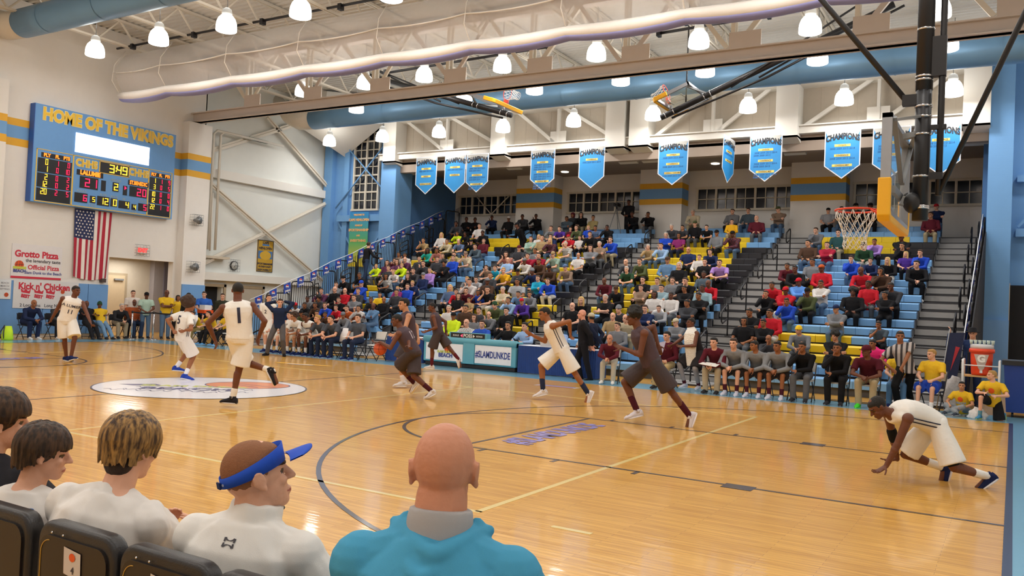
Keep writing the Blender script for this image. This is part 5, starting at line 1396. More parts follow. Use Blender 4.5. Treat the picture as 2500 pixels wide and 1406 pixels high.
def shoe_mb(F, which):
    S = F.S; mb = MB()
    an, t, kn = (F.ra, F.rt, F.rkn) if which == 'r' else (F.la, F.lt, F.lkn)
    t = t.normalized(); up = Vector((0, 0, 1)); 
    sd = t.cross(up)
    sd = sd.normalized() if sd.length > .05 else Vector((1, 0, 0)); up = sd.cross(t).normalized()
    base = an-up*.075*S
    def R_(y, w_, z0, z1): return (base+t*y*S+up*(z0+z1)/2*S, sd, up, w_*S, (z1-z0)/2*S)
    mb.loft([R_(-.075, .02, .0, .05), R_(-.065, .034, -.002, .085), R_(-.03, .038, -.004, .095), R_(.02, .040, -.004, .10), R_(.07, .044, -.004, .078), (R_(.12, .048, -.004, .06)), R_(.165, .043, -.003, .048), R_(.195, .022, .0, .032)], 16, 0)
    mb.loft([(an-up*.02*S, sd, t, .042*S, .052*S), (an+up*.03*S, sd, t, .040*S, .048*S)], 14, 0)
    mb.loft([(base+t*.062*S-up*.004*S, sd, t, .046*S, .137*S), (base+t*.062*S+up*.014*S, sd, t, .0475*S, .14*S)], 20, 1)
    return mb
def socks_mb(F, hi=.16, w_='r'):
    mb = MB(); S = F.S
    for kn, an in (((F.rkn, F.ra),) if w_ == 'r' else ((F.lkn, F.la),)):
        d = (kn-an).normalized(); mb.capsule(an, an+d*hi*S, .041*S, .047*S)
    return mb
# ---- hair and headwear templates in the head frame
HAIR = {}
def hair_mesh(kind):
    if kind in HAIR: return HAIR[kind]
    mb = MB(); rnd = random.Random(hash_(kind))
    base = [((0, -.024, .036), (.083, .092, .088)), ((0, .004, .078), (.070, .080, .045))]
    if kind in ('short', 'wavy', 'fringe', 'long', 'bob', 'ponytail', 'curly', 'balding'):
        if kind == 'balding': mb.ell((0, -.045, .0), (.083, .065, .055))
        else:
            for c, r in base: mb.ell(c, r, n=16, rings=12)
        if kind in ('fringe', 'wavy'): mb.ell((0, .035, .070), (.068, .062, .046)); mb.ell((0, -.03, .03), (.092, .092, .095)); mb.ell((.045, .03, .05), (.045, .05, .045)); mb.ell((-.045, .03, .05), (.045, .05, .045))
        if kind == 'long':
            for s_ in (-1, 1): mb.capsule((s_*.062, -.01, .04), (s_*.075, .0, -.16), .036, .032)
            mb.capsule((0, -.06, .0), (0, -.07, -.19), .07, .055)
        if kind == 'bob':
            for s_ in (-1, 1): mb.capsule((s_*.062, -.01, .04), (s_*.068, .0, -.07), .036, .036)
            mb.capsule((0, -.05, .0), (0, -.05, -.06), .07, .06)
        if kind == 'ponytail': mb.capsule((0, -.11, .04), (0, -.14, -.12), .03, .018)
        if kind == 'curly':
            for i in range(70):
                a = rnd.uniform(0, 2*pi); p = rnd.uniform(-.4, 1.5); c = Vector((.10*cos(a)*cos(p), -.03+.10*sin(a)*cos(p), .05+.095*sin(p)))
                if c.y > .05 and c.z < .06: continue
                mb.ell(c, rnd.uniform(.022, .034), n=8, rings=6)
        me = remesh(mb, .009, 1, 'hair_'+kind)
    elif kind == 'afro':
        mb.ell((0, -.015, .062), (.115, .112, .1))
        for i in range(60):
            a = rnd.uniform(0, 2*pi); p = rnd.uniform(-.3, 1.5); mb.ell((.105*cos(a)*cos(p), -.015+.1*sin(a)*cos(p), .065+.095*sin(p)), .024, n=8, rings=6)
        me = remesh(mb, .010, 1, 'hair_afro')
    elif kind == 'buzz':
        mb.ell((0, -.012, .033), (.0775, .093, .0885), n=20, rings=14); mb.ell((0, .012, .065), (.066, .075, .045), n=16, rings=10); me = remesh(mb, .009, 2, 'hair_buzz')
    elif kind == 'cap':
        mb.loft([((0, -.006, .028+.0), (1, 0, 0), (0, 1, 0), .084, .103), ((0, -.006, .06), (1, 0, 0), (0, 1, 0), .085, .104), ((0, -.008, .095), (1, 0, 0), (0, 1, 0), .074, .09), ((0, -.01, .12), (1, 0, 0), (0, 1, 0), .05, .062), ((0, -.01, .132), (1, 0, 0), (0, 1, 0), .012, .014)], 22)
        pts = [(.075*cos(t), .075+.075*sin(t)*1.15) for t in np.linspace(0, pi, 12)]; vs = [(a, c, .034-.25*a*a*8*.1) for a, c in pts]+[(a, c, .042-.25*a*a*8*.1) for a, c in pts]; n = 12
        mb.add(vs, [tuple(range(n))[::-1], tuple(range(n, 2*n))]+[(i, (i+1) % n, n+(i+1) % n, n+i) for i in range(n)], 0, False)
        mb.ell((0, -.04, .0), (.081, .062, .05), mi=1); me = mb.mesh('cap', [])
    elif kind == 'beanie':
        mb.loft([((0, -.008, .012), (1, 0, 0), (0, 1, 0), .084, .1), ((0, -.008, .045), (1, 0, 0), (0, 1, 0), .088, .104), ((0, -.008, .05), (1, 0, 0), (0, 1, 0), .083, .1), ((0, -.012, .1), (1, 0, 0), (0, 1, 0), .07, .084), ((0, -.012, .135), (1, 0, 0), (0, 1, 0), .035, .04), ((0, -.012, .142), (1, 0, 0), (0, 1, 0), .008, .01)], 22); me = mb.mesh('beanie', [])
    elif kind == 'hood':
        mb.ell((0, -.035, .022), (.104, .112, .122)); mb.ell((0, -.03, -.06), (.1, .1, .08)); mb.ell((0, .0, .06), (.095, .095, .075)); me = remesh(mb, .012, 2, 'hood')
    elif kind == 'hat':
        mb.loft([((0, 0, .03), (1, 0, 0), (0, 1, 0), .15, .17), ((0, 0, .038), (1, 0, 0), (0, 1, 0), .15, .17), ((0, 0, .04), (1, 0, 0), (0, 1, 0), .088, .105), ((0, 0, .12), (1, 0, 0), (0, 1, 0), .075, .085), ((0, 0, .135), (1, 0, 0), (0, 1, 0), .03, .03)], 28); me = mb.mesh('hat', [])
    me.polygons.foreach_set('use_smooth', [True]*len(me.polygons))
    HAIR[kind] = me; return me
def hash_(s): return sum((i+1)*ord(c) for i, c in enumerate(s))
def set_mats(o, ms):
    me = o.data
    while len(me.materials) < len(ms): me.materials.append(ms[0])
    for i, m in enumerate(ms):
        o.material_slots[i].link = 'OBJECT'; o.material_slots[i].material = m
def link_obj(name, me, parent, M=None):
    o = bpy.data.objects.new(name, me); COL.objects.link(o); o.parent = parent
    if M is not None: o.matrix_local = M
    return o
SKIN = {'w': '#dba78c', 't': '#c08a68', 'b': '#96603f', 'd': '#6a402e'}
def skin(k): return mat('skin_'+k, SKIN.get(k, k), .55, var=.08, scale=14, spec=.35, bump=.15, bscale=40)
HC = {'k': '#15120f', 'n': '#3b2618', 'y': '#b08a4e', 'g': '#b9b3aa', 'L': '#d0aa68', 'r': '#8c4a25'}
def hairm(c): return mat('hair_'+c, HC.get(c, c), .75, var=.25, scale=60, bump=.6, bscale=90)
M_EYE = mat('eye_dark', '#2a1f1c', .3, var=0)
LIPS = {'w': '#b86c62', 't': '#9a5a4a', 'b': '#6e3f36', 'd': '#4a2a26'}
def lips(k): return mat('lips_'+k, LIPS.get(k, '#a86458'), .5, var=.05)
def body_mats(sk, hair='k'): return [skin(sk), M_EYE, lips(sk), hairm(hair if hair in HC else 'k')]
# ================================================================== THE CROWD
H_ = .43
def seat_pose(kind, turn):
    a = radians(turn); hd = (sin(a), cos(a), -.12 if kind != 'lap' else -.05)
    P = dict(fat=1.16, shw=.205, pel=(0, -.13, H_+.10), spine=(0, .04, 1), rh=(.11, .22, H_+.20), lh=(-.11, .22, H_+.20), rf=(.13, .15, .085), lf=(-.13, .15, .085), rk=(.12, 1, .6), lk=(-.12, 1, .6), head=hd, re=(1, -.6, -.5), le=(-1, -.6, -.5), rcurl=.6, lcurl=.6)
    if kind == 'elbows': P.update(spine=(0, .52, .85), rh=(.04, .40, H_+.16), lh=(-.04, .40, H_+.18), re=(1, -.1, -.6), le=(-1, -.1, -.6), bend=(0, -.03, .02))
    if kind == 'chin': P.update(spine=(0, .42, .9), rh=(.05, .27, H_+.52), lh=(.08, .30, H_+.19), re=(.8, .3, -1), le=(-.9, -.3, -.5), rhd=(-.1, -.1, 1), bend=(0, -.03, .02))
    if kind == 'crossed': P.update(spine=(0, .10, 1), rh=(-.13, .19, H_+.36), lh=(.13, .16, H_+.33), re=(1, .3, -.6), le=(-1, .3, -.6), rhd=(-1, .2, .15), lhd=(1, .2, .1), rn=(0, -1, 0), ln=(0, -1, 0))
    return P
TPL = {}
def template(kind, turn):
    if (kind, turn) in TPL: return TPL[(kind, turn)]
    F = solve(seat_pose(kind, turn))
    me = remesh(body_mb(F), .0115, 1, 'body_'+kind); paint_head(F, me)
    T = {'F': F, 'body': me}
    if (kind, 'c') in TPL: T.update(TPL[(kind, 'c')])
    else:
        c = {'long': remesh(shirt_mb(F, 'long', .016), .015, 2, 'top'), 'short': remesh(shirt_mb(F, 'short', .014), .015, 2, 'tee'), 'hoodie': remesh(shirt_mb(F, 'long', .022, hood=True), .015, 2, 'hoodie'),
             'pants': remesh(pants_mb(F), .015, 2, 'trousers'), 'shoes': None}
        mb = shoe_mb(F, 'r'); m2 = shoe_mb(F, 'l'); mb.add(m2.v, m2.f); mb.m = [0]*len(mb.f); mb.sm = [True]*len(mb.f)
        c['shoes'] = mb.mesh('shoes', [])
        TPL[(kind, 'c')] = c; T.update(c)
    TPL[(kind, turn)] = T; return T
COLS = {'black': '#18181b', 'charcoal': '#3a3b40', 'grey': '#74767b', 'lightgrey': '#9b9da2', 'white': '#cdc8c5', 'cream': '#c4b79c', 'tan': '#a38a64', 'khaki': '#ab9a6a', 'brown': '#4a3529', 'taupe': '#86705f',
 'navy': '#1f2c52', 'royal': '#2348b8', 'lightblue': '#92b2da', 'cornflower': '#5c8fd8', 'steelblue': '#5f80a5', 'slateblue': '#566a8c', 'slate': '#4d5b66', 'teal': '#2fae9f', 'turquoise': '#1f93b4', 'darkteal': '#2d5154', 'denim': '#87a0aa',
 'red': '#b81e2c', 'crimson': '#9c2038', 'maroon': '#571a26', 'orange': '#b65528', 'yellow': '#e6bc25', 'gold': '#dca722', 'lime': '#cfe82a', 'green': '#27452f', 'olive': '#4c5436', 'sage': '#8fa89a', 'purple': '#4a2f8a',
 'lilac': '#a27fc4', 'magenta': '#8a2f6c', 'pink': '#e8337e', 'rose': '#a56a62', 'plum': '#5c3350', 'plaid': '#6b3038', 'striped': '#7d7a78'}
PCOL = {'j': '#4d6480', 'k': '#17171a', 'g': '#5d6064', 't': '#a89a7c', 'n': '#222a40', 'w': '#c9c4bc'}
PNAME = {'j': 'jeans', 'k': 'black trousers', 'g': 'grey trousers', 't': 'khaki trousers', 'n': 'navy trousers', 'w': 'pale trousers'}
def plaid(name, a, c):
    if name in MATS: return MATS[name]
    m = mat(name, a, .85, var=0); nt = m.node_tree; bs = nt.nodes['Principled BSDF']
    tc = nt.nodes.new('ShaderNodeTexCoord'); ch = nt.nodes.new('ShaderNodeTexChecker'); ch.inputs['Scale'].default_value = 22
    ch.inputs['Color1'].default_value = (*lin(a), 1); ch.inputs['Color2'].default_value = (*lin(c), 1)
    nt.links.new(tc.outputs['Object'], ch.inputs['Vector']); nt.links.new(ch.outputs['Color'], bs.inputs['Base Color']); return m
def hstripe(name, a, c, scale=7, axis='Z'):
    if name in MATS: return MATS[name]
    m = mat(name, a, .85, var=0); nt = m.node_tree; bs = nt.nodes['Principled BSDF']
    tc = nt.nodes.new('ShaderNodeTexCoord'); wv = nt.nodes.new('ShaderNodeTexWave'); wv.bands_direction = axis; wv.inputs['Scale'].default_value = scale
    cr = nt.nodes.new('ShaderNodeValToRGB'); cr.color_ramp.interpolation = 'CONSTANT'; cr.color_ramp.elements[0].color = (*lin(a), 1); cr.color_ramp.elements[1].color = (*lin(c), 1); cr.color_ramp.elements[1].position = .6
    nt.links.new(tc.outputs['Object'], wv.inputs['Vector']); nt.links.new(wv.outputs['Color'], cr.inputs[0]); nt.links.new(cr.outputs[0], bs.inputs['Base Color']); return m
def topmat(c):
    if c == 'plaid': return plaid('plaid_red', '#6b2a33', '#2b2230')
    if c == 'striped': return hstripe('stripe_bw', '#dcdad4', '#2c2d31')
    return fabric(COLS[c])
HNAME = {'k': 'black-haired', 'n': 'brown-haired', 'y': 'fair-haired', 'g': 'white-haired', 'l': 'bald', 'A': 'afro-haired', 'r': 'red-haired'}
def headwear(root, F, hair, sk, M=None):
    """hair code: k n y g r short hair, upper case K N L G long, A afro, l bald, c:colour cap, b:colour beanie, h:colour hood"""
    M = M or F.HM
    if hair == 'l': return
    if ':' in hair:
        t, c = hair.split(':'); kind = {'c': 'cap', 'b': 'beanie', 'h': 'hood', 't': 'hat'}[t]
        o = link_obj({'c': 'cap', 'b': 'beanie', 'h': 'hood', 't': 'hat'}[t], hair_mesh(kind), root, M)
        set_mats(o, [fabric(COLS[c]), hairm('k' if sk in 'bdt' else 'n')] if t == 'c' else [fabric(COLS[c])]); return
    kind, col = {'k': ('short', 'k'), 'n': ('short', 'n'), 'y': ('short', 'y'), 'g': ('short', 'g'), 'r': ('short', 'r'), 'K': ('long', 'k'), 'N': ('long', 'n'), 'L': ('long', 'L'), 'G': ('bob', 'g'), 'B': ('bob', 'k'),
                 'A': ('afro', 'k'), 'u': ('curly', 'n'), 'z': ('buzz', 'k'), 'v': ('balding', 'g')}[hair]
    if kind == 'short' and sk in 'bd': kind = 'buzz'
    o = link_obj('hair', hair_mesh(kind), root, M); set_mats(o, [hairm(col)])
def hairword(h):
    if ':' in h:
        t, c = h.split(':'); return {'lightgrey': 'light-grey'}.get(c, c)+'-'+{'c': 'capped', 'b': 'beanied', 'h': 'hooded', 't': 'hatted'}[t]
    return {'K': 'long-black-haired', 'N': 'long-brown-haired', 'L': 'long-blonde-haired', 'G': 'white-bobbed', 'B': 'black-bobbed', 'u': 'curly-haired', 'z': 'black-haired', 'v': 'balding'}.get(h, HNAME.get(h))
TOPW = {'l': 'top', 's': 'short-sleeved shirt', 'h': 'hoodie'}
PEOPLE = {}
def seated(x, y, z, rz, sk, hair, col, top, pants, kind, turn, s, label, group, swx=1.0):
    T = template(kind, turn)
    r = empty('person', (x, y, z), label, 'person', group, rz=rz); r.scale = (s*swx, s, s)
    o = link_obj('body', T['body'], r); set_mats(o, body_mats(sk, hair[0]))
    o = link_obj('top', T[{'l': 'long', 's': 'short', 'h': 'hoodie'}[top]], r); set_mats(o, [topmat(col)])
    o = link_obj('trousers', T['pants'], r); set_mats(o, [fabric(PCOL[pants])])
    o = link_obj('shoes', T['shoes'], r); set_mats(o, [fabric(random.choice(['#1b1b1e', '#c9c6c2', '#3b3330', '#55585e']))])
    headwear(r, T['F'], hair, sk)
    return r
# ================================================================== CROWD PLACEMENT
CROWD = '''
-22.22 1 0.73 d k black l k
-22.20 2 0.68 d k charcoal l k
-21.72 1 0.70 d k black l k
-21.08 0 0.60 d k navy l k
-19.90 1 0.72 d c:white black l k
-19.40 0 0.61 d k charcoal l k
-18.70 0 0.62 d k black l k
-16.90 1 0.68 b k slate h g
-16.92 0 0.66 b h:maroon charcoal h k
-16.42 0 0.64 w K black l t
-15.67 1 0.70 t k khaki l k
-14.31 3 0.61 d z black h k
-20.67 3 0.75 w n white s k
-21.27 4 0.52 b k lime l k *
-20.85 4 0.57 d k black l k *
-19.91 4 0.61 d z black l k
-21.84 5 0.73 w L white l k
-22.20 6 0.65 t n tan s k
-20.95 6 0.61 t n cream l k
-20.31 6 0.61 w l slateblue s j
-19.71 6 0.55 w c:black black h k *
-19.21 6 0.65 w n maroon l j
-21.04 8 0.61 d K teal l k
-20.53 8 0.61 b k rose l k
-19.06 7 0.58 w n slate l j
-16.92 3 0.60 w n grey l k
-16.50 3 0.61 w n purple s k *
-16.08 3 0.47 w n maroon l k *
-15.66 3 0.60 w n olive l k
-15.24 3 0.63 w y royal s k *
-14.82 3 0.59 b k slateblue s k
-14.47 5 0.69 w n black l k
-22.22 9 0.65 b k taupe l k
-21.72 9 0.60 b k white l k
-21.23 10 0.63 w l plum l k
-21.78 10 0.58 w n maroon l k
-21.30 11 0.76 w N plum s k
-20.68 10 0.68 w n charcoal l k
-19.77 10 0.67 w n charcoal l k
-19.78 9 0.59 w n grey l k
-19.03 10 0.73 w k royal l k
-19.21 9 0.65 w n khaki h k
-18.71 9 0.66 w c:taupe cream s j
-20.88 11 0.55 w y lime h g *
-19.82 11 0.69 w n charcoal l k
-18.98 11 0.73 b A black l k
-19.22 12 0.66 w n lilac l k
-19.05 13 0.67 w c:grey navy l j
-19.81 12 0.61 w n charcoal l k
-18.90 14 0.63 w y navy s k *
-19.55 13 0.63 w N black l k
-20.24 12 0.45 w n lightblue s k *
-20.79 12 0.47 w y white s j *
-18.83 15 0.70 w n royal l j
-16.92 6 0.72 w n sage l g
-16.90 5 0.56 w L white s k *
-16.42 6 0.76 w n tan l k
-15.92 6 0.64 w L plaid l j
-16.20 5 0.60 w n navy s k
-15.43 5 0.53 w c:red red s k *
-15.00 5 0.47 w n white s k *
-13.55 7 0.70 w g taupe l g
-13.62 8 0.75 w N grey l k
-14.91 7 0.68 w g striped s j
-16.75 8 0.73 w c:maroon charcoal s k
-15.88 9 0.62 w n crimson s k
-16.00 8 0.64 b k grey l k
-15.38 9 0.64 w n crimson l k
-16.82 9 0.67 w N rose s k
-16.50 10 0.67 w l lightblue s k
-14.79 9 0.68 w c:tan sage s g
-15.65 10 0.63 d c:grey white l k
-13.83 9 0.66 t v white s k
-14.98 10 0.62 b k brown l k
-15.30 12 0.66 b c:black charcoal l k
-14.57 12 0.68 d b:grey navy l j
-14.22 11 0.58 d c:black brown l k
-13.57 11 0.62 w c:slateblue taupe l j
-16.50 11 0.50 w n turquoise l k *
-16.92 11 0.50 w n taupe s k *
-15.80 12 0.69 w y gold s n
-16.08 13 0.73 t n charcoal l k
-16.92 13 0.61 w y grey s k *
-16.50 13 0.65 w n lightgrey s k *
-16.41 14 0.69 w n white l k
-15.81 14 0.74 d c:grey brown l k
-14.55 14 0.75 b k lightgrey s k
-14.09 13 0.67 w n turquoise l n
-13.59 13 0.57 w n royal l w
-16.92 15 0.71 w L slateblue l k
-16.50 15 0.55 w n red l k *
-16.14 16 0.66 w N black s j
-16.08 15 0.62 w n maroon l k
-15.24 15 0.68 w k black s w
-15.66 15 0.50 b k royal s j *
-14.74 15 0.69 w g cream l j
-14.03 15 0.63 t k steelblue s k *
-13.60 15 0.52 t k grey h k *
-14.05 16 0.59 t k lightblue l k
-13.52 16 0.54 t c:red purple h k *
-11.50 17 0.72 w l black s k
-11.40 16 0.67 w L black l k
-10.69 16 0.77 w g black s k
-11.50 13 0.62 d l maroon l j
-15.68 16 0.43 t k tan s k *
-15.67 18 0.72 w g white s j
-14.97 18 0.75 t k brown h k
-14.21 19 0.73 w N grey l k
-14.47 18 0.71 w k charcoal l k
-13.47 18 0.73 w k black h k
-14.11 17 0.65 w b:green olive h k
-13.97 18 0.53 w l grey l k
-15.04 19 0.74 b c:black lime h k
-13.30 6 0.67 w n royal l t
-14.01 0 0.63 d k black l k
-13.30 0 0.61 b k black l g
-11.33 0 0.65 w g cream l t
-11.52 3 0.59 w g charcoal l k
-11.10 3 0.58 t k charcoal s k *
-10.68 3 0.73 w c:olive black l g
-10.87 5 0.64 b K magenta s n
-11.37 5 0.67 w g royal l j
-10.13 3 0.52 w k black s k *
-9.79 0 0.68 w n grey h k
-9.41 2 0.54 w k gold l t *
-9.16 0 0.70 w n slate l j
-8.45 2 0.73 w l maroon l g
-9.44 5 0.73 b c:black grey h k
-8.77 5 0.67 d c:black plaid l j
-11.52 7 0.58 w g tan l j
-11.02 7 0.62 w n lightblue l j
-9.85 8 0.69 t v navy s k
-9.23 9 0.61 w n white h k *
-9.00 8 0.60 w n navy l k
-11.52 10 0.63 w v charcoal l k
-11.02 10 0.66 w n olive l k
-11.26 11 0.59 w g green s j
-10.13 10 0.73 t c:brown steelblue l t
-9.50 11 0.76 w G black l g
-8.83 10 0.69 w k black s k
-8.45 12 0.70 d k slate l g
-8.25 10 0.64 w n lilac s k
-10.26 13 0.70 w k black s k
-9.76 13 0.68 w n grey s k
-9.26 13 0.70 w n grey s k
-8.76 13 0.68 w n black l k
-10.04 14 0.66 w n taupe h k
-9.37 14 0.68 w k denim l k
-8.60 14 0.67 b k black l k
-8.05 14 0.71 d k denim l g
-8.00 13 0.62 d l red l k
-9.36 15 0.70 d B white l k
-8.84 15 0.69 d k white l g
-7.95 15 0.70 b k black h k
-8.07 16 0.71 b k charcoal h k
-9.13 17 0.74 w n navy l k
-8.90 16 0.43 w n lightgrey h k *
-10.80 14 0.59 b c:brown black l k
-9.84 17 0.69 w b:grey charcoal l k
-9.87 18 0.72 w l tan l k
-6.10 13 0.62 b k red h k
-5.62 14 0.70 d c:red red h w
-6.12 14 0.57 t n black h k
-5.39 15 0.62 b k royal h j
-6.10 17 0.76 b k black h k
-6.10 18 0.76 b B black s g
-7.95 18 0.64 w c:cream grey l k
-7.95 0 0.72 w c:olive taupe l j
-6.12 0 0.64 w c:black lightgrey s k
-5.62 0 0.68 w K slate l j
-5.12 0 0.78 t c:black black l j
-4.62 0 0.78 d c:black black l k
-2.51 2 0.75 t n maroon l t
-2.43 0 0.69 w c:red navy l j
-6.02 4 0.60 w n grey l j
-5.21 5 0.71 w k darkteal l t
-5.92 7 0.74 t k brown l j
-5.32 7 0.67 w n crimson l j
-3.14 6 0.72 d c:black black h k
-3.03 7 0.63 t k black l k
-3.93 6 0.52 b k lilac l k *
-4.15 7 0.63 w c:black green l w
-2.45 8 0.61 w n royal l j
-2.87 8 0.49 w L purple s k *
-3.29 9 0.57 w L black l w
-2.45 10 0.67 w k black l k
-4.34 9 0.61 w n royal h j
-3.77 9 0.47 w n navy l k *
-3.83 11 0.67 d l red l k
-3.32 11 0.66 b B brown l k
-5.38 10 0.72 b k grey l k
-6.10 10 0.57 b k maroon l k
-5.73 11 0.69 d k black l j
-4.98 11 0.73 d c:orange red l k
-5.37 13 0.74 d c:red cornflower h k
-4.97 14 0.68 d c:black olive l k
-4.78 13 0.71 b k white l j
-3.81 14 0.72 d A black l k
-3.49 13 0.72 d k red l g
-2.97 14 0.66 b k black l k
-2.89 13 0.67 d k charcoal l k
-4.00 16 0.70 t c:navy grey h j
-4.62 18 0.60 t b:yellow grey l g
-2.85 17 0.62 b k slate s k *
-5.57 17 0.76 b k red l w
-5.57 18 0.74 b k black l k
-5.26 19 0.46 b l charcoal l k
-3.67 19 0.75 t A black l k
-2.80 19 0.62 b k pink h k
-21.25 12 0.71 w n charcoal l k
-21.80 11 0.71 w N plum l k
-21.94 13 0.61 b n black s k
-20.98 15 0.75 w c:royal royal l k
-22.20 14 0.68 w c:black black l k
-22.20 15 0.67 w n grey l k
-22.22 16 0.65 w n plum l k
-21.72 16 0.73 w v black l k
-21.22 16 0.69 w l red l k
-20.59 16 0.70 w n charcoal l k
-20.68 13 0.60 b K striped s k
-19.25 15 0.52 w y magenta h k *
-22.22 11 0.46 w y lime h g *
-22.22 17 0.59 d k grey h k
-21.72 17 0.61 b A charcoal h k
-20.76 17 0.59 w n black l k
-20.17 17 0.70 w n grey l k
-21.73 18 0.60 b k black h k
-21.25 18 0.62 b k brown l k
-20.76 18 0.63 w n royal l k
-22.22 18 0.54 d c:red white l k
-21.84 19 0.62 w n navy l k
-21.28 19 0.53 b c:black olive l k *
-20.62 19 0.65 t k black l k *
-20.26 18 0.54 w n red s k
-19.76 18 0.56 w n orange s k
-19.26 18 0.54 t k white l k
-20.17 19 0.50 b k brown l k *
-19.32 19 0.58 b c:grey grey l k
-18.76 18 0.68 d l steelblue l j
-19.42 17 0.65 b k black l k
-19.53 16 0.50 t k yellow s k *
-18.85 17 0.67 b l black h k
-18.80 16 0.71 t k charcoal l k
-9.42 19 0.70 w n grey l k
-9.37 18 0.68 w v cream l t
'''
def crowd():
    rows = {}
    L = []
    for ln in CROWD.strip().split('\n'):
        a = ln.split(); X = float(a[0]); k = int(a[1]); hz = float(a[2])
        sec = min(SECT.items(), key=lambda s_: abs((s_[1][0]+s_[1][1])/2-X))[0]
        it = dict(X=X, k=k, hz=hz, sk=a[3], hair=a[4], col=a[5], top=a[6], pants=a[7], kid=len(a) > 8, sec=sec); L.append(it)
        rows.setdefault((sec, k), []).append(it)
    for key, r in rows.items():
        r.sort(key=lambda q: q['X'])
        for i, it in enumerate(r): it['n'] = i+1; it['of'] = len(r)
    hcz = {}
    for it in L:
        rnd = random.Random(int(it['X']*100)+it['k']*7)
        hz = it['hz']; kid = it['kid']
        kind = rnd.choice(['lap', 'crossed', 'lap']) if hz > .69 else (rnd.choice(['chin', 'lap', 'crossed', 'elbows']) if hz > .63 else rnd.choice(['elbows', 'chin', 'elbows']))
        if kid: kind = rnd.choice(['lap', 'elbows', 'chin'])
        X = it['X']; want = math.degrees(math.atan2(X+11.5, 12.0)); jit = rnd.uniform(-12, 12)
        t = (want*.6+jit); turn = 28 if t > 12 else (-28 if t < -12 else 0)
        F = template(kind, turn)['F']
        s_ = (hz+H_)/F.hc.z; lo, hi = (.66, .84) if kid else (.90, 1.08); s_ = min(hi, max(lo, s_))
        dz = 0 if not kid else (H_*(1-s_))                      # a child's seat height is the bench, feet hang
        k = it['k']; y = noseY(k)+.02+rnd.uniform(-.01, .03); z = deckZ(k)+dz
        pos = 'only one' if it['of'] == 1 else ORD[it['n']]+' from left'
        lab = '%s %s, %s %s, %s row up, %s, %s section' % (hairword(it['hair']), 'child' if kid else 'spectator', it['col'].replace('lightgrey', 'pale-grey'), {'l': 'top', 's': 'tee', 'h': 'hoodie'}[it['top']], ORD[NR-k], pos, it['sec'])
        seated(X, y, z, pi+radians(-(t-turn)*.5+rnd.uniform(-5, 5)), it['sk'], it['hair'], it['col'], it['top'], it['pants'], kind, turn, s_, lab, 'spectators in the stands', rnd.uniform(.95, 1.1))
crowd()
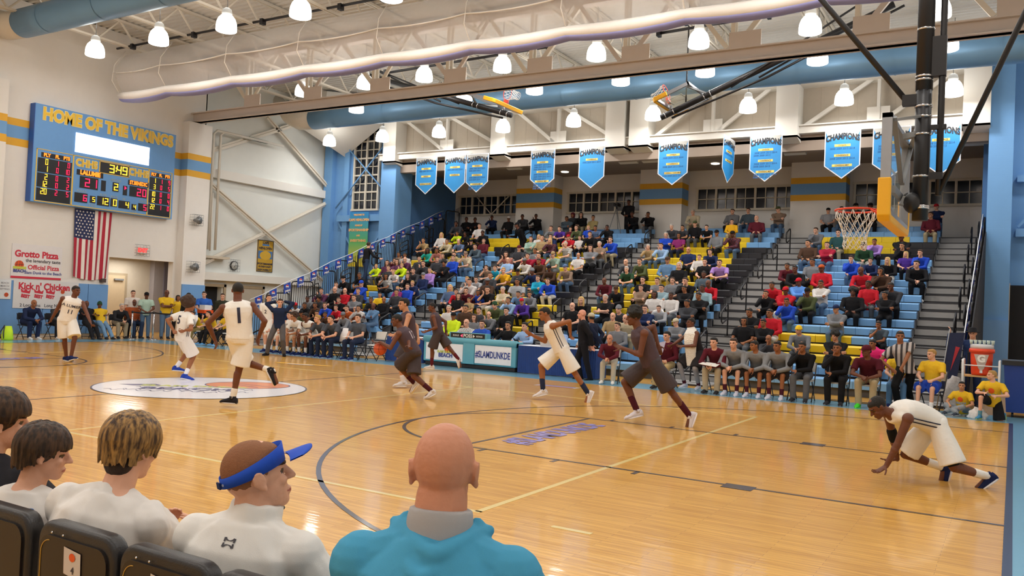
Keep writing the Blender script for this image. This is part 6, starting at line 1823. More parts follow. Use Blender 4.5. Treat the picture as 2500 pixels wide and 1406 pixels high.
# ================================================================== INDIVIDUAL FIGURES
POSES = {
'walker': dict(loc=(-18.854, 1.149, 0.000), pel=(-0.084, -0.076, 0.982), spine=(0.238, 0.117, 0.964), rh=(-0.434, -0.282, 0.876), lh=(0.543, 0.125, 0.925), rf=(-0.213, 0.046, 0.070), lf=(0.118, -0.049, 0.115), side=(-0.431, -0.839, 0.000), hip=(-0.431, -0.839, 0.000), head=(0.952, 0.161, -0.050), re=(-0.668, 0.533, -0.300), le=(-0.375, 0.824, -0.500), rk=(0.806, 0.015, 0.000), lk=(0.806, 0.015, 0.000), rtoe=(1.012, 0.255, -0.100), ltoe=(1.064, 0.169, 0.300), S=1.06),
'curly': dict(loc=(-14.185, 0.633, -0.000), pel=(-0.026, -0.038, 0.841), spine=(0.124, 0.048, 0.991), rh=(0.117, -0.096, 0.988), lh=(-0.095, -0.198, 0.968), rf=(0.124, -0.045, 0.094), lf=(-0.332, 0.088, 0.217), side=(0.951, -0.131, 0.000), hip=(0.909, -0.157, 0.000), head=(0.662, 0.744, -0.100), re=(1.234, -0.312, 0.000), le=(-0.551, -1.028, 0.000), rk=(0.019, 0.943, 0.000), lk=(0.019, 0.943, 0.000), rtoe=(0.722, 0.547, -0.150), ltoe=(0.380, 0.925, -0.100), rhd=(-0.208, -0.823, -0.300), lhd=(0.686, -0.173, -0.500), S=0.98),
'runner_back': dict(loc=(-10.290, -1.500, 0.000), pel=(0.079, 0.019, 1.079), spine=(-0.085, -0.077, 0.993), rh=(0.252, 0.238, 1.099), lh=(-0.256, -0.180, 1.035), rf=(0.007, 0.001, 0.127), lf=(0.452, 0.371, 0.574), side=(0.637, 0.787, 0.000), hip=(0.568, 0.805, 0.000), head=(-0.744, 0.662, 0.000), re=(1.115, 0.083, 0.200), le=(-0.551, -1.028, 0.100), rk=(-0.874, 0.294, 0.000), lk=(-0.943, 0.019, -0.300), rtoe=(-0.944, -0.272, 0.000), ltoe=(0.429, 0.256, -0.850), S=1.1),
'dribbler': dict(loc=(-9.001, 1.991, 0.000), pel=(-0.330, -0.218, 0.825), spine=(-0.432, -0.280, 0.857), rh=(-0.181, -0.540, 0.923), lh=(-0.795, -0.617, 0.996), rf=(-0.029, -0.021, 0.140), lf=(-0.454, 0.014, 0.244), side=(-0.229, 0.970, 0.000), hip=(-0.315, 0.918, 0.000), head=(-0.765, -0.573, -0.150), re=(0.259, 0.737, -0.500), le=(0.377, -0.241, -0.900), rk=(-0.533, -0.668, 0.100), lk=(-0.875, -0.289, 0.000), rtoe=(-0.345, -0.788, -0.350), ltoe=(-0.532, -0.084, -0.700), lhd=(-0.859, -0.512, -0.150), ln=(0.000, 0.000, -1.000), S=1.0),
'dark_tall': dict(loc=(-10.540, 3.103, 0.000), pel=(0.073, 0.017, 0.996), spine=(-0.145, -0.112, 0.983), rh=(0.207, 0.096, 1.048), lh=(-0.053, -0.293, 1.094), rf=(-0.017, -0.013, 0.107), lf=(-0.093, 0.232, 0.121), side=(-0.744, 0.662, 0.000), hip=(-0.744, 0.662, 0.000), head=(-0.568, -0.805, -0.100), re=(0.585, 0.582, -0.400), le=(0.668, -0.533, -0.500), rk=(-0.670, -0.633, 0.000), lk=(-0.670, -0.633, 0.000), rtoe=(-0.619, -0.719, 0.000), ltoe=(-0.619, -0.719, 0.000), S=1.08),
'dark_runner': dict(loc=(-12.612, 6.837, 0.000), pel=(0.133, 0.053, 1.001), spine=(-0.203, -0.146, 0.968), rh=(0.011, -0.253, 1.039), lh=(0.178, 0.312, 1.025), rf=(0.014, 0.004, 0.156), lf=(0.559, 0.442, 0.316), side=(0.426, -0.910, 0.000), hip=(0.426, -0.910, 0.000), head=(-0.670, -0.633, -0.100), re=(0.755, 0.101, -0.500), le=(0.585, 0.582, -0.300), rk=(-0.773, -0.461, 0.100), lk=(-0.276, -0.514, -0.600), rtoe=(-0.773, -0.461, 0.000), ltoe=(0.258, 0.154, -0.900), S=1.0),
'white_sprinter': dict(loc=(-7.649, 3.568, 0.000), pel=(0.320, 0.166, 0.980), spine=(-0.392, -0.257, 0.883), rh=(-0.282, 0.091, 1.212), lh=(0.498, 0.147, 1.301), rf=(-0.006, 0.109, 0.163), lf=(0.835, 0.378, 0.144), side=(-0.631, 0.765, 0.000), hip=(-0.598, 0.808, 0.000), head=(-0.773, -0.578, -0.200), re=(-0.291, 0.292, -0.900), le=(0.875, 0.289, 0.300), rk=(-0.824, -0.375, 0.200), lk=(-0.585, -0.582, -0.500), rtoe=(-0.816, -0.487, -0.250), ltoe=(-0.301, -0.179, -0.900), S=1.12),
'dark_sprinter': dict(loc=(-5.043, 1.838, 0.000), pel=(0.227, 0.110, 0.963), spine=(-0.340, -0.227, 0.913), rh=(0.194, 0.433, 1.234), lh=(-0.129, -0.224, 1.174), rf=(0.017, 0.122, 0.183), lf=(0.828, 0.374, 0.118), side=(-0.631, 0.765, 0.000), hip=(-0.598, 0.808, 0.000), head=(-0.773, -0.578, -0.100), re=(0.619, 0.719, 0.100), le=(0.583, -0.001, -0.800), rk=(-0.867, -0.401, 0.200), lk=(-0.499, -0.530, -0.600), rtoe=(-0.816, -0.487, -0.250), ltoe=(-0.258, -0.154, -0.920), S=1.15),
'crouch': dict(loc=(-0.834, -0.213, 0.000), pel=(0.140, 0.120, 0.643), spine=(-0.792, -0.580, 0.192), rh=(-0.209, 0.282, 0.050), lh=(-0.339, -0.322, 0.050), rf=(0.230, 0.425, 0.142), lf=(0.664, 0.276, 0.130), side=(-0.598, 0.808, 0.000), hip=(-0.426, 0.910, 0.000), head=(-0.644, -0.384, -0.650), hup=(-0.558, -0.333, 0.750), re=(0.276, 0.514, 0.100), le=(0.583, -0.001, 0.100), rk=(-0.961, -0.341, 0.000), lk=(-0.396, -0.702, -0.400), rtoe=(-0.215, -0.128, -0.900), ltoe=(-0.584, -0.232, -0.500), rhd=(-0.765, -0.573, -0.120), lhd=(-0.593, -0.470, -0.500), rn=(0.000, 0.000, -1.000), ln=(-0.344, -0.205, -0.900), bend=(0.000, 0.000, 0.070), S=1.03, rcurl=0.12, lcurl=0.25, spread=0.9),
'referee': dict(loc=(-1.881, 8.596, 0.000), pel=(0.034, -0.001, 0.835), spine=(-0.234, -0.165, 0.958), rh=(-0.220, -0.269, 0.820), lh=(-0.032, -0.447, 0.792), rf=(-0.097, -0.060, 0.096), lf=(0.111, 0.413, 0.098), side=(-0.832, -0.264, 0.000), hip=(-0.841, -0.152, 0.000), head=(0.176, -0.978, -0.050), re=(-0.841, -0.152, -0.300), le=(0.670, 0.633, -0.300), rk=(-0.208, -0.823, 0.000), lk=(-0.208, -0.823, 0.000), rtoe=(-0.431, -0.839, 0.000), ltoe=(-0.431, -0.839, 0.000), S=1.03),
'suit_man': dict(loc=(-9.125, 8.607, 0.000), pel=(-0.064, -0.063, 0.937), spine=(-0.053, -0.058, 0.997), rh=(-0.000, 0.152, 0.868), lh=(0.203, -0.135, 0.885), rf=(-0.160, 0.019, 0.058), lf=(0.139, -0.035, 0.044), side=(-0.373, 0.918, 0.000), hip=(-0.416, 0.893, 0.000), head=(-0.782, -0.583, 0.000), re=(0.259, 0.737, 0.000), le=(0.994, -0.105, 0.000), rk=(-0.773, -0.461, 0.000), lk=(-0.773, -0.461, 0.000), rtoe=(-0.816, -0.487, 0.000), ltoe=(-0.431, -0.839, 0.000), S=1.05),
'capped_assistant': dict(loc=(-9.234, 9.466, 0.000), pel=(-0.075, -0.068, 0.903), spine=(-0.126, -0.101, 0.987), rh=(0.029, -0.008, 0.958), lh=(0.188, -0.144, 0.885), rf=(-0.099, 0.056, 0.064), lf=(0.071, 0.040, 0.089), side=(0.019, 0.943, 0.000), hip=(0.019, 0.943, 0.000), head=(-0.839, 0.431, 0.000), re=(0.431, 0.839, 0.000), le=(0.927, 0.203, 0.000), rk=(-0.839, 0.431, 0.000), lk=(-0.839, 0.431, 0.000), rtoe=(-0.839, 0.431, 0.000), ltoe=(-0.719, 0.619, 0.000), S=1.0),
'towel_man': dict(loc=(-6.330, 8.480, 0.000), pel=(0.048, 0.006, 0.876), spine=(-0.163, -0.123, 0.979), rh=(-0.415, -0.448, 0.988), lh=(-0.139, -0.343, 1.013), rf=(-0.150, -0.093, 0.125), lf=(0.160, -0.024, 0.110), side=(-0.633, 0.670, 0.000), hip=(-0.874, 0.294, 0.000), head=(-0.713, -0.658, 0.050), re=(-0.342, 0.378, -0.900), le=(0.565, -0.362, -0.800), rk=(-0.533, -0.668, 0.000), lk=(-0.019, -0.943, 0.000), rtoe=(-0.294, -0.874, 0.000), ltoe=(-0.019, -0.943, 0.000), S=1.04),
'coach': dict(loc=(-18.432, 7.125, 0.000), pel=(0.071, 0.019, 0.902), spine=(0.009, -0.021, 1.000), rh=(-0.138, 0.039, 1.586), lh=(0.089, 0.175, 1.598), rf=(-0.208, -0.126, 0.085), lf=(0.213, 0.125, 0.083), side=(-0.884, -0.469, 0.000), hip=(-0.884, -0.469, 0.000), head=(0.744, -0.662, -0.050), re=(-0.910, -0.426, 0.250), le=(0.808, 0.598, 0.250), rk=(0.341, -0.961, 0.000), lk=(0.684, -0.756, 0.000), rtoe=(0.118, -0.978, 0.000), ltoe=(0.805, -0.568, 0.000), rhd=(0.619, 0.719, -0.100), lhd=(-0.927, -0.203, -0.100), S=1.0),
'bench_stander': dict(loc=(-20.042, 8.278, 0.000), pel=(0.004, -0.023, 0.987), spine=(0.021, -0.014, 1.000), rh=(-0.021, -0.149, 0.768), lh=(0.112, 0.047, 0.750), rf=(-0.025, -0.019, 0.127), lf=(0.085, 0.047, 0.133), side=(-0.875, -0.289, 0.000), hip=(-0.875, -0.289, 0.000), head=(0.925, -0.380, 0.000), re=(-0.875, -0.289, -0.300), le=(0.670, 0.633, -0.300), rk=(0.512, -0.859, 0.000), lk=(0.512, -0.859, 0.000), rtoe=(0.426, -0.910, 0.000), ltoe=(0.684, -0.756, 0.000), S=1.03),
}

def tm(c): return COLM.get(c) or fabric(c)
COLM = {'jersey_white': mat('jersey_white', '#e9e6e0', .7, var=.04, scale=5, bump=.5, bscale=9, spec=.3), 'jersey_dark': mat('jersey_dark', '#45323a', .7, var=.06, scale=5, bump=.5, bscale=9), 'short_dark': mat('short_dark', '#3b2f31', .7, var=.06, bump=.5, bscale=9)}
JW, JD = 'jersey_white', 'jersey_dark'
def figure(key, name, label, sk, hair, top, topc, bot, botc, shoes=('#1c2a5c', '#dfe0e6'), socks=None, vox=.0085, group=None, extra=None, loc=None, P=None, sleeve_loose=.016, hairkind=None, lo=-.09, rz=0):
    jer = top == 'none' or topc == 'jersey_white'
    if jer and lo == -.09: lo = -.03; sleeve_loose = .024
    P = dict(P or POSES[key]); loc = loc or P.pop('loc'); P.pop('loc', None)
    F = solve(P); r = empty(name, loc, label, 'person', group, rz=rz)
    me = remesh(body_mb(F), vox, 2, 'body'); paint_head(F, me)
    o = link_obj('body', me, r); set_mats(o, body_mats(sk, (hair or 'k')[0]))
    cv = max(.011, vox*1.2)
    parts = {}
    m1 = remesh(shirt_mb(F, top, sleeve_loose, lo), cv, 5, 'shirt'); m1.materials.append(tm(topc)); parts['shirt'] = link_obj('jersey' if top == 'none' else 'shirt', m1, r)
    m2 = remesh(pants_mb(F, bot, .016 if not jer else .019, .05), cv, 6, 'bottoms'); m2.materials.append(tm(botc)); parts['bottoms'] = link_obj('shorts' if bot != 'long' else 'trousers', m2, r)
    for w_ in 'rl':
        mb = shoe_mb(F, w_); link_obj('shoe', mb.mesh('shoe', [fabric(shoes[0]), fabric(shoes[1])]), r)
    if socks:
        for w_ in 'rl': link_obj('sock', socks_mb(F, socks[1], w_).mesh('sock', [fabric(socks[0])]), r)
    if hair: headwear(r, F, hair, sk)
    r_parts = (r, F, parts)
    if extra: extra(*r_parts)
    return r_parts
def decal(r, target, mb, origin, right, up, size, m, name, off=.006):
    """lay flat art on a curved garment: rays run along the art's normal"""
    right = Vector(right).normalized(); up = Vector(up); up = (up-right*up.dot(right)).normalized(); nrm = right.cross(up)
    bv = BVHTree.FromPolygons([v.co for v in target.data.vertices], [tuple(p.vertices) for p in target.data.polygons])
    out = []
    bm = bmesh.new(); vv = [bm.verts.new(p) for p in mb.v]
    for f in mb.f:
        try: bm.faces.new([vv[i] for i in f])
        except ValueError: pass
    bmesh.ops.triangulate(bm, faces=bm.faces[:])
    for _ in range(4):
        lg = [e_ for e_ in bm.edges if e_.calc_length()*size > .022]
        if not lg: break
        bmesh.ops.subdivide_edges(bm, edges=lg, cuts=1); bmesh.ops.triangulate(bm, faces=[f for f in bm.faces if len(f.verts) > 3])
    bm.verts.index_update(); m3 = MB(); m3.add([tuple(v.co) for v in bm.verts], [tuple(v.index for v in f.verts) for f in bm.faces]); bm.free(); mb = m3
    # subdivide long faces a little by keeping only small art
    for vx, vy, vz in mb.v:
        p = Vector(origin)+right*vx*size+up*vy*size
        h = bv.ray_cast(p+nrm*.5, -nrm)
        out.append((h[0]+h[1]*off) if h[0] is not None and h[1] is not None else p)
    mb.v = [tuple(q) for q in out]
    o = link_obj(name, mb.mesh(name, [m]), target); return o
def num_on(r, F, tgt, txt, front=True, size=.26, m=None, h=.27, name='number', word=None):
    rt = F.side*(1 if not front else -1); up = F.sp; o = F.pel+F.sp*h*F.S
    mm = m or mat('number_navy', '#20243f', .6)
    decal(r, tgt, text_mb(txt, 1, .02), o, rt, up, size*F.S, mm, name)
    if word: decal(r, tgt, text_mb(word, 1, .015), o+up*.13*F.S, rt, up, .085*F.S, mm, 'team_word')
def side_stripes(r, F, parts, m=None, both=True):
    mm = m or mat('number_navy', '#20243f', .6)
    for s_ in ((-1, 1) if both else (1,)):
        for part, a, c in (('shirt', .42, .0),):
            mb = MB()
            for dx in (-.018, .018):
                o0 = len(mb.v); n = 12
                for i in range(n+1):
                    t = a+(c-a)*i/n
                    for e_ in (-.006, .006): mb.v.append((dx+e_, t, 0))
                for i in range(n): mb.f.append((o0+2*i, o0+2*i+1, o0+2*i+3, o0+2*i+2)); mb.m.append(0); mb.sm.append(False)
            right = F.fw*(-s_) if s_ > 0 else F.fw
            decal(r, parts['shirt'], mb, F.pel+F.side*.0, right*-1 if False else right, F.sp, F.S, mm, 'side_stripe')
WS = dict(top='none', topc=JW, bot='shorts', botc=JW)
r, F, p_ = figure('walker', 'person', 'white-uniformed player walking near the left free throw circle, arms spread low', 'd', 'z', socks=None, vox=.009, group='players in white on court', **WS)
num_on(r, F, p_['shirt'], '11', True, .13, h=.20, word='LA LUMIERE')
r, F, p_ = figure('curly', 'person', 'curly-haired player in white number 5 standing with hands behind back at centre disc', 'b', None, 'short', JW, 'shorts', JW, ('#2c46a8', '#e8e8ee'), ('#e8e8ee', .12), .009, 'players in white on court')
o = link_obj('hair', hair_mesh('afro'), r, F.HM@Matrix.Translation((0, -.02, -.01))@Matrix.Scale(1.34, 4)); set_mats(o, [hairm('n')])
num_on(r, F, p_['shirt'], '5', False, .24, h=.34); side_stripes(r, F, p_)
r, F, p_ = figure('runner_back', 'person', 'tall white-uniformed player running away across the centre disc, one leg kicked back', 'd', 'z', socks=('#e6e2dc', .12), shoes=('#25242a', '#d9d2cc'), vox=.009, group='players in white on court', **WS)
num_on(r, F, p_['shirt'], '1', False, .30, h=.30)
r, F, p_ = figure('dribbler', 'person', 'low-driving dark-uniformed player dribbling the orange ball', 'd', 'k', 'none', JD, 'shorts', 'short_dark', ('#d8d2d0', '#f0ecec'), ('#4a1c26', .18), .009, 'players in dark on court')
num_on(r, F, p_['shirt'], '12', False, .2, mat('number_pale', '#b9a9b0', .6), .3)
basketball(-9.86, 1.46, .87, "orange basketball in the air at the dark dribbler's hand")
r, F, p_ = figure('dark_tall', 'person', 'upright dark-uniformed player directly behind the dribbler', 't', 'k', 'none', JD, 'shorts', 'short_dark', ('#cfcaca', '#f0ecec'), ('#d9d2d2', .12), .0095, 'players in dark on court')
r, F, p_ = figure('dark_runner', 'person', "dark-uniformed player running in front of the scorer's table", 'd', 'k', 'none', JD, 'shorts', 'short_dark', ('#cfcaca', '#f0ecec'), ('#5a1c28', .2), .0095, 'players in dark on court')
r, F, p_ = figure('white_sprinter', 'person', 'white-uniformed player sprinting left in front of the navy press table', 'b', 'k', socks=('#27304c', .2), shoes=('#dcd8da', '#e8e6ea'), vox=.009, group='players in white on court', **WS)
side_stripes(r, F, p_)
r, F, p_ = figure('dark_sprinter', 'person', 'long-striding dark maroon player sprinting left in the middle foreground of court', 'd', None, 'none', JD, 'shorts', 'short_dark', ('#d6d2da', '#efecf2'), ('#4a1a26', .22), .0095, 'players in dark on court')
o = link_obj('hair', hair_mesh('afro'), r, F.HM); set_mats(o, [hairm('k')])
b = MB(); b.loft([((0, -.006, .03), (1, 0, 0), (0, 1, 0), .083, .102), ((0, -.006, .062), (1, 0, 0), (0, 1, 0), .085, .104)], 22, cap=False); o = link_obj('headband', b.mesh('headband', [fabric('#5b7db5')]), r, F.HM)
num_on(r, F, p_['shirt'], '20', False, .2, mat('number_pale', '#b9a9b0', .6), .3)
r, F, p_ = figure('crouch', 'person', 'white-uniformed player pushing up from the floor with both hands at the right baseline', 'd', 'z', socks=('#eceae6', .17), shoes=('#1d2750', '#e6e6f0'), vox=.0068, group='players in white on court', **WS)
side_stripes(r, F, p_); num_on(r, F, p_['shirt'], '3', True, .16, h=.30)
mb = MB()
for hp, kn in ((F.rhip, F.rkn), (F.lhip, F.lkn)): d = kn-hp; mb.capsule(hp+d*.55, hp+d*.9, .078*F.S, .064*F.S)
link_obj('compression_sleeve', mb.mesh('tights', [fabric('#18181b')]), r)
b = MB(); dd = (F.re-F.rw).normalized(); b.capsule(F.re-dd*.02, F.re+(F.rs-F.re).normalized()*.08, .052, .056); link_obj('elbow_pad', b.mesh('elbow_pad', [fabric('#18181b')]), r)
REFM = hstripe('referee_stripe', '#b9b1ae', '#3a3638', 3.2, 'X')
COLM['ref'] = REFM
r, F, p_ = figure('referee', 'person', 'referee in black and white striped shirt walking along the sideline', 'b', 'z', 'short', 'ref', 'long', '#141416', ('#151518', '#151518'), None, .0095)
r, F, p_ = figure('suit_man', 'person', 'bald man in a dark suit and tie standing in profile beside the press table', '#d99a82', None, 'long', '#1b1a1f', 'long', '#1a191e', ('#141416', '#141416'), None, .0095, lo=-.09, sleeve_loose=.024)
b = MB(); b.loft([(F.c7+F.fw*.06*F.S-F.sp*.01, F.side, F.sp, .03, .05), (F.pel+F.sp*.22*F.S+F.fw*.135*F.S, F.side, F.sp, .008, .02)], 10)
b2 = MB(); q0 = F.c7+F.fw*.085*F.S-F.sp*.02*F.S; q1 = F.pel+F.sp*.2*F.S+F.fw*.16*F.S
b2.add([q0-F.side*.05, q0+F.side*.05, q1+F.side*.01, q1-F.side*.01, q0-F.side*.05-F.fw*.02, q0+F.side*.05-F.fw*.02, q1+F.side*.01-F.fw*.02, q1-F.side*.01-F.fw*.02], [(0, 3, 2, 1), (4, 5, 6, 7), (0, 1, 5, 4), (1, 2, 6, 5), (2, 3, 7, 6), (3, 0, 4, 7)]); link_obj('shirt_front', b2.mesh('shirt_front', [fabric('#e3dfdc')]), r)
b2 = MB(); b2.bar(q0+F.fw*.008, q1+F.fw*.012, .05, .012, up=F.fw); link_obj('tie', b2.mesh('tie', [fabric('#6b5560')]), r)
figure('capped_assistant', 'person', 'person in white cap and navy jacket standing right behind the suited man', 'b', 'c:cream', 'long', '#1d2338', 'long', '#17171a', ('#141416', '#141416'), None, .0095)
r, F, p_ = figure('towel_man', 'person', 'shouting player in dark uniform with a white towel over his shoulder, clapping', 'd', 'z', 'none', '#2a2628', 'shorts', '#2a2628', ('#c9c9d6', '#e3e3ea'), ('#4a1a26', .16), .008)
mb = MB()
for kn, an in ((F.rkn, F.ra), (F.lkn, F.la)): d = an-kn; mb.capsule(kn-d*.1, kn+d*.75, .068, .05)
link_obj('grey_leggings', remesh(mb, .011, 2).copy(), r).data.materials.append(fabric('#9a9496'))
# towel: a thick folded sheet hanging from the neck down the front of the camera-side shoulder
tw = MB(); rnd = random.Random(4); side = -F.side
path = [F.c7-F.fw*.10-side*.05+F.sp*.0, F.c7+F.sp*.055+side*.01, F.c7+side*.09+F.fw*.05+F.sp*.03, F.c7+side*.16+F.fw*.13-F.sp*.05, F.c7+side*.18+F.fw*.17-F.sp*.2, F.c7+side*.17+F.fw*.18-F.sp*.36-Vector((0, 0, .06)), F.c7+side*.15+F.fw*.17-F.sp*.42-Vector((0, 0, .22)), F.c7+side*.14+F.fw*.15-F.sp*.42-Vector((0, 0, .38))]
wid = [.05, .09, .12, .14, .15, .13, .11, .1]
tw.loft([(p, (F.fw*.8-side*.5+F.sp*.15).normalized(), (side*.8+F.fw*.4).normalized(), w_, .028+.006*(i % 2)) for i, (p, w_) in enumerate(zip(path, wid))], 16)
tw.loft([(F.c7+F.sp*.03+F.fw*.02, F.side, F.fw, .1, .1), (F.c7+F.sp*.075+F.fw*.03, F.side, F.fw, .085, .09)], 14)
me = remesh(tw, .012, 2, 'towel'); me.materials.append(mat('towel_white', '#e9e3d9', .95, var=.06, bump=.9, bscale=35))
o = link_obj('towel', me, None); o.location = POSES['towel_man']['loc']; tag(o, 'long white towel draped over the shoulder of the shouting bench player', 'towel')
r, F, p_ = figure('coach', 'person', 'coach in navy pullover and grey trousers with both hands behind his head', 'w', 'n', 'long', '#1f2a45', 'long', '#5a585b', ('#1c1c22', '#1c1c22'), None, .0095)
r, F, p_ = figure('bench_stander', 'person', 'white-uniformed bench player standing half hidden behind the navy pullover coach', 'w', 'n', 'short', JW, 'shorts', JW, socks=('#e6e2dc', .14), vox=.0105)
num_on(r, F, p_['shirt'], '2', True, .15, h=.25)
# ---- generic standing pose
def stand(h=1.0, turn=0, arms='down', lean=0.0, step=.0):
    P = dict(S=h, pel=(0, 0, .955*h), spine=(0, .03+lean, 1), rf=(.11, .0-step, .085), lf=(-.11, .02+step, .085), rk=(.1, 1, 0), lk=(-.1, 1, 0), head=(sin(radians(turn)), cos(radians(turn)), -.05), rh=(.24, .06, .80*h), lh=(-.24, .06, .80*h), re=(1, -.8, 0), le=(-1, -.8, 0))
    if arms == 'crossed': P.update(rh=(-.12, .25, 1.17*h), lh=(.12, .22, 1.13*h), re=(1, .2, -.6), le=(-1, .2, -.6), rhd=(-1, .1, .1), lhd=(1, .1, .1))
    if arms == 'front': P.update(rh=(.08, .3, 1.02*h), lh=(-.08, .3, 1.02*h), re=(1, -.2, -.6), le=(-1, -.2, -.6))
    if arms == 'up': P.update(rh=(.44, .16, 1.58*h), re=(.6, .2, -1), rhd=(-.2, .1, 1))
    if arms == 'reach': P.update(rh=(.35, .42, 1.08*h), re=(.6, .1, -1))
    return P
def stander(x, y, z, face, label, sk, hair, top, topc, botc, h=1.0, turn=0, arms='down', group=None, lean=0, fat=1.0, bot='long', step=0):
    P = stand(h, turn, arms, lean, step); P['fat'] = fat
    return figure(None, 'person', label, sk, hair, top, topc, bot, botc, ('#2a2a2e', '#8a8a8e'), None, .0115, group, None, (x, y, z), P, rz=radians(face))
g = 'people standing by the hall doorway'
HALL = -115   # they face the court (world +x)
stander(-27.0, 8.95, 0, HALL, 'man in mint shirt, black cap and jeans standing behind the barrier belt', 'd', 'c:black', 'short', '#a9c2b4', '#56708c', .97, 10, 'front', g)
stander(-26.55, 9.45, 0, HALL, 'bald man in yellow tee and jeans with crossed arms behind the barrier belt', 'd', None, 'short', '#dcb32c', '#5a7492', 1.04, 0, 'crossed', g, fat=1.1)
stander(-26.9, 10.2, 0, HALL, 'woman in yellow tee standing behind the bald man in yellow', 'b', 'B', 'short', '#dcb32c', '#26262a', .94, -10, 'down', g)
stander(-27.5, 8.75, 0, HALL, 'person in pale shirt mostly hidden behind the mint-shirted man', 'w', 'n', 'short', '#d9cfc6', '#2a2a2e', 1.0, 0, 'down', g)
stander(-25.9, 9.9, 0, -160, 'dark-haired man in black jacket standing left of the blue-shirted man, turned away', 'w', 'k', 'long', '#22211f', '#2a2a2e', 1.0, -50, 'down', g)
stander(-26.1, 10.75, 0, -120, 'man in royal blue tee carrying an orange and white box behind the bench kids', 'w', 'z', 'short', '#2f5fb4', '#2a2a2e', 1.05, 15, 'front', g)
b = MB(); b.box(-25.95, -25.55, 10.35, 10.75, 1.0, 1.12); b.box(-25.9, -25.6, 10.4, 10.7, 1.12, 1.3, 1); tag(b.build('drink_box', [mat('ink_orange', '#e2571f'), mat('box_white', '#dfe6ea')]), 'orange and white box held by the man in the royal blue tee', 'box')
stander(-25.5, 11.1, 0, -130, 'brown-haired man in dark olive jacket standing right of the blue-shirted man', 'w', 'n', 'long', '#2e3026', '#2a2a2e', 1.02, 0, 'down', g)
r, F, p_ = stander(-23.0, 16.2, deckZ(10)+.0, -20, 'man in black jacket and jeans climbing the leftmost stair aisle', 'w', 'n', 'long', '#1b1b1f', '#2b3a55', 1.02, -25, 'reach', None, .12, step=.12)
stander(-14.3, 23.0, deckZ(0), 180, 'dark-clothed camera operator standing at the top row beside a tripod', 'd', 'k', 'long', '#16161a', '#16161a', 1.0, 0, 'front')
e = empty('camera_tripod', (-14.75, 22.7, deckZ(0)), 'video camera on a tripod at the top row by the back wall', 'tripod')
for a in (90, 210, 330):
    b = MB(); b.tube([(-14.75, 22.7, deckZ(0)+1.35), (-14.75+.42*cos(radians(a)), 22.7+.35*sin(radians(a)), deckZ(0)+.02)], .018, 6); b.build('leg', STEEL, e)
b = MB(); b.box(-14.85, -14.65, 22.55, 22.9, deckZ(0)+1.4, deckZ(0)+1.55); b.tube([(-14.75, 22.55, deckZ(0)+1.47), (-14.75, 22.45, deckZ(0)+1.47)], .05, 10); b.tube([(-14.75, 22.7, deckZ(0)+1.3), (-14.75, 22.7, deckZ(0)+1.42)], .03, 8); b.build('video_camera', BLACK, e)
stander(-17.75, 20.0, deckZ(5), 150, 'man all in black leaning forward while stepping down the left-centre stair aisle', 'd', 'c:black', 'long', '#101013', '#101013', 1.0, 20, 'reach', None, .55, 1.1, step=.1)
r, F, p_ = stander(-.72, 10.2, 0, 180, 'state trooper in navy uniform and broad-brimmed hat raising one hand to the string', 'w', 't:black', 'long', '#25355c', '#25355c', 1.0, 10, 'up')
# ---- people on chairs
def chair_pose(kind, h=1.0, turn=0, feet=.32, spread=.13):
    a = radians(turn)
    P = dict(S=h, pel=(0, -.02, .46+.10*h), spine=(0, .05, 1), rh=(.11, .32, .46+.2*h), lh=(-.11, .32, .46+.2*h), rf=(spread, feet+.08, .085), lf=(-spread, feet+.08, .085), rk=(.12, 1, .4), lk=(-.12, 1, .4), head=(sin(a), cos(a), -.08), re=(1, -.6, -.5), le=(-1, -.6, -.5), rcurl=.6, lcurl=.6)
    if kind == 'elbows': P.update(spine=(0, .55, .85), rh=(.05, .52, .46+.17*h), lh=(-.04, .53, .46+.15*h), re=(1, -.1, -.5), le=(-1, -.1, -.5), bend=(0, -.03, .02))
    if kind == 'chin': P.update(spine=(0, .42, .9), rh=(.05, .38, .46+.53*h), lh=(.06, .42, .46+.2*h), re=(.7, .4, -1), le=(-.9, -.2, -.5), rhd=(-.1, -.2, 1), bend=(0, -.03, .02))
    if kind == 'crossed': P.update(rh=(-.14, .27, .46+.38*h), lh=(.14, .24, .46+.35*h), re=(1, .2, -.5), le=(-1, .2, -.5), rhd=(-1, .2, .1), lhd=(1, .2, .1))
    if kind == 'table': P.update(rh=(.16, .42, .46+.33*h), lh=(-.16, .42, .46+.33*h))
    if kind == 'recline': P.update(spine=(0, -.4, .95), rf=(.1, .75, .085), lf=(-.1, .78, .085), rh=(-.1, .12, .46+.36*h), lh=(.12, .1, .46+.36*h), rhd=(-1, .2, .1), lhd=(1, .2, .1), pel=(0, .08, .56))
    return P
def sitter(x, y, face, label, sk, hair, top, topc, bot, botc, kind, h=1.0, turn=0, chair=None, group=None, shoes=('#1c2a5c', '#c9cfdf'), socks=None, vox=.0105, fat=1.0, clab=None):
    P = chair_pose(kind, h, turn); P['fat'] = fat
    o = figure(None, 'person', label, sk, hair, top, topc, bot, botc, shoes, socks, vox, group, None, (x, y, 0), P, rz=radians(face))
    if chair is not None: folding_chair(x, y, radians(face), clab or ('folding chair under the '+label), 'folding chairs', chair == 'w')
    return o
HB = 'home bench sitters'; VB = 'visiting bench sitters'
NS = '#232c44'
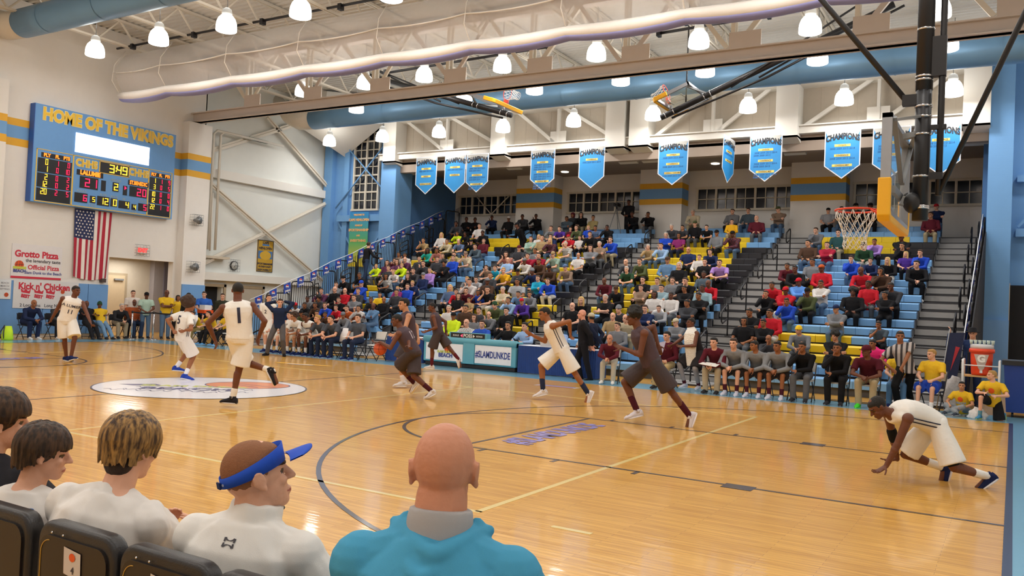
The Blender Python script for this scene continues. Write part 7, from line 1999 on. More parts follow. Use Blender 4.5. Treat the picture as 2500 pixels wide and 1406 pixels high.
for (x, lab, sk, hair, top, topc, bot, botc, kind, h, turn, cl) in (
 (-19.62, 'pale-legged player in white mostly hidden by the coach', 'w', 'n', 'none', JW, 'shorts', JW, 'lap', .98, -10, 'chair of the bench player hidden by the coach'),
 (-19.12, 'black-haired pale player in white, leftmost fully seen on the home bench', 'w', 'k', 'none', JW, 'shorts', JW, 'lap', .95, 15, 'chair of the leftmost home bench player'),
 (-18.66, 'curly-haired tan player in white leaning on his knees, home bench', 't', 'u', 'short', JW, 'shorts', JW, 'elbows', 1.03, 20, 'chair of the curly-haired home bench player'),
 (-18.18, 'dark-skinned player in white with folded forearms, home bench', 'd', 'k', 'none', JW, 'shorts', JW, 'elbows', 1.06, 25, 'chair of the third home bench player'),
 (-17.7, 'fair-haired coach in grey and navy polo, left of three seated coaches', 'w', 'y', 'short', '#4a4f58', 'long', NS, 'elbows', 1.0, 25, 'chair of the fair-haired seated coach'),
 (-17.18, 'dark-haired coach in grey and navy polo, middle of three seated coaches', 'w', 'k', 'short', '#4a4f58', 'long', NS, 'elbows', 1.02, 10, 'chair of the middle seated coach'),
 (-16.38, 'brown-haired coach in grey and navy polo with papers, right of three seated coaches', 'w', 'n', 'short', '#4a4f58', 'long', NS, 'lap', 1.0, 0, 'chair of the coach holding papers')):
    r, F, p_ = sitter(x, 8.35, 180, lab, sk, hair, top, topc, bot, botc, kind, h, turn, 'd', HB, ('#1c2a5c', '#c9cfdf'), ('#e4e2de', .14) if bot == 'shorts' else None, clab=cl)
    if bot == 'shorts': num_on(r, F, p_['shirt'], 'LA LUMIERE', True, .06, h=.36)
folding_chair(-15.9, 8.6, pi, 'empty white folding chair at the right end of the home bench', 'folding chairs'); 
folding_chair(-16.78, 8.45, pi, 'white folding chair with patterned towel between the seated coaches', 'folding chairs')
b = MB(); b.loft([((-16.78, 8.18, .5), (1, 0, 0), (0, 1, 0), .17, .03), ((-16.78, 8.2, .68), (1, 0, 0), (0, 1, 0), .16, .03), ((-16.78, 8.25, .9), (1, 0, 0), (0, 1, 0), .1, .03)], 14); o = b.build('towel', mat('towel_spotted', '#e4e2e4', .9, var=.0)); tag(o, 'white towel with dark emblems hanging on the chair between the coaches', 'towel')
for i, (dx, dz) in enumerate(((-.08, .6), (.07, .63), (-.02, .74), (.06, .82), (-.1, .8))):
    t = text_mb('B', .07, .006); put(t, frame((-16.78+dx, 8.16+(dz-.5)*.17, dz), (1, 0, 0), (0, .1, 1), (0, -1, 0)), 'emblem', CK, o)
b = MB(); b.add([(-16.62, 7.93, .66), (-16.4, 7.93, .66), (-16.4, 8.1, .68), (-16.62, 8.1, .68), (-16.62, 7.93, .664), (-16.4, 7.93, .664), (-16.4, 8.1, .684), (-16.62, 8.1, .684)], [(0, 3, 2, 1), (4, 5, 6, 7), (0, 1, 5, 4), (2, 3, 7, 6), (1, 2, 6, 5), (3, 0, 4, 7)]); tag(b.build('paper_sheet', WHITE), 'white paper sheet in the hands of the rightmost seated coach', 'paper')
for (x, lab, hair, topc, botc, kind, turn, h) in ((-23.8, 'brown-haired boy in yellow tee with white towel at the far left of the bench', 'n', '#dcb32c', '#8b7a4c', 'elbows', 10, .84), (-23.1, 'black-haired boy in yellow tee with hand at mouth, second on the far bench', 'k', '#dcb32c', '#1b1b1e', 'chin', 5, .84), (-22.5, 'boy in yellow tee holding a striped towel, third on the far bench', 'n', '#dcb32c', '#1b1b1e', 'lap', 0, .8)):
    sitter(x, 8.75, 170, lab, 'w', hair, 'short', topc, 'long', botc, kind, h, turn, 'w', 'boys in yellow on the far bench', ('#5f9bd0', '#cfe0ee'), clab='white folding chair under the '+lab.split(' with')[0].split(' holding')[0])
b = MB(); b.loft([((-23.75, 8.35, .62), (1, 0, 0), (0, 1, 0), .2, .08), ((-23.78, 8.5, .85), (1, 0, 0), (0, 1, 0), .19, .05), ((-23.8, 8.55, .98), (1, 0, 0), (0, 1, 0), .12, .05)], 14); tag(b.build('towel', mat('towel_spotted', '#e4e2e4')), 'white towel draped on the chest of the leftmost boy in yellow', 'towel')
for (x, lab, sk, hair, top, topc, bot, botc, kind, h, turn, cl) in (
 (-6.92, 'black-haired coach in maroon pullover behind the towel player', 'w', 'k', 'long', '#571a26', 'long', '#b09a6e', 'lap', 1.0, 20, 'chair behind the towel-draped player'),
 (-5.72, 'black-haired coach in maroon pullover looking down at a white sheet', 'w', 'k', 'long', '#571a26', 'long', '#aea28a', 'elbows', 1.02, 10, 'chair of the coach reading a sheet'),
 (-5.28, 'pale fair-skinned player in grey warm-up shirt clasping hands', 'w', 'n', 'long', '#7f8184', 'shorts', '#2a2628', 'elbows', 1.03, 5, 'chair of the pale player in grey'),
 (-4.8, 'dark-skinned player in grey warm-up shirt, left of two', 'b', 'k', 'long', '#7f8184', 'shorts', '#2a2628', 'elbows', 1.0, 40, 'chair of the left dark-skinned player in grey'),
 (-4.32, 'dark-skinned player in grey warm-up shirt, right of two', 'b', 'k', 'long', '#7f8184', 'shorts', '#2a2628', 'elbows', 1.03, 20, 'chair of the right dark-skinned player in grey'),
 (-3.82, 'man in black track top and grey trousers covering his mouth with a hand', 'b', 'k', 'long', '#17171a', 'long', '#5c5d61', 'chin', 1.0, 15, 'chair of the man covering his mouth'),
 (-3.12, 'man all in black resting chin on clasped hands, bench right part', 'b', 'k', 'long', '#17171a', 'long', '#17171a', 'chin', 1.03, 5, 'chair of the man in black'),
 (-2.52, 'man in maroon polo, maroon cap, khaki trousers and bright green shoes', 'd', 'c:maroon', 'short', '#4c1622', 'long', '#a8997a', 'elbows', 1.04, 35, 'chair of the man with green shoes')):
    sh = ('#46d436', '#7ef06a') if 'green' in lab else (('#c9c9d6', '#e3e3ea') if bot == 'shorts' else ('#2a2a2e', '#8a8a8e'))
    sitter(x, 8.35, 180, lab, sk, hair, top, topc, bot, botc, kind, h, turn, 'w', VB, sh, ('#4a1a26', .14) if bot == 'shorts' else None, clab='white folding '+cl)
b = MB(); b.add([(-5.95, 7.7, .66), (-5.55, 7.68, .62), (-5.52, 7.9, .68), (-5.9, 7.92, .7), (-5.95, 7.7, .665), (-5.55, 7.68, .625), (-5.52, 7.9, .685), (-5.9, 7.92, .705)], [(0, 3, 2, 1), (4, 5, 6, 7), (0, 1, 5, 4), (2, 3, 7, 6), (1, 2, 6, 5), (3, 0, 4, 7)]); tag(b.build('paper_sheet', WHITE), 'white paper sheet on the knees of the maroon coach looking down', 'paper')
b = MB(); b.add([(-7.25, 7.95, .72), (-6.85, 7.85, .85), (-6.8, 7.9, 1.12), (-7.2, 8.0, 1.0), (-7.25, 7.96, .72), (-6.85, 7.86, .85), (-6.8, 7.91, 1.12), (-7.2, 8.01, 1.0)], [(0, 1, 2, 3), (7, 6, 5, 4), (0, 4, 5, 1), (2, 6, 7, 3)]); tag(b.build('clipboard', mat('clipboard_lilac', '#aaa6bd', .4)), 'pale lilac clipboard held by the maroon coach behind the towel player', 'clipboard')
# kneeling maroon head coach and kids: chair + low sitter
sitter(-8.35, 8.35, 195, 'coach in maroon pullover crouching at the left end of the visiting bench', '#c98d70', 'l', 'long', '#571a26', 'long', '#b5ad9c', 'elbows', .92, 10, 'w', VB, ('#d9d6d0', '#e8e6e2'), None, clab='white folding chair at the left end of the visiting bench')
sitter(-1.36, 8.6, 165, 'tall fair-haired boy in yellow tee and blue shorts on the last chair', 'w', 'y', 'short', '#e0b52c', 'shorts', '#2347b0', 'lap', .92, 30, 'w', 'boys in yellow by the cooler', ('#1f3cae', '#e3e3ea'), ('#e4e2de', .12), clab='white folding chair under the tall boy in blue shorts')
sitter(-2.02, 8.95, 180, 'person in yellow tee and jeans seated behind the referee', 'w', 'n', 'short', '#e0b52c', 'long', '#5c82a8', 'lap', .9, 20, 'w', 'boys in yellow by the cooler', clab='white folding chair behind the referee')
PF = dict(S=.74, pel=(0, 0, .11), spine=(.0, .25, 1), rh=(.12, .33, .2), lh=(-.12, .3, .18), rf=(-.05, .42, .08), lf=(.18, .36, .08), rk=(1, .5, .5), lk=(-1, .5, .5), head=(-.3, .9, 0), re=(1, -.4, -.3), le=(-1, -.4, -.3))
r, F, p_ = figure(None, 'person', 'dark-haired boy in yellow tee sitting cross-legged on the floor by the cart', 't', 'k', 'short', '#e0b52c', 'long', '#8d9296', ('#3a3f4a', '#c9c9c9'), None, .0095, 'boys in yellow by the cooler', None, (-.78, 8.35, 0), PF, rz=radians(160))
def tee_logo(r, F, p_):
    mb = MB(); mb.add([(.5*cos(t*pi/8), .5*sin(t*pi/8), 0) for t in range(16)], [tuple(range(16))]); decal(r, p_['shirt'], mb, F.pel+F.sp*.33*F.S, -F.side, F.sp, .13*F.S, CO, 'ball_emblem')
    decal(r, p_['shirt'], text_mb('BEACH', 1, .04), F.pel+F.sp*.22*F.S, -F.side, F.sp, .075*F.S, mat('tee_blue', '#8fb4dc'), 'lettering')
tee_logo(r, F, p_)
PK = dict(S=.80, pel=(0, 0, .34), spine=(-.05, .3, 1), rh=(.05, .36, .52), lh=(-.15, .34, .48), rf=(.12, .34, .085), lf=(-.1, -.32, .08), rk=(.1, 1, .6), lk=(-.1, 1, -.6), head=(.8, .6, .05), re=(1, -.2, -.5), le=(-1, -.2, -.5), ltoe=(0, .5, -.8))
r, F, p_ = figure(None, 'person', 'fair-haired boy in yellow tee kneeling on one knee at the right baseline corner', 'w', 'y', 'short', '#e0b52c', 'shorts', '#1b1b1f', ('#3f7fa8', '#c6e04a'), ('#5a8a9a', .1), .0095, 'boys in yellow by the cooler', None, (-.27, 8.0, 0), PK, rz=radians(165))
tee_logo(r, F, p_)
# ---- officials behind the table
for (x, lab, sk, hair, top, topc, kind, turn) in ((-13.5, 'bald official in black and white striped shirt behind the padded table', 'w', 'v', 'short', 'striped', 'table', 0), (-12.97, 'brown-haired official in royal blue behind the padded table', 'w', 'n', 'short', '#2a50b0', 'table', -10),
   (-12.1, 'black-haired official in black behind the padded table', 't', 'k', 'long', '#17171a', 'table', 0), (-11.55, 'black-haired official in pale blue shirt at the end of the padded table', 'w', 'k', 'long', '#93b0d8', 'table', 15), (-10.5, 'official in pale blue shirt behind the laptop, looking down', 'w', 'n', 'long', '#8fa8d8', 'table', 0),
   (-9.7, 'child in grey shirt seated behind the right end of the press table', 'b', 'k', 'short', '#b7b3ae', 'lap', 10)):
    if topc == 'striped': COLM['striped'] = hstripe('stripe_off', '#e4e2de', '#26262a', 9, 'X')
    sitter(x, 9.72, 180, lab, sk, hair, top, topc, 'long', '#26262a', kind, 1.0 if 'child' not in lab else .85, turn, 'd', 'officials behind the tables', clab='dark folding chair under the '+lab.split(' behind')[0].split(' at the')[0].split(' seated')[0])
# ---- left wall sitters
for (y, lab, sk, hair, top, topc, botc, kind, turn, fat, h) in ((4.95, 'bald man in navy tracksuit seated under the chicken banner, leftmost', 'b', None, 'long', '#1f2a4a', '#1f2a4a', 'elbows', 0, 1.15, 1.05), (5.85, 'man in charcoal hoodie seated second from left under the chicken banner', 'w', 'v', 'long', '#35373b', '#26262a', 'elbows', 0, 1.0, 1.02),
   (7.0, 'bald man in black seated behind the walking player', 'd', None, 'long', '#1b1c20', '#1b1c20', 'recline', 0, 1.0, 1.0), (7.5, 'man in yellow tee and jeans with green beanie lounging by the pads', 'd', 'b:green', 'short', '#dcb32c', '#6d8fb0', 'recline', 20, 1.0, .98),
   (8.15, 'white-haired man in black jacket holding a camera by the doorway', 'w', 'g', 'long', '#26262a', '#a2937a', 'elbows', 0, 1.0, 1.0), (8.75, 'large bald man in rust orange top beside the white-haired man', 'd', None, 'long', '#a3502a', '#2a3852', 'lap', 0, 1.35, 1.08)):
    sitter(-27.45, y, -90 if y < 7 else -100, lab, sk, hair, top, topc, 'long', botc, kind, h, turn, 'd', 'people seated along the left wall', ('#cfcfd2', '#e0e0e0') if y < 6 else ('#2a2a2e', '#55555a'), fat=fat, clab='dark chair under the '+lab.split(' seated')[0].split(' holding')[0].split(' lounging')[0].split(' beside')[0])# ================================================================== FOREGROUND SEATS AND SPECTATORS
from mathutils import noise as mnoise
def wrinkle(me, amp, freq, seed=0, aniso=(1, 1, 1)):
    me.calc_loop_triangles() if False else None
    ns = [v.normal.copy() for v in me.vertices]
    for v, n in zip(me.vertices, ns):
        p = Vector((v.co.x*aniso[0], v.co.y*aniso[1], v.co.z*aniso[2]))*freq+Vector((seed, seed*.7, 0))
        q = 1-abs(mnoise.noise(p))*2.2
        v.co += n*amp*(q*.7+mnoise.noise(p*2.3)*.5-.25)
VINYL = mat('vinyl_black', '#1a1a1d', .38, var=.08, bump=.08, bscale=200); CHB = mat('chair_back_brown', '#1c1412', .45, var=.15); GOLD = mat('piping_gold', '#c79a3e', .35)
def near_chair(x, label, number=True):
    e_ = empty('courtside_chair', (x, -8.9, 0), label, 'chair', 'black courtside chairs')
    def L(mb, n_, m): return mb.build(n_, m, e_, True)
    def rr(w_, z0, z1, rad, n=6):
        pts = []
        for cx, cz, a0 in ((w_-rad, z0+rad, -90), (w_-rad, z1-rad, 0), (-w_+rad, z1-rad, 90), (-w_+rad, z0+rad, 180)):
            for i in range(n+1): a = radians(a0+90*i/n); pts.append((cx+rad*cos(a), cz+rad*sin(a)))
        return pts
    b = MB(); b.prism(rr(.205, .60, .985, .07), 'y', -.03, .03); o = L(b, 'backrest', VINYL); md = o.modifiers.new('b', 'BEVEL'); md.width = .018; md.segments = 4; md.limit_method = 'ANGLE'
    for p in o.data.polygons: p.use_smooth = True
    b = MB(); b.prism(rr(.175, .60, .945, .05), 'y', -.038, -.028); L(b, 'back_panel', CHB)
    b = MB(); pts = rr(.165, .61, .93, .045)
    b.tube([(a, -.039, c) for a, c in pts if a < -.1], .0016, 5); L(b, 'gold_piping', GOLD)
    for dx in (-.06, .0): b = MB(); b.ell((dx-.05, -.037, .955), .004); L(b, 'screw', CHROME)
    b = MB(); b.prism(rr(.205, -.0, .40, .05), 'z', .43, .49); b.xf(Matrix.Translation((0, .06, 0))); o = L(b, 'seat', VINYL); md = o.modifiers.new('b', 'BEVEL'); md.width = .015; md.segments = 3
    for s_ in (-1, 1):
        b = MB(); b.tube([(s_*.2, .42, 0), (s_*.2, .12, .44), (s_*.2, .0, .66)], .012, 8); L(b, 'leg', BLACK)
        b = MB(); b.tube([(s_*.19, -.02, 0), (s_*.19, .3, .44)], .012, 8); L(b, 'leg', BLACK)
    if number:
        b = MB(); b.add([(-.033, -.041, .842), (.055, -.041, .832), (.051, -.041, .915), (-.037, -.041, .925)], [(0, 1, 2, 3)]); o = L(b, 'number_card', mat('card_white', '#cfc6bf', .6))
        b = MB(); b.add([(.010+.016*cos(t*pi/8), -.0425, .898+.013*sin(t*pi/8)) for t in range(16)], [tuple(range(16))]); L(b, 'card_emblem', CO)
        if number != 'plain': 
            t = text_mb(number, .03, .001); t.xf(frame((.014, -.0428, .858), (1, 0, -.05), (.05, 0, 1), (0, -1, 0))); L(t, 'card_number', CK)
    return e_
near_chair(-2.93, 'black courtside chair at the left photo edge behind the boy in the printed tee', False)
near_chair(-2.475, 'black courtside chair with white card numbered 4', '4')
near_chair(-2.05, 'black courtside chair between the card 4 chair and the visor man', 'plain')
near_chair(-1.64, 'black courtside chair whose top edge shows below the visor man', False)
near_chair(-1.20, 'black courtside chair under the bald man in the teal hoodie', False)
def strand_hair(F, name, col, seed=1, n=260, bottom=lambda az: -.02, thick=.012, base=((0, -.02, .036), (.083, .094, .088)), vox=.0048, part=0.0, jag=.02, crown=(0.0, -.035)):
    rnd = random.Random(seed); mb = MB(); mb.ell(base[0], base[1], n=24, rings=16)
    for i in range(n):
        az = 2*pi*i/n+rnd.uniform(-.05, .05); zb = bottom(az)+rnd.uniform(-jag, jag)
        R0 = Vector((.084, .101, .094)); pts = []; rs = []
        el0 = rnd.uniform(.75, 1.45); steps = 9; lift = rnd.uniform(-.004, .014)
        zc = .034
        for k in range(steps):
            f = k/(steps-1)
            el = el0+(0-el0)*min(1, f*1.6) if f < .62 else 0
            if f < .62: p = Vector((sin(az)*cos(el)*(R0.x+lift), cos(az)*cos(el)*(R0.y+lift), zc+sin(el)*(R0.z+lift)))
            else:
                g = (f-.62)/.38; tp = 1-.10*g; p = Vector((sin(az)*(R0.x+lift)*tp, cos(az)*(R0.y+lift)*tp, zc+(zb-zc)*g))
            p.y -= .012; pts.append(p+Vector((0, 0, 0)))
            rs.append(thick*(1-.72*f)*rnd.uniform(.8, 1.1))
        mb.tube(pts, rs, 6)
    me = remesh(mb, vox, 1, name)
    for v in me.vertices:       # keep the face clear
        pass
    m = MATS.get('strands_'+name)
    if m is None:
        m = mat('strands_'+name, col[0], .55, var=0, spec=.4); nt = m.node_tree; bs = nt.nodes['Principled BSDF']
        tc = nt.nodes.new('ShaderNodeTexCoord'); mp = nt.nodes.new('ShaderNodeMapping'); mp.inputs['Scale'].default_value = (1, 1, .16); nz = nt.nodes.new('ShaderNodeTexNoise'); nz.inputs['Scale'].default_value = 75; nz.inputs['Detail'].default_value = 4
        cr = nt.nodes.new('ShaderNodeValToRGB'); cr.color_ramp.elements[0].position = .38; cr.color_ramp.elements[1].position = .62
        cr.color_ramp.elements[0].color = (*lin(col[0]), 1); cr.color_ramp.elements[1].color = (*lin(col[1]), 1)
        bp = nt.nodes.new('ShaderNodeBump'); bp.inputs['Strength'].default_value = .8; bp.inputs['Distance'].default_value = .004
        nt.links.new(tc.outputs['Object'], mp.inputs[0]); nt.links.new(mp.outputs[0], nz.inputs['Vector']); nt.links.new(nz.outputs['Fac'], cr.inputs[0]); nt.links.new(cr.outputs[0], bs.inputs['Base Color']); nt.links.new(nz.outputs['Fac'], bp.inputs['Height']); nt.links.new(bp.outputs[0], bs.inputs['Normal'])
    me.materials.clear() if me.materials else None
    me.materials.append(m); return me
def cloth_near(name, col, rough=.85):
    m = mat(name, col, rough, var=.05, scale=6, bump=.12, bscale=500, spec=.25); return m
def near_person(label, pel, spine, head, hup, hands, S, sk, topc, botc, top='short', fat=1.0, shirt_inf=.02, hands_curl=.5, side=None, amp=.006, bend=(0, 0, 0), seed=0, shrug=(0, 0), shw=.198, knees=.13, lo=-.09, neck=.82):
    P = dict(S=S, fat=fat, pel=pel, spine=spine, head=head, hup=hup, rh=hands[0], lh=hands[1], rf=(knees, .60, .085), lf=(-knees, .60, .085), rk=(.12, 1, .4), lk=(-.12, 1, .4), re=hands[2], le=hands[3], rcurl=hands_curl, lcurl=hands_curl, side=side, bend=bend, shrug=shrug, shw=shw, neck=neck)
    F = solve(P); return P, F
def near_build(P, F, label, loc, sk, top, topm, botm, inf=.022, amp=.006, seed=0, lo=-.09, collar=False, hoodf=None, vox=.0062, freq=9.0, hairc='n', smooth=9, shoes=('#d9d6d0', '#e8e6e2'), extra_top=None):
    r = empty('person', loc, label, 'person', 'spectators in the courtside chairs')
    me = remesh(body_mb(F, light=True), .0054, 3, 'body'); paint_head(F, me); o = link_obj('body', me, r); set_mats(o, body_mats(sk, hairc))
    sm = shirt_mb(F, top, inf, lo, False, collar)
    if extra_top: extra_top(sm, F)
    ms = remesh(sm, vox, smooth, 'shirt'); ms.update(); wrinkle(ms, amp, freq, seed, (1, 1, .4)); ms.materials.append(topm); sh = link_obj('shirt', ms, r)
    mp_ = remesh(pants_mb(F), .011, 3, 'trousers'); mp_.materials.append(botm); link_obj('trousers', mp_, r)
    for w_ in 'rl': link_obj('shoe', shoe_mb(F, w_).mesh('shoe', [fabric(shoes[0]), fabric(shoes[1])]), r)
    return r, sh
LAPH = ((.10, .42, .66), (-.10, .42, .66), (1, -.5, -.4), (-1, -.5, -.4))
# ---- bald man in teal hoodie
def hc_fix(P, target):
    """shift the pelvis so the head centre lands on the wanted point (root-relative)"""
    for _ in range(3):
        F = solve(P); d = Vector(target)-F.hc; P['pel'] = tuple(Vector(P['pel'])+d)
    return solve(P)
loc = (-1.24, -8.75, 0)
P = dict(DEF); P.update(S=1.10, fat=1.15, pel=(0, 0, .55), spine=(-.03, .12, 1), head=(-.46, .88, -.10), side=(.90, .40, 0), hip=(.97, .2, 0), rh=(.16, .50, .70), lh=(-.30, .48, .70), rf=(.14, .62, .085), lf=(-.2, .60, .085), rk=(.12, 1, .4), lk=(-.12, 1, .4), re=(1, -.6, -.4), le=(-1, -.4, -.4), shw=.178, neck=.72, neckw=1.12)
F = hc_fix(P, (-.04, .10, 1.285))
TEAL = cloth_near('hoodie_teal', '#489ac0')
def hood_add(mb, F):
    S = F.S; b_ = -F.fw; o_ = F.c7
    # folded hood: nested drapes hanging from the neck sides to a low point on the back
    for k, (w_, drop, out, r_) in enumerate(((.094, .034, .036, .022), (.110, .068, .080, .024), (.120, .118, .102, .025), (.118, .170, .096, .024), (.100, .212, .070, .022))):
        pts = []
        for i in range(17):
            t = -1+2*i/16; c = 1-abs(t)**1.35
            fwd = .055*(abs(t)**2.2); skew = .012*sin(k*2.1)
            pts.append(o_+F.side*(w_*t+skew*c)*S+F.sp*(.045-drop*c-.012*abs(t)**3)*S+b_*(out*c+.012)*S+F.fw*fwd*S)
        mb.tube(pts, [r_*S*(.5+.55*(1-(-1+2*i/16)**2)) for i in range(17)], 12)
    for s_ in (-1, 1):
        mb.tube([o_+F.side*s_*.085*S+F.fw*.04*S+F.sp*.05*S, o_+F.side*s_*.10*S+b_*.02*S-F.sp*.03*S, o_+F.side*s_*.085*S+b_*.055*S-F.sp*.11*S, o_+F.side*s_*.045*S+b_*.07*S-F.sp*.165*S], [.016*S, .02*S, .018*S, .012*S], 10)
    mb.ell(o_-F.sp*.075*S+b_*.035*S, (.095*S, .032*S, .085*S), Matrix((F.side, F.fw, F.sp)).transposed())
r, sh = near_build(P, F, 'bald man in teal blue hoodie seen from behind, nearest spectator', loc, '#c98a6c', 'long', TEAL, fabric('#2a3040'), .022, .004, 3, extra_top=hood_add, freq=7, smooth=3)
mb = MB(); mb.loft([(F.c7-F.sp*.03*F.S+F.fw*.006, F.side, F.fw, .084*F.S, .080*F.S), (F.c7+F.sp*.052*F.S+F.fw*.008, F.side, F.fw, .080*F.S, .080*F.S), (F.c7+F.sp*.074*F.S+F.fw*.010, F.side, F.fw, .076*F.S, .077*F.S)], 24); me = remesh(mb, .006, 2, 'collar'); me.materials.append(cloth_near('inner_shirt_grey', '#a9a7a8')); link_obj('inner_shirt_collar', me, r)
# ---- man in blue visor and white quarter-zip
loc = (-1.97, -8.75, 0)
P = dict(DEF); P.update(S=1.0, fat=1.05, pel=(0, 0, .55), spine=(.02, .14, 1), head=(.42, .86, .22), hup=(-.16, -.10, 1), side=(.93, .30, 0), hip=(1, 0, 0), rh=(.16, .46, .66), lh=(-.16, .46, .66), rf=(.14, .60, .085), lf=(-.14, .60, .085), rk=(.12, 1, .4), lk=(-.12, 1, .4), re=(1, -.6, -.4), le=(-1, -.6, -.4), shw=.172, neck=.48, neckw=1.05)
F = hc_fix(P, (-.02, .10, 1.168))
WQ = cloth_near('quarter_zip_white', '#e8e6e2')
def collar_add(mb, F):
    S = F.S; mb.loft([(F.c7-F.sp*.05*S, F.side, F.fw, .105*S, .085*S), (F.c7-F.sp*.005*S, F.side, F.fw, .085*S, .078*S), (F.c7+F.sp*.045*S+F.fw*.012*S, F.side, F.fw, .080*S, .080*S), (F.c7+F.sp*.062*S+F.fw*.014*S, F.side, F.fw, .077*S, .079*S)], 24)
r, sh = near_build(P, F, 'young man in royal blue visor and white quarter-zip pullover seen from behind', loc, 'w', 'long', WQ, fabric('#33363e'), .020, .009, 8, extra_top=collar_add, freq=9)
o = link_obj('hair', hair_mesh('buzz'), r, F.HM@Matrix.Translation((0, 0, .001))); set_mats(o, [mat('buzz_brown', '#8a5a3a', .8, var=.2, scale=120, bump=.3, bscale=300)])
VB_ = cloth_near('visor_blue', '#1f4fc0', .7)
b = MB(); ring = []
for z0, k in ((.018, 1.0), (.062, 1.0)):
    ring.append([(.0845*k*sin(2*pi*i/40), -.006+.1035*k*cos(2*pi*i/40), z0+.020*cos(2*pi*i/40)+.012*(z0 > .03)*cos(2*pi*i/40)) for i in range(40)])
ring2 = [[(x*.975, y*.975, z) for x, y, z in rg] for rg in ring]
b.v = ring[0]+ring[1]+ring2[1]+ring2[0]
for q in range(4):
    for i in range(40): j = (i+1) % 40; a0 = q*40; a1 = ((q+1) % 4)*40; b.f.append((a0+i, a0+j, a1+j, a1+i)[::-1]); b.m.append(0); b.sm.append(True)
me = b.mesh('visor_band', [VB_]); o = link_obj('visor', me, r, F.HM)
b = MB(); n = 15
def brim(x, t, dz): 
    y = .075+(.085+.01*0)*t*math.sqrt(max(0, 1-(x/.088)**2))+.02*(1-(x/.085)**2)*0+.03*math.sqrt(max(0, 1-(x/.09)**2)); return (x, y, .048-2.6*x*x+.006*t+dz)
vs = [brim(-.076+.152*i/(n-1), t/4, dz) for dz in (0, .004) for t in range(5) for i in range(n)]
fs = []
for t in range(4):
    for i in range(n-1):
        a0 = t*n+i; fs.append((a0, a0+1, a0+n+1, a0+n)[::-1]); a1 = a0+5*n; fs.append((a1, a1+1, a1+n+1, a1+n))
for i in range(n-1): fs.append((4*n+i, 4*n+i+1, 9*n+i+1, 9*n+i)[::-1])
b.add(vs, fs, 0, True); link_obj('bill', b.mesh('bill', [VB_]), o)
b = MB(); b.box(-.018, .018, -.117, -.112, .0, .02); link_obj('strap_patch', b.mesh('strap_patch', [cloth_near('visor_navy', '#142a5c')]), o)
t = text_mb('UNDER ARMOUR', .0095, .0003); t.xf(frame((.0, -.1085, .012), (1, 0, 0), (0, .2, 1), (0, -1, 0))); link_obj('strap_lettering', t.mesh('strap_lettering', [mat('ink_pale_blue', '#cfdcf2')]), o)
# nape logo: two interlocked arcs
mb = MB()
def arcpoly(cx, cy, r0, r1, a0, a1, n=10):
    o0 = len(mb.v)
    for i in range(n+1):
        a = a0+(a1-a0)*i/n; w_ = (r1-r0)*(.45+.55*abs(2*i/n-1)); rm = (r0+r1)/2
        mb.v.append((cx+(rm-w_/2)*cos(a), cy+(rm-w_/2)*sin(a)*.62, 0)); mb.v.append((cx+(rm+w_/2)*cos(a), cy+(rm+w_/2)*sin(a)*.62, 0))
    for i in range(n): mb.f.append((o0+2*i, o0+2*i+1, o0+2*i+3, o0+2*i+2)); mb.m.append(0); mb.sm.append(False)
arcpoly(0, .52, .40, .66, pi+.25, 2*pi-.25); arcpoly(0, -.52, .40, .66, .25, pi-.25)
for s_ in (-1, 1):
    for q_ in (-1, 1): mb.add([(s_*.42, q_*.05, 0), (s_*.62, q_*.05, 0), (s_*.66, q_*.42, 0), (s_*.46, q_*.42, 0)], [(0, 1, 2, 3)])
decal(r, sh, mb, F.c7-F.sp*.045*F.S, F.side, F.sp, .030, CK, 'nape_emblem', .0025)
b = MB(); b.tube([F.c7+F.sp*.05+F.side*.055+F.fw*.065, F.c7+F.sp*.045+F.side*.045+F.fw*.10], .007, 8); link_obj('zip_edge', b.mesh('zip', [BLACKM]), r)
# ---- boy with mop of dark blond hair, white tee over long navy sleeves
loc = (-2.60, -8.75, 0)
P = dict(DEF); P.update(S=.92, fat=1.05, pel=(0, 0, .53), spine=(.02, .30, 1), head=(-.18, .95, -.16), side=(.90, .38, 0), hip=(1, 0, 0), rh=(-.19, .42, .80), lh=(-.25, .42, .78), rf=(.14, .56, .085), lf=(-.14, .56, .085), rk=(.12, 1, .4), lk=(-.12, 1, .4), re=(1, -.5, -.3), le=(-1, -.5, -.3), sleeve=.5, shw=.168, neck=.85, rcurl=.9, lcurl=.9, rhd=(-.8, .4, .2), lhd=(.5, .6, .1))
F = hc_fix(P, (-.04, .12, 1.172))
TEE = cloth_near('tee_white', '#e3dfdb')
r, sh = near_build(P, F, 'boy with shaggy dark blond hair in white tee over navy sleeves, hands clasped', loc, 'w', 'short', TEE, fabric('#3d5678'), .024, .013, 21, freq=11)
mb = MB()
for s_, el, wr in ((F.rs, F.re, F.rw), (F.ls, F.le, F.lw)): mb.capsule(s_+(el-s_)*.3, el, .058*F.S, .055*F.S); mb.capsule(el, el+(wr-el)*.55, .055*F.S, .050*F.S)
me = remesh(mb, .0065, 3, 'sleeves'); wrinkle(me, .006, 9, 4); me.materials.append(cloth_near('sleeve_navy', '#1d2233')); link_obj('undershirt_sleeves', me, r)
hm_ = strand_hair(F, 'mop_blond', ('#3a2616', '#a67f46'), 5, 260, lambda az: -.035 if abs(az-pi) < 1.2 else (.0 if abs(az-pi) < 2.3 else .045), .013, ((0, -.022, .04), (.092, .100, .094)), jag=.026, vox=.0042)
link_obj('hair', hm_, r, F.HM@Matrix.Scale(1.04, 4))
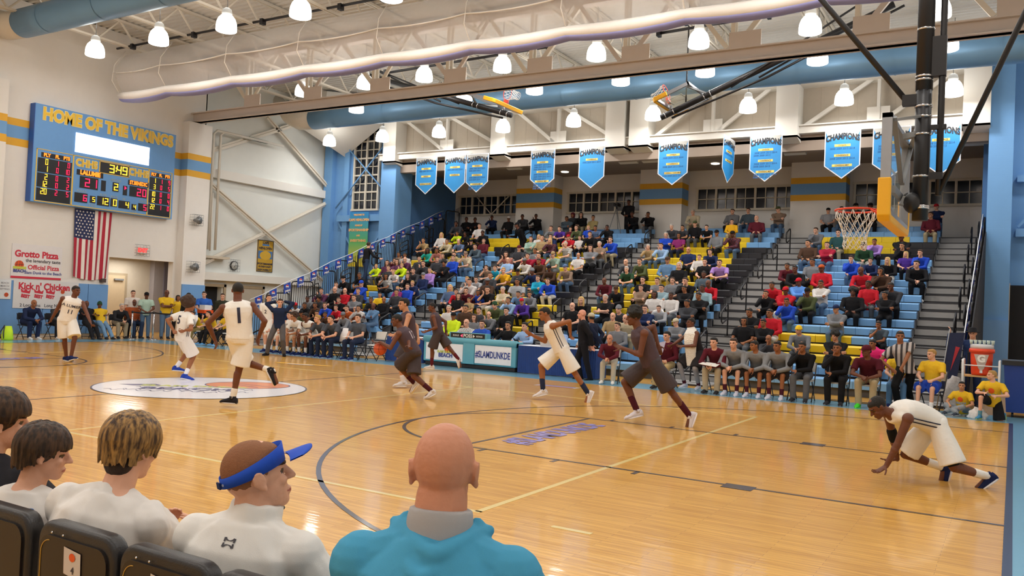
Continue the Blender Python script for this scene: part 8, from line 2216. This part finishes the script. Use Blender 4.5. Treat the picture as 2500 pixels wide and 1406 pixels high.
mb = MB(); mb.ell((0, -.055, -.045), (.062, .045, .06)); mb.ell((0, -.045, -.095), (.035, .035, .035)); me = remesh(mb, .006, 2, 'nape_hair'); me.materials.append(hairm('#2a1a10')); link_obj('nape_hair', me, r, F.HM)
# ---- dark-haired boy in printed white tee
loc = (-3.08, -8.75, 0)
P = dict(DEF); P.update(S=.86, fat=1.0, pel=(0, 0, .52), spine=(-.02, .12, 1), head=(.55, .80, -.12), side=(.88, .42, 0), hip=(1, 0, 0), rh=(.10, .42, .66), lh=(-.10, .42, .66), rf=(.14, .52, .085), lf=(-.14, .52, .085), rk=(.12, 1, .4), lk=(-.12, 1, .4), re=(1, -.5, -.4), le=(-1, -.5, -.4), shw=.165, neck=.8)
F = hc_fix(P, (-.06, .10, 1.095))
r, sh = near_build(P, F, 'dark-haired boy in white tee with colourful back print, looking right', loc, 'w', 'short', TEE, fabric('#8d8f96'), .020, .010, 33, freq=11)
hm_ = strand_hair(F, 'bowl_dark', ('#1d130c', '#4a3322'), 9, 240, lambda az: -.055 if abs(az-pi) < 1.0 else (-.035 if abs(az-pi) < 1.5 else (.01 if abs(az-pi) < 2.2 else .05)), .011, ((0, -.022, .038), (.088, .097, .092)), jag=.016, vox=.0042)
link_obj('hair', hm_, r, F.HM@Matrix.Scale(1.03, 4))
PO = mat('print_orange', '#e0561f', .7); PB2 = mat('print_blue', '#2f6fb4', .7); PYL = mat('print_yellow', '#e8c84a', .7)
decal(r, sh, text_mb('WARRIOR', 1, .03), F.pel+F.sp*.425*F.S+F.side*.0, F.side, F.sp, .042, PB2, 'print_lettering', .003)
decal(r, sh, text_mb('Kona', 1, .07), F.pel+F.sp*.36*F.S-F.side*.03, F.side, F.sp, .12, PYL, 'print_lettering', .003)
decal(r, sh, text_mb('Kona', 1, .035), F.pel+F.sp*.36*F.S-F.side*.03, F.side, F.sp, .12, PO, 'print_lettering', .0045)
for i in range(4): decal(r, sh, text_mb('RACE SERIES', 1, .02), F.pel+F.sp*(.28-.035*i)*F.S, F.side, F.sp, .03, PB2, 'print_lettering', .003)
# ---- dark-haired youth at the left edge
loc = (-3.40, -8.72, 0)
P = dict(DEF); P.update(S=.97, fat=1.0, pel=(0, 0, .54), spine=(-.02, .14, 1), head=(.42, .88, -.05), side=(.88, .42, 0), hip=(1, 0, 0), rh=(.10, .46, .68), lh=(-.10, .46, .68), rf=(.14, .6, .085), lf=(-.14, .6, .085), rk=(.12, 1, .4), lk=(-.12, 1, .4), re=(1, -.5, -.4), le=(-1, -.5, -.4), shw=.168)
F = hc_fix(P, (-.09, .09, 1.175))
r, sh = near_build(P, F, 'youth with tousled dark hair and charcoal shirt at the left photo edge', loc, 'w', 'short', cloth_near('tee_charcoal', '#26262c'), fabric('#2a3040'), .024, .006, 41)
hm_ = strand_hair(F, 'tousled', ('#20140d', '#50361f'), 13, 230, lambda az: -.03 if abs(az-pi) < 1.3 else (.02 if abs(az-pi) < 2.2 else .05), .013, ((0, -.022, .042), (.090, .100, .094)), jag=.022)
link_obj('hair', hm_, r, F.HM@Matrix.Scale(1.05, 4))

bpy.data.scenes.remove(WORK)
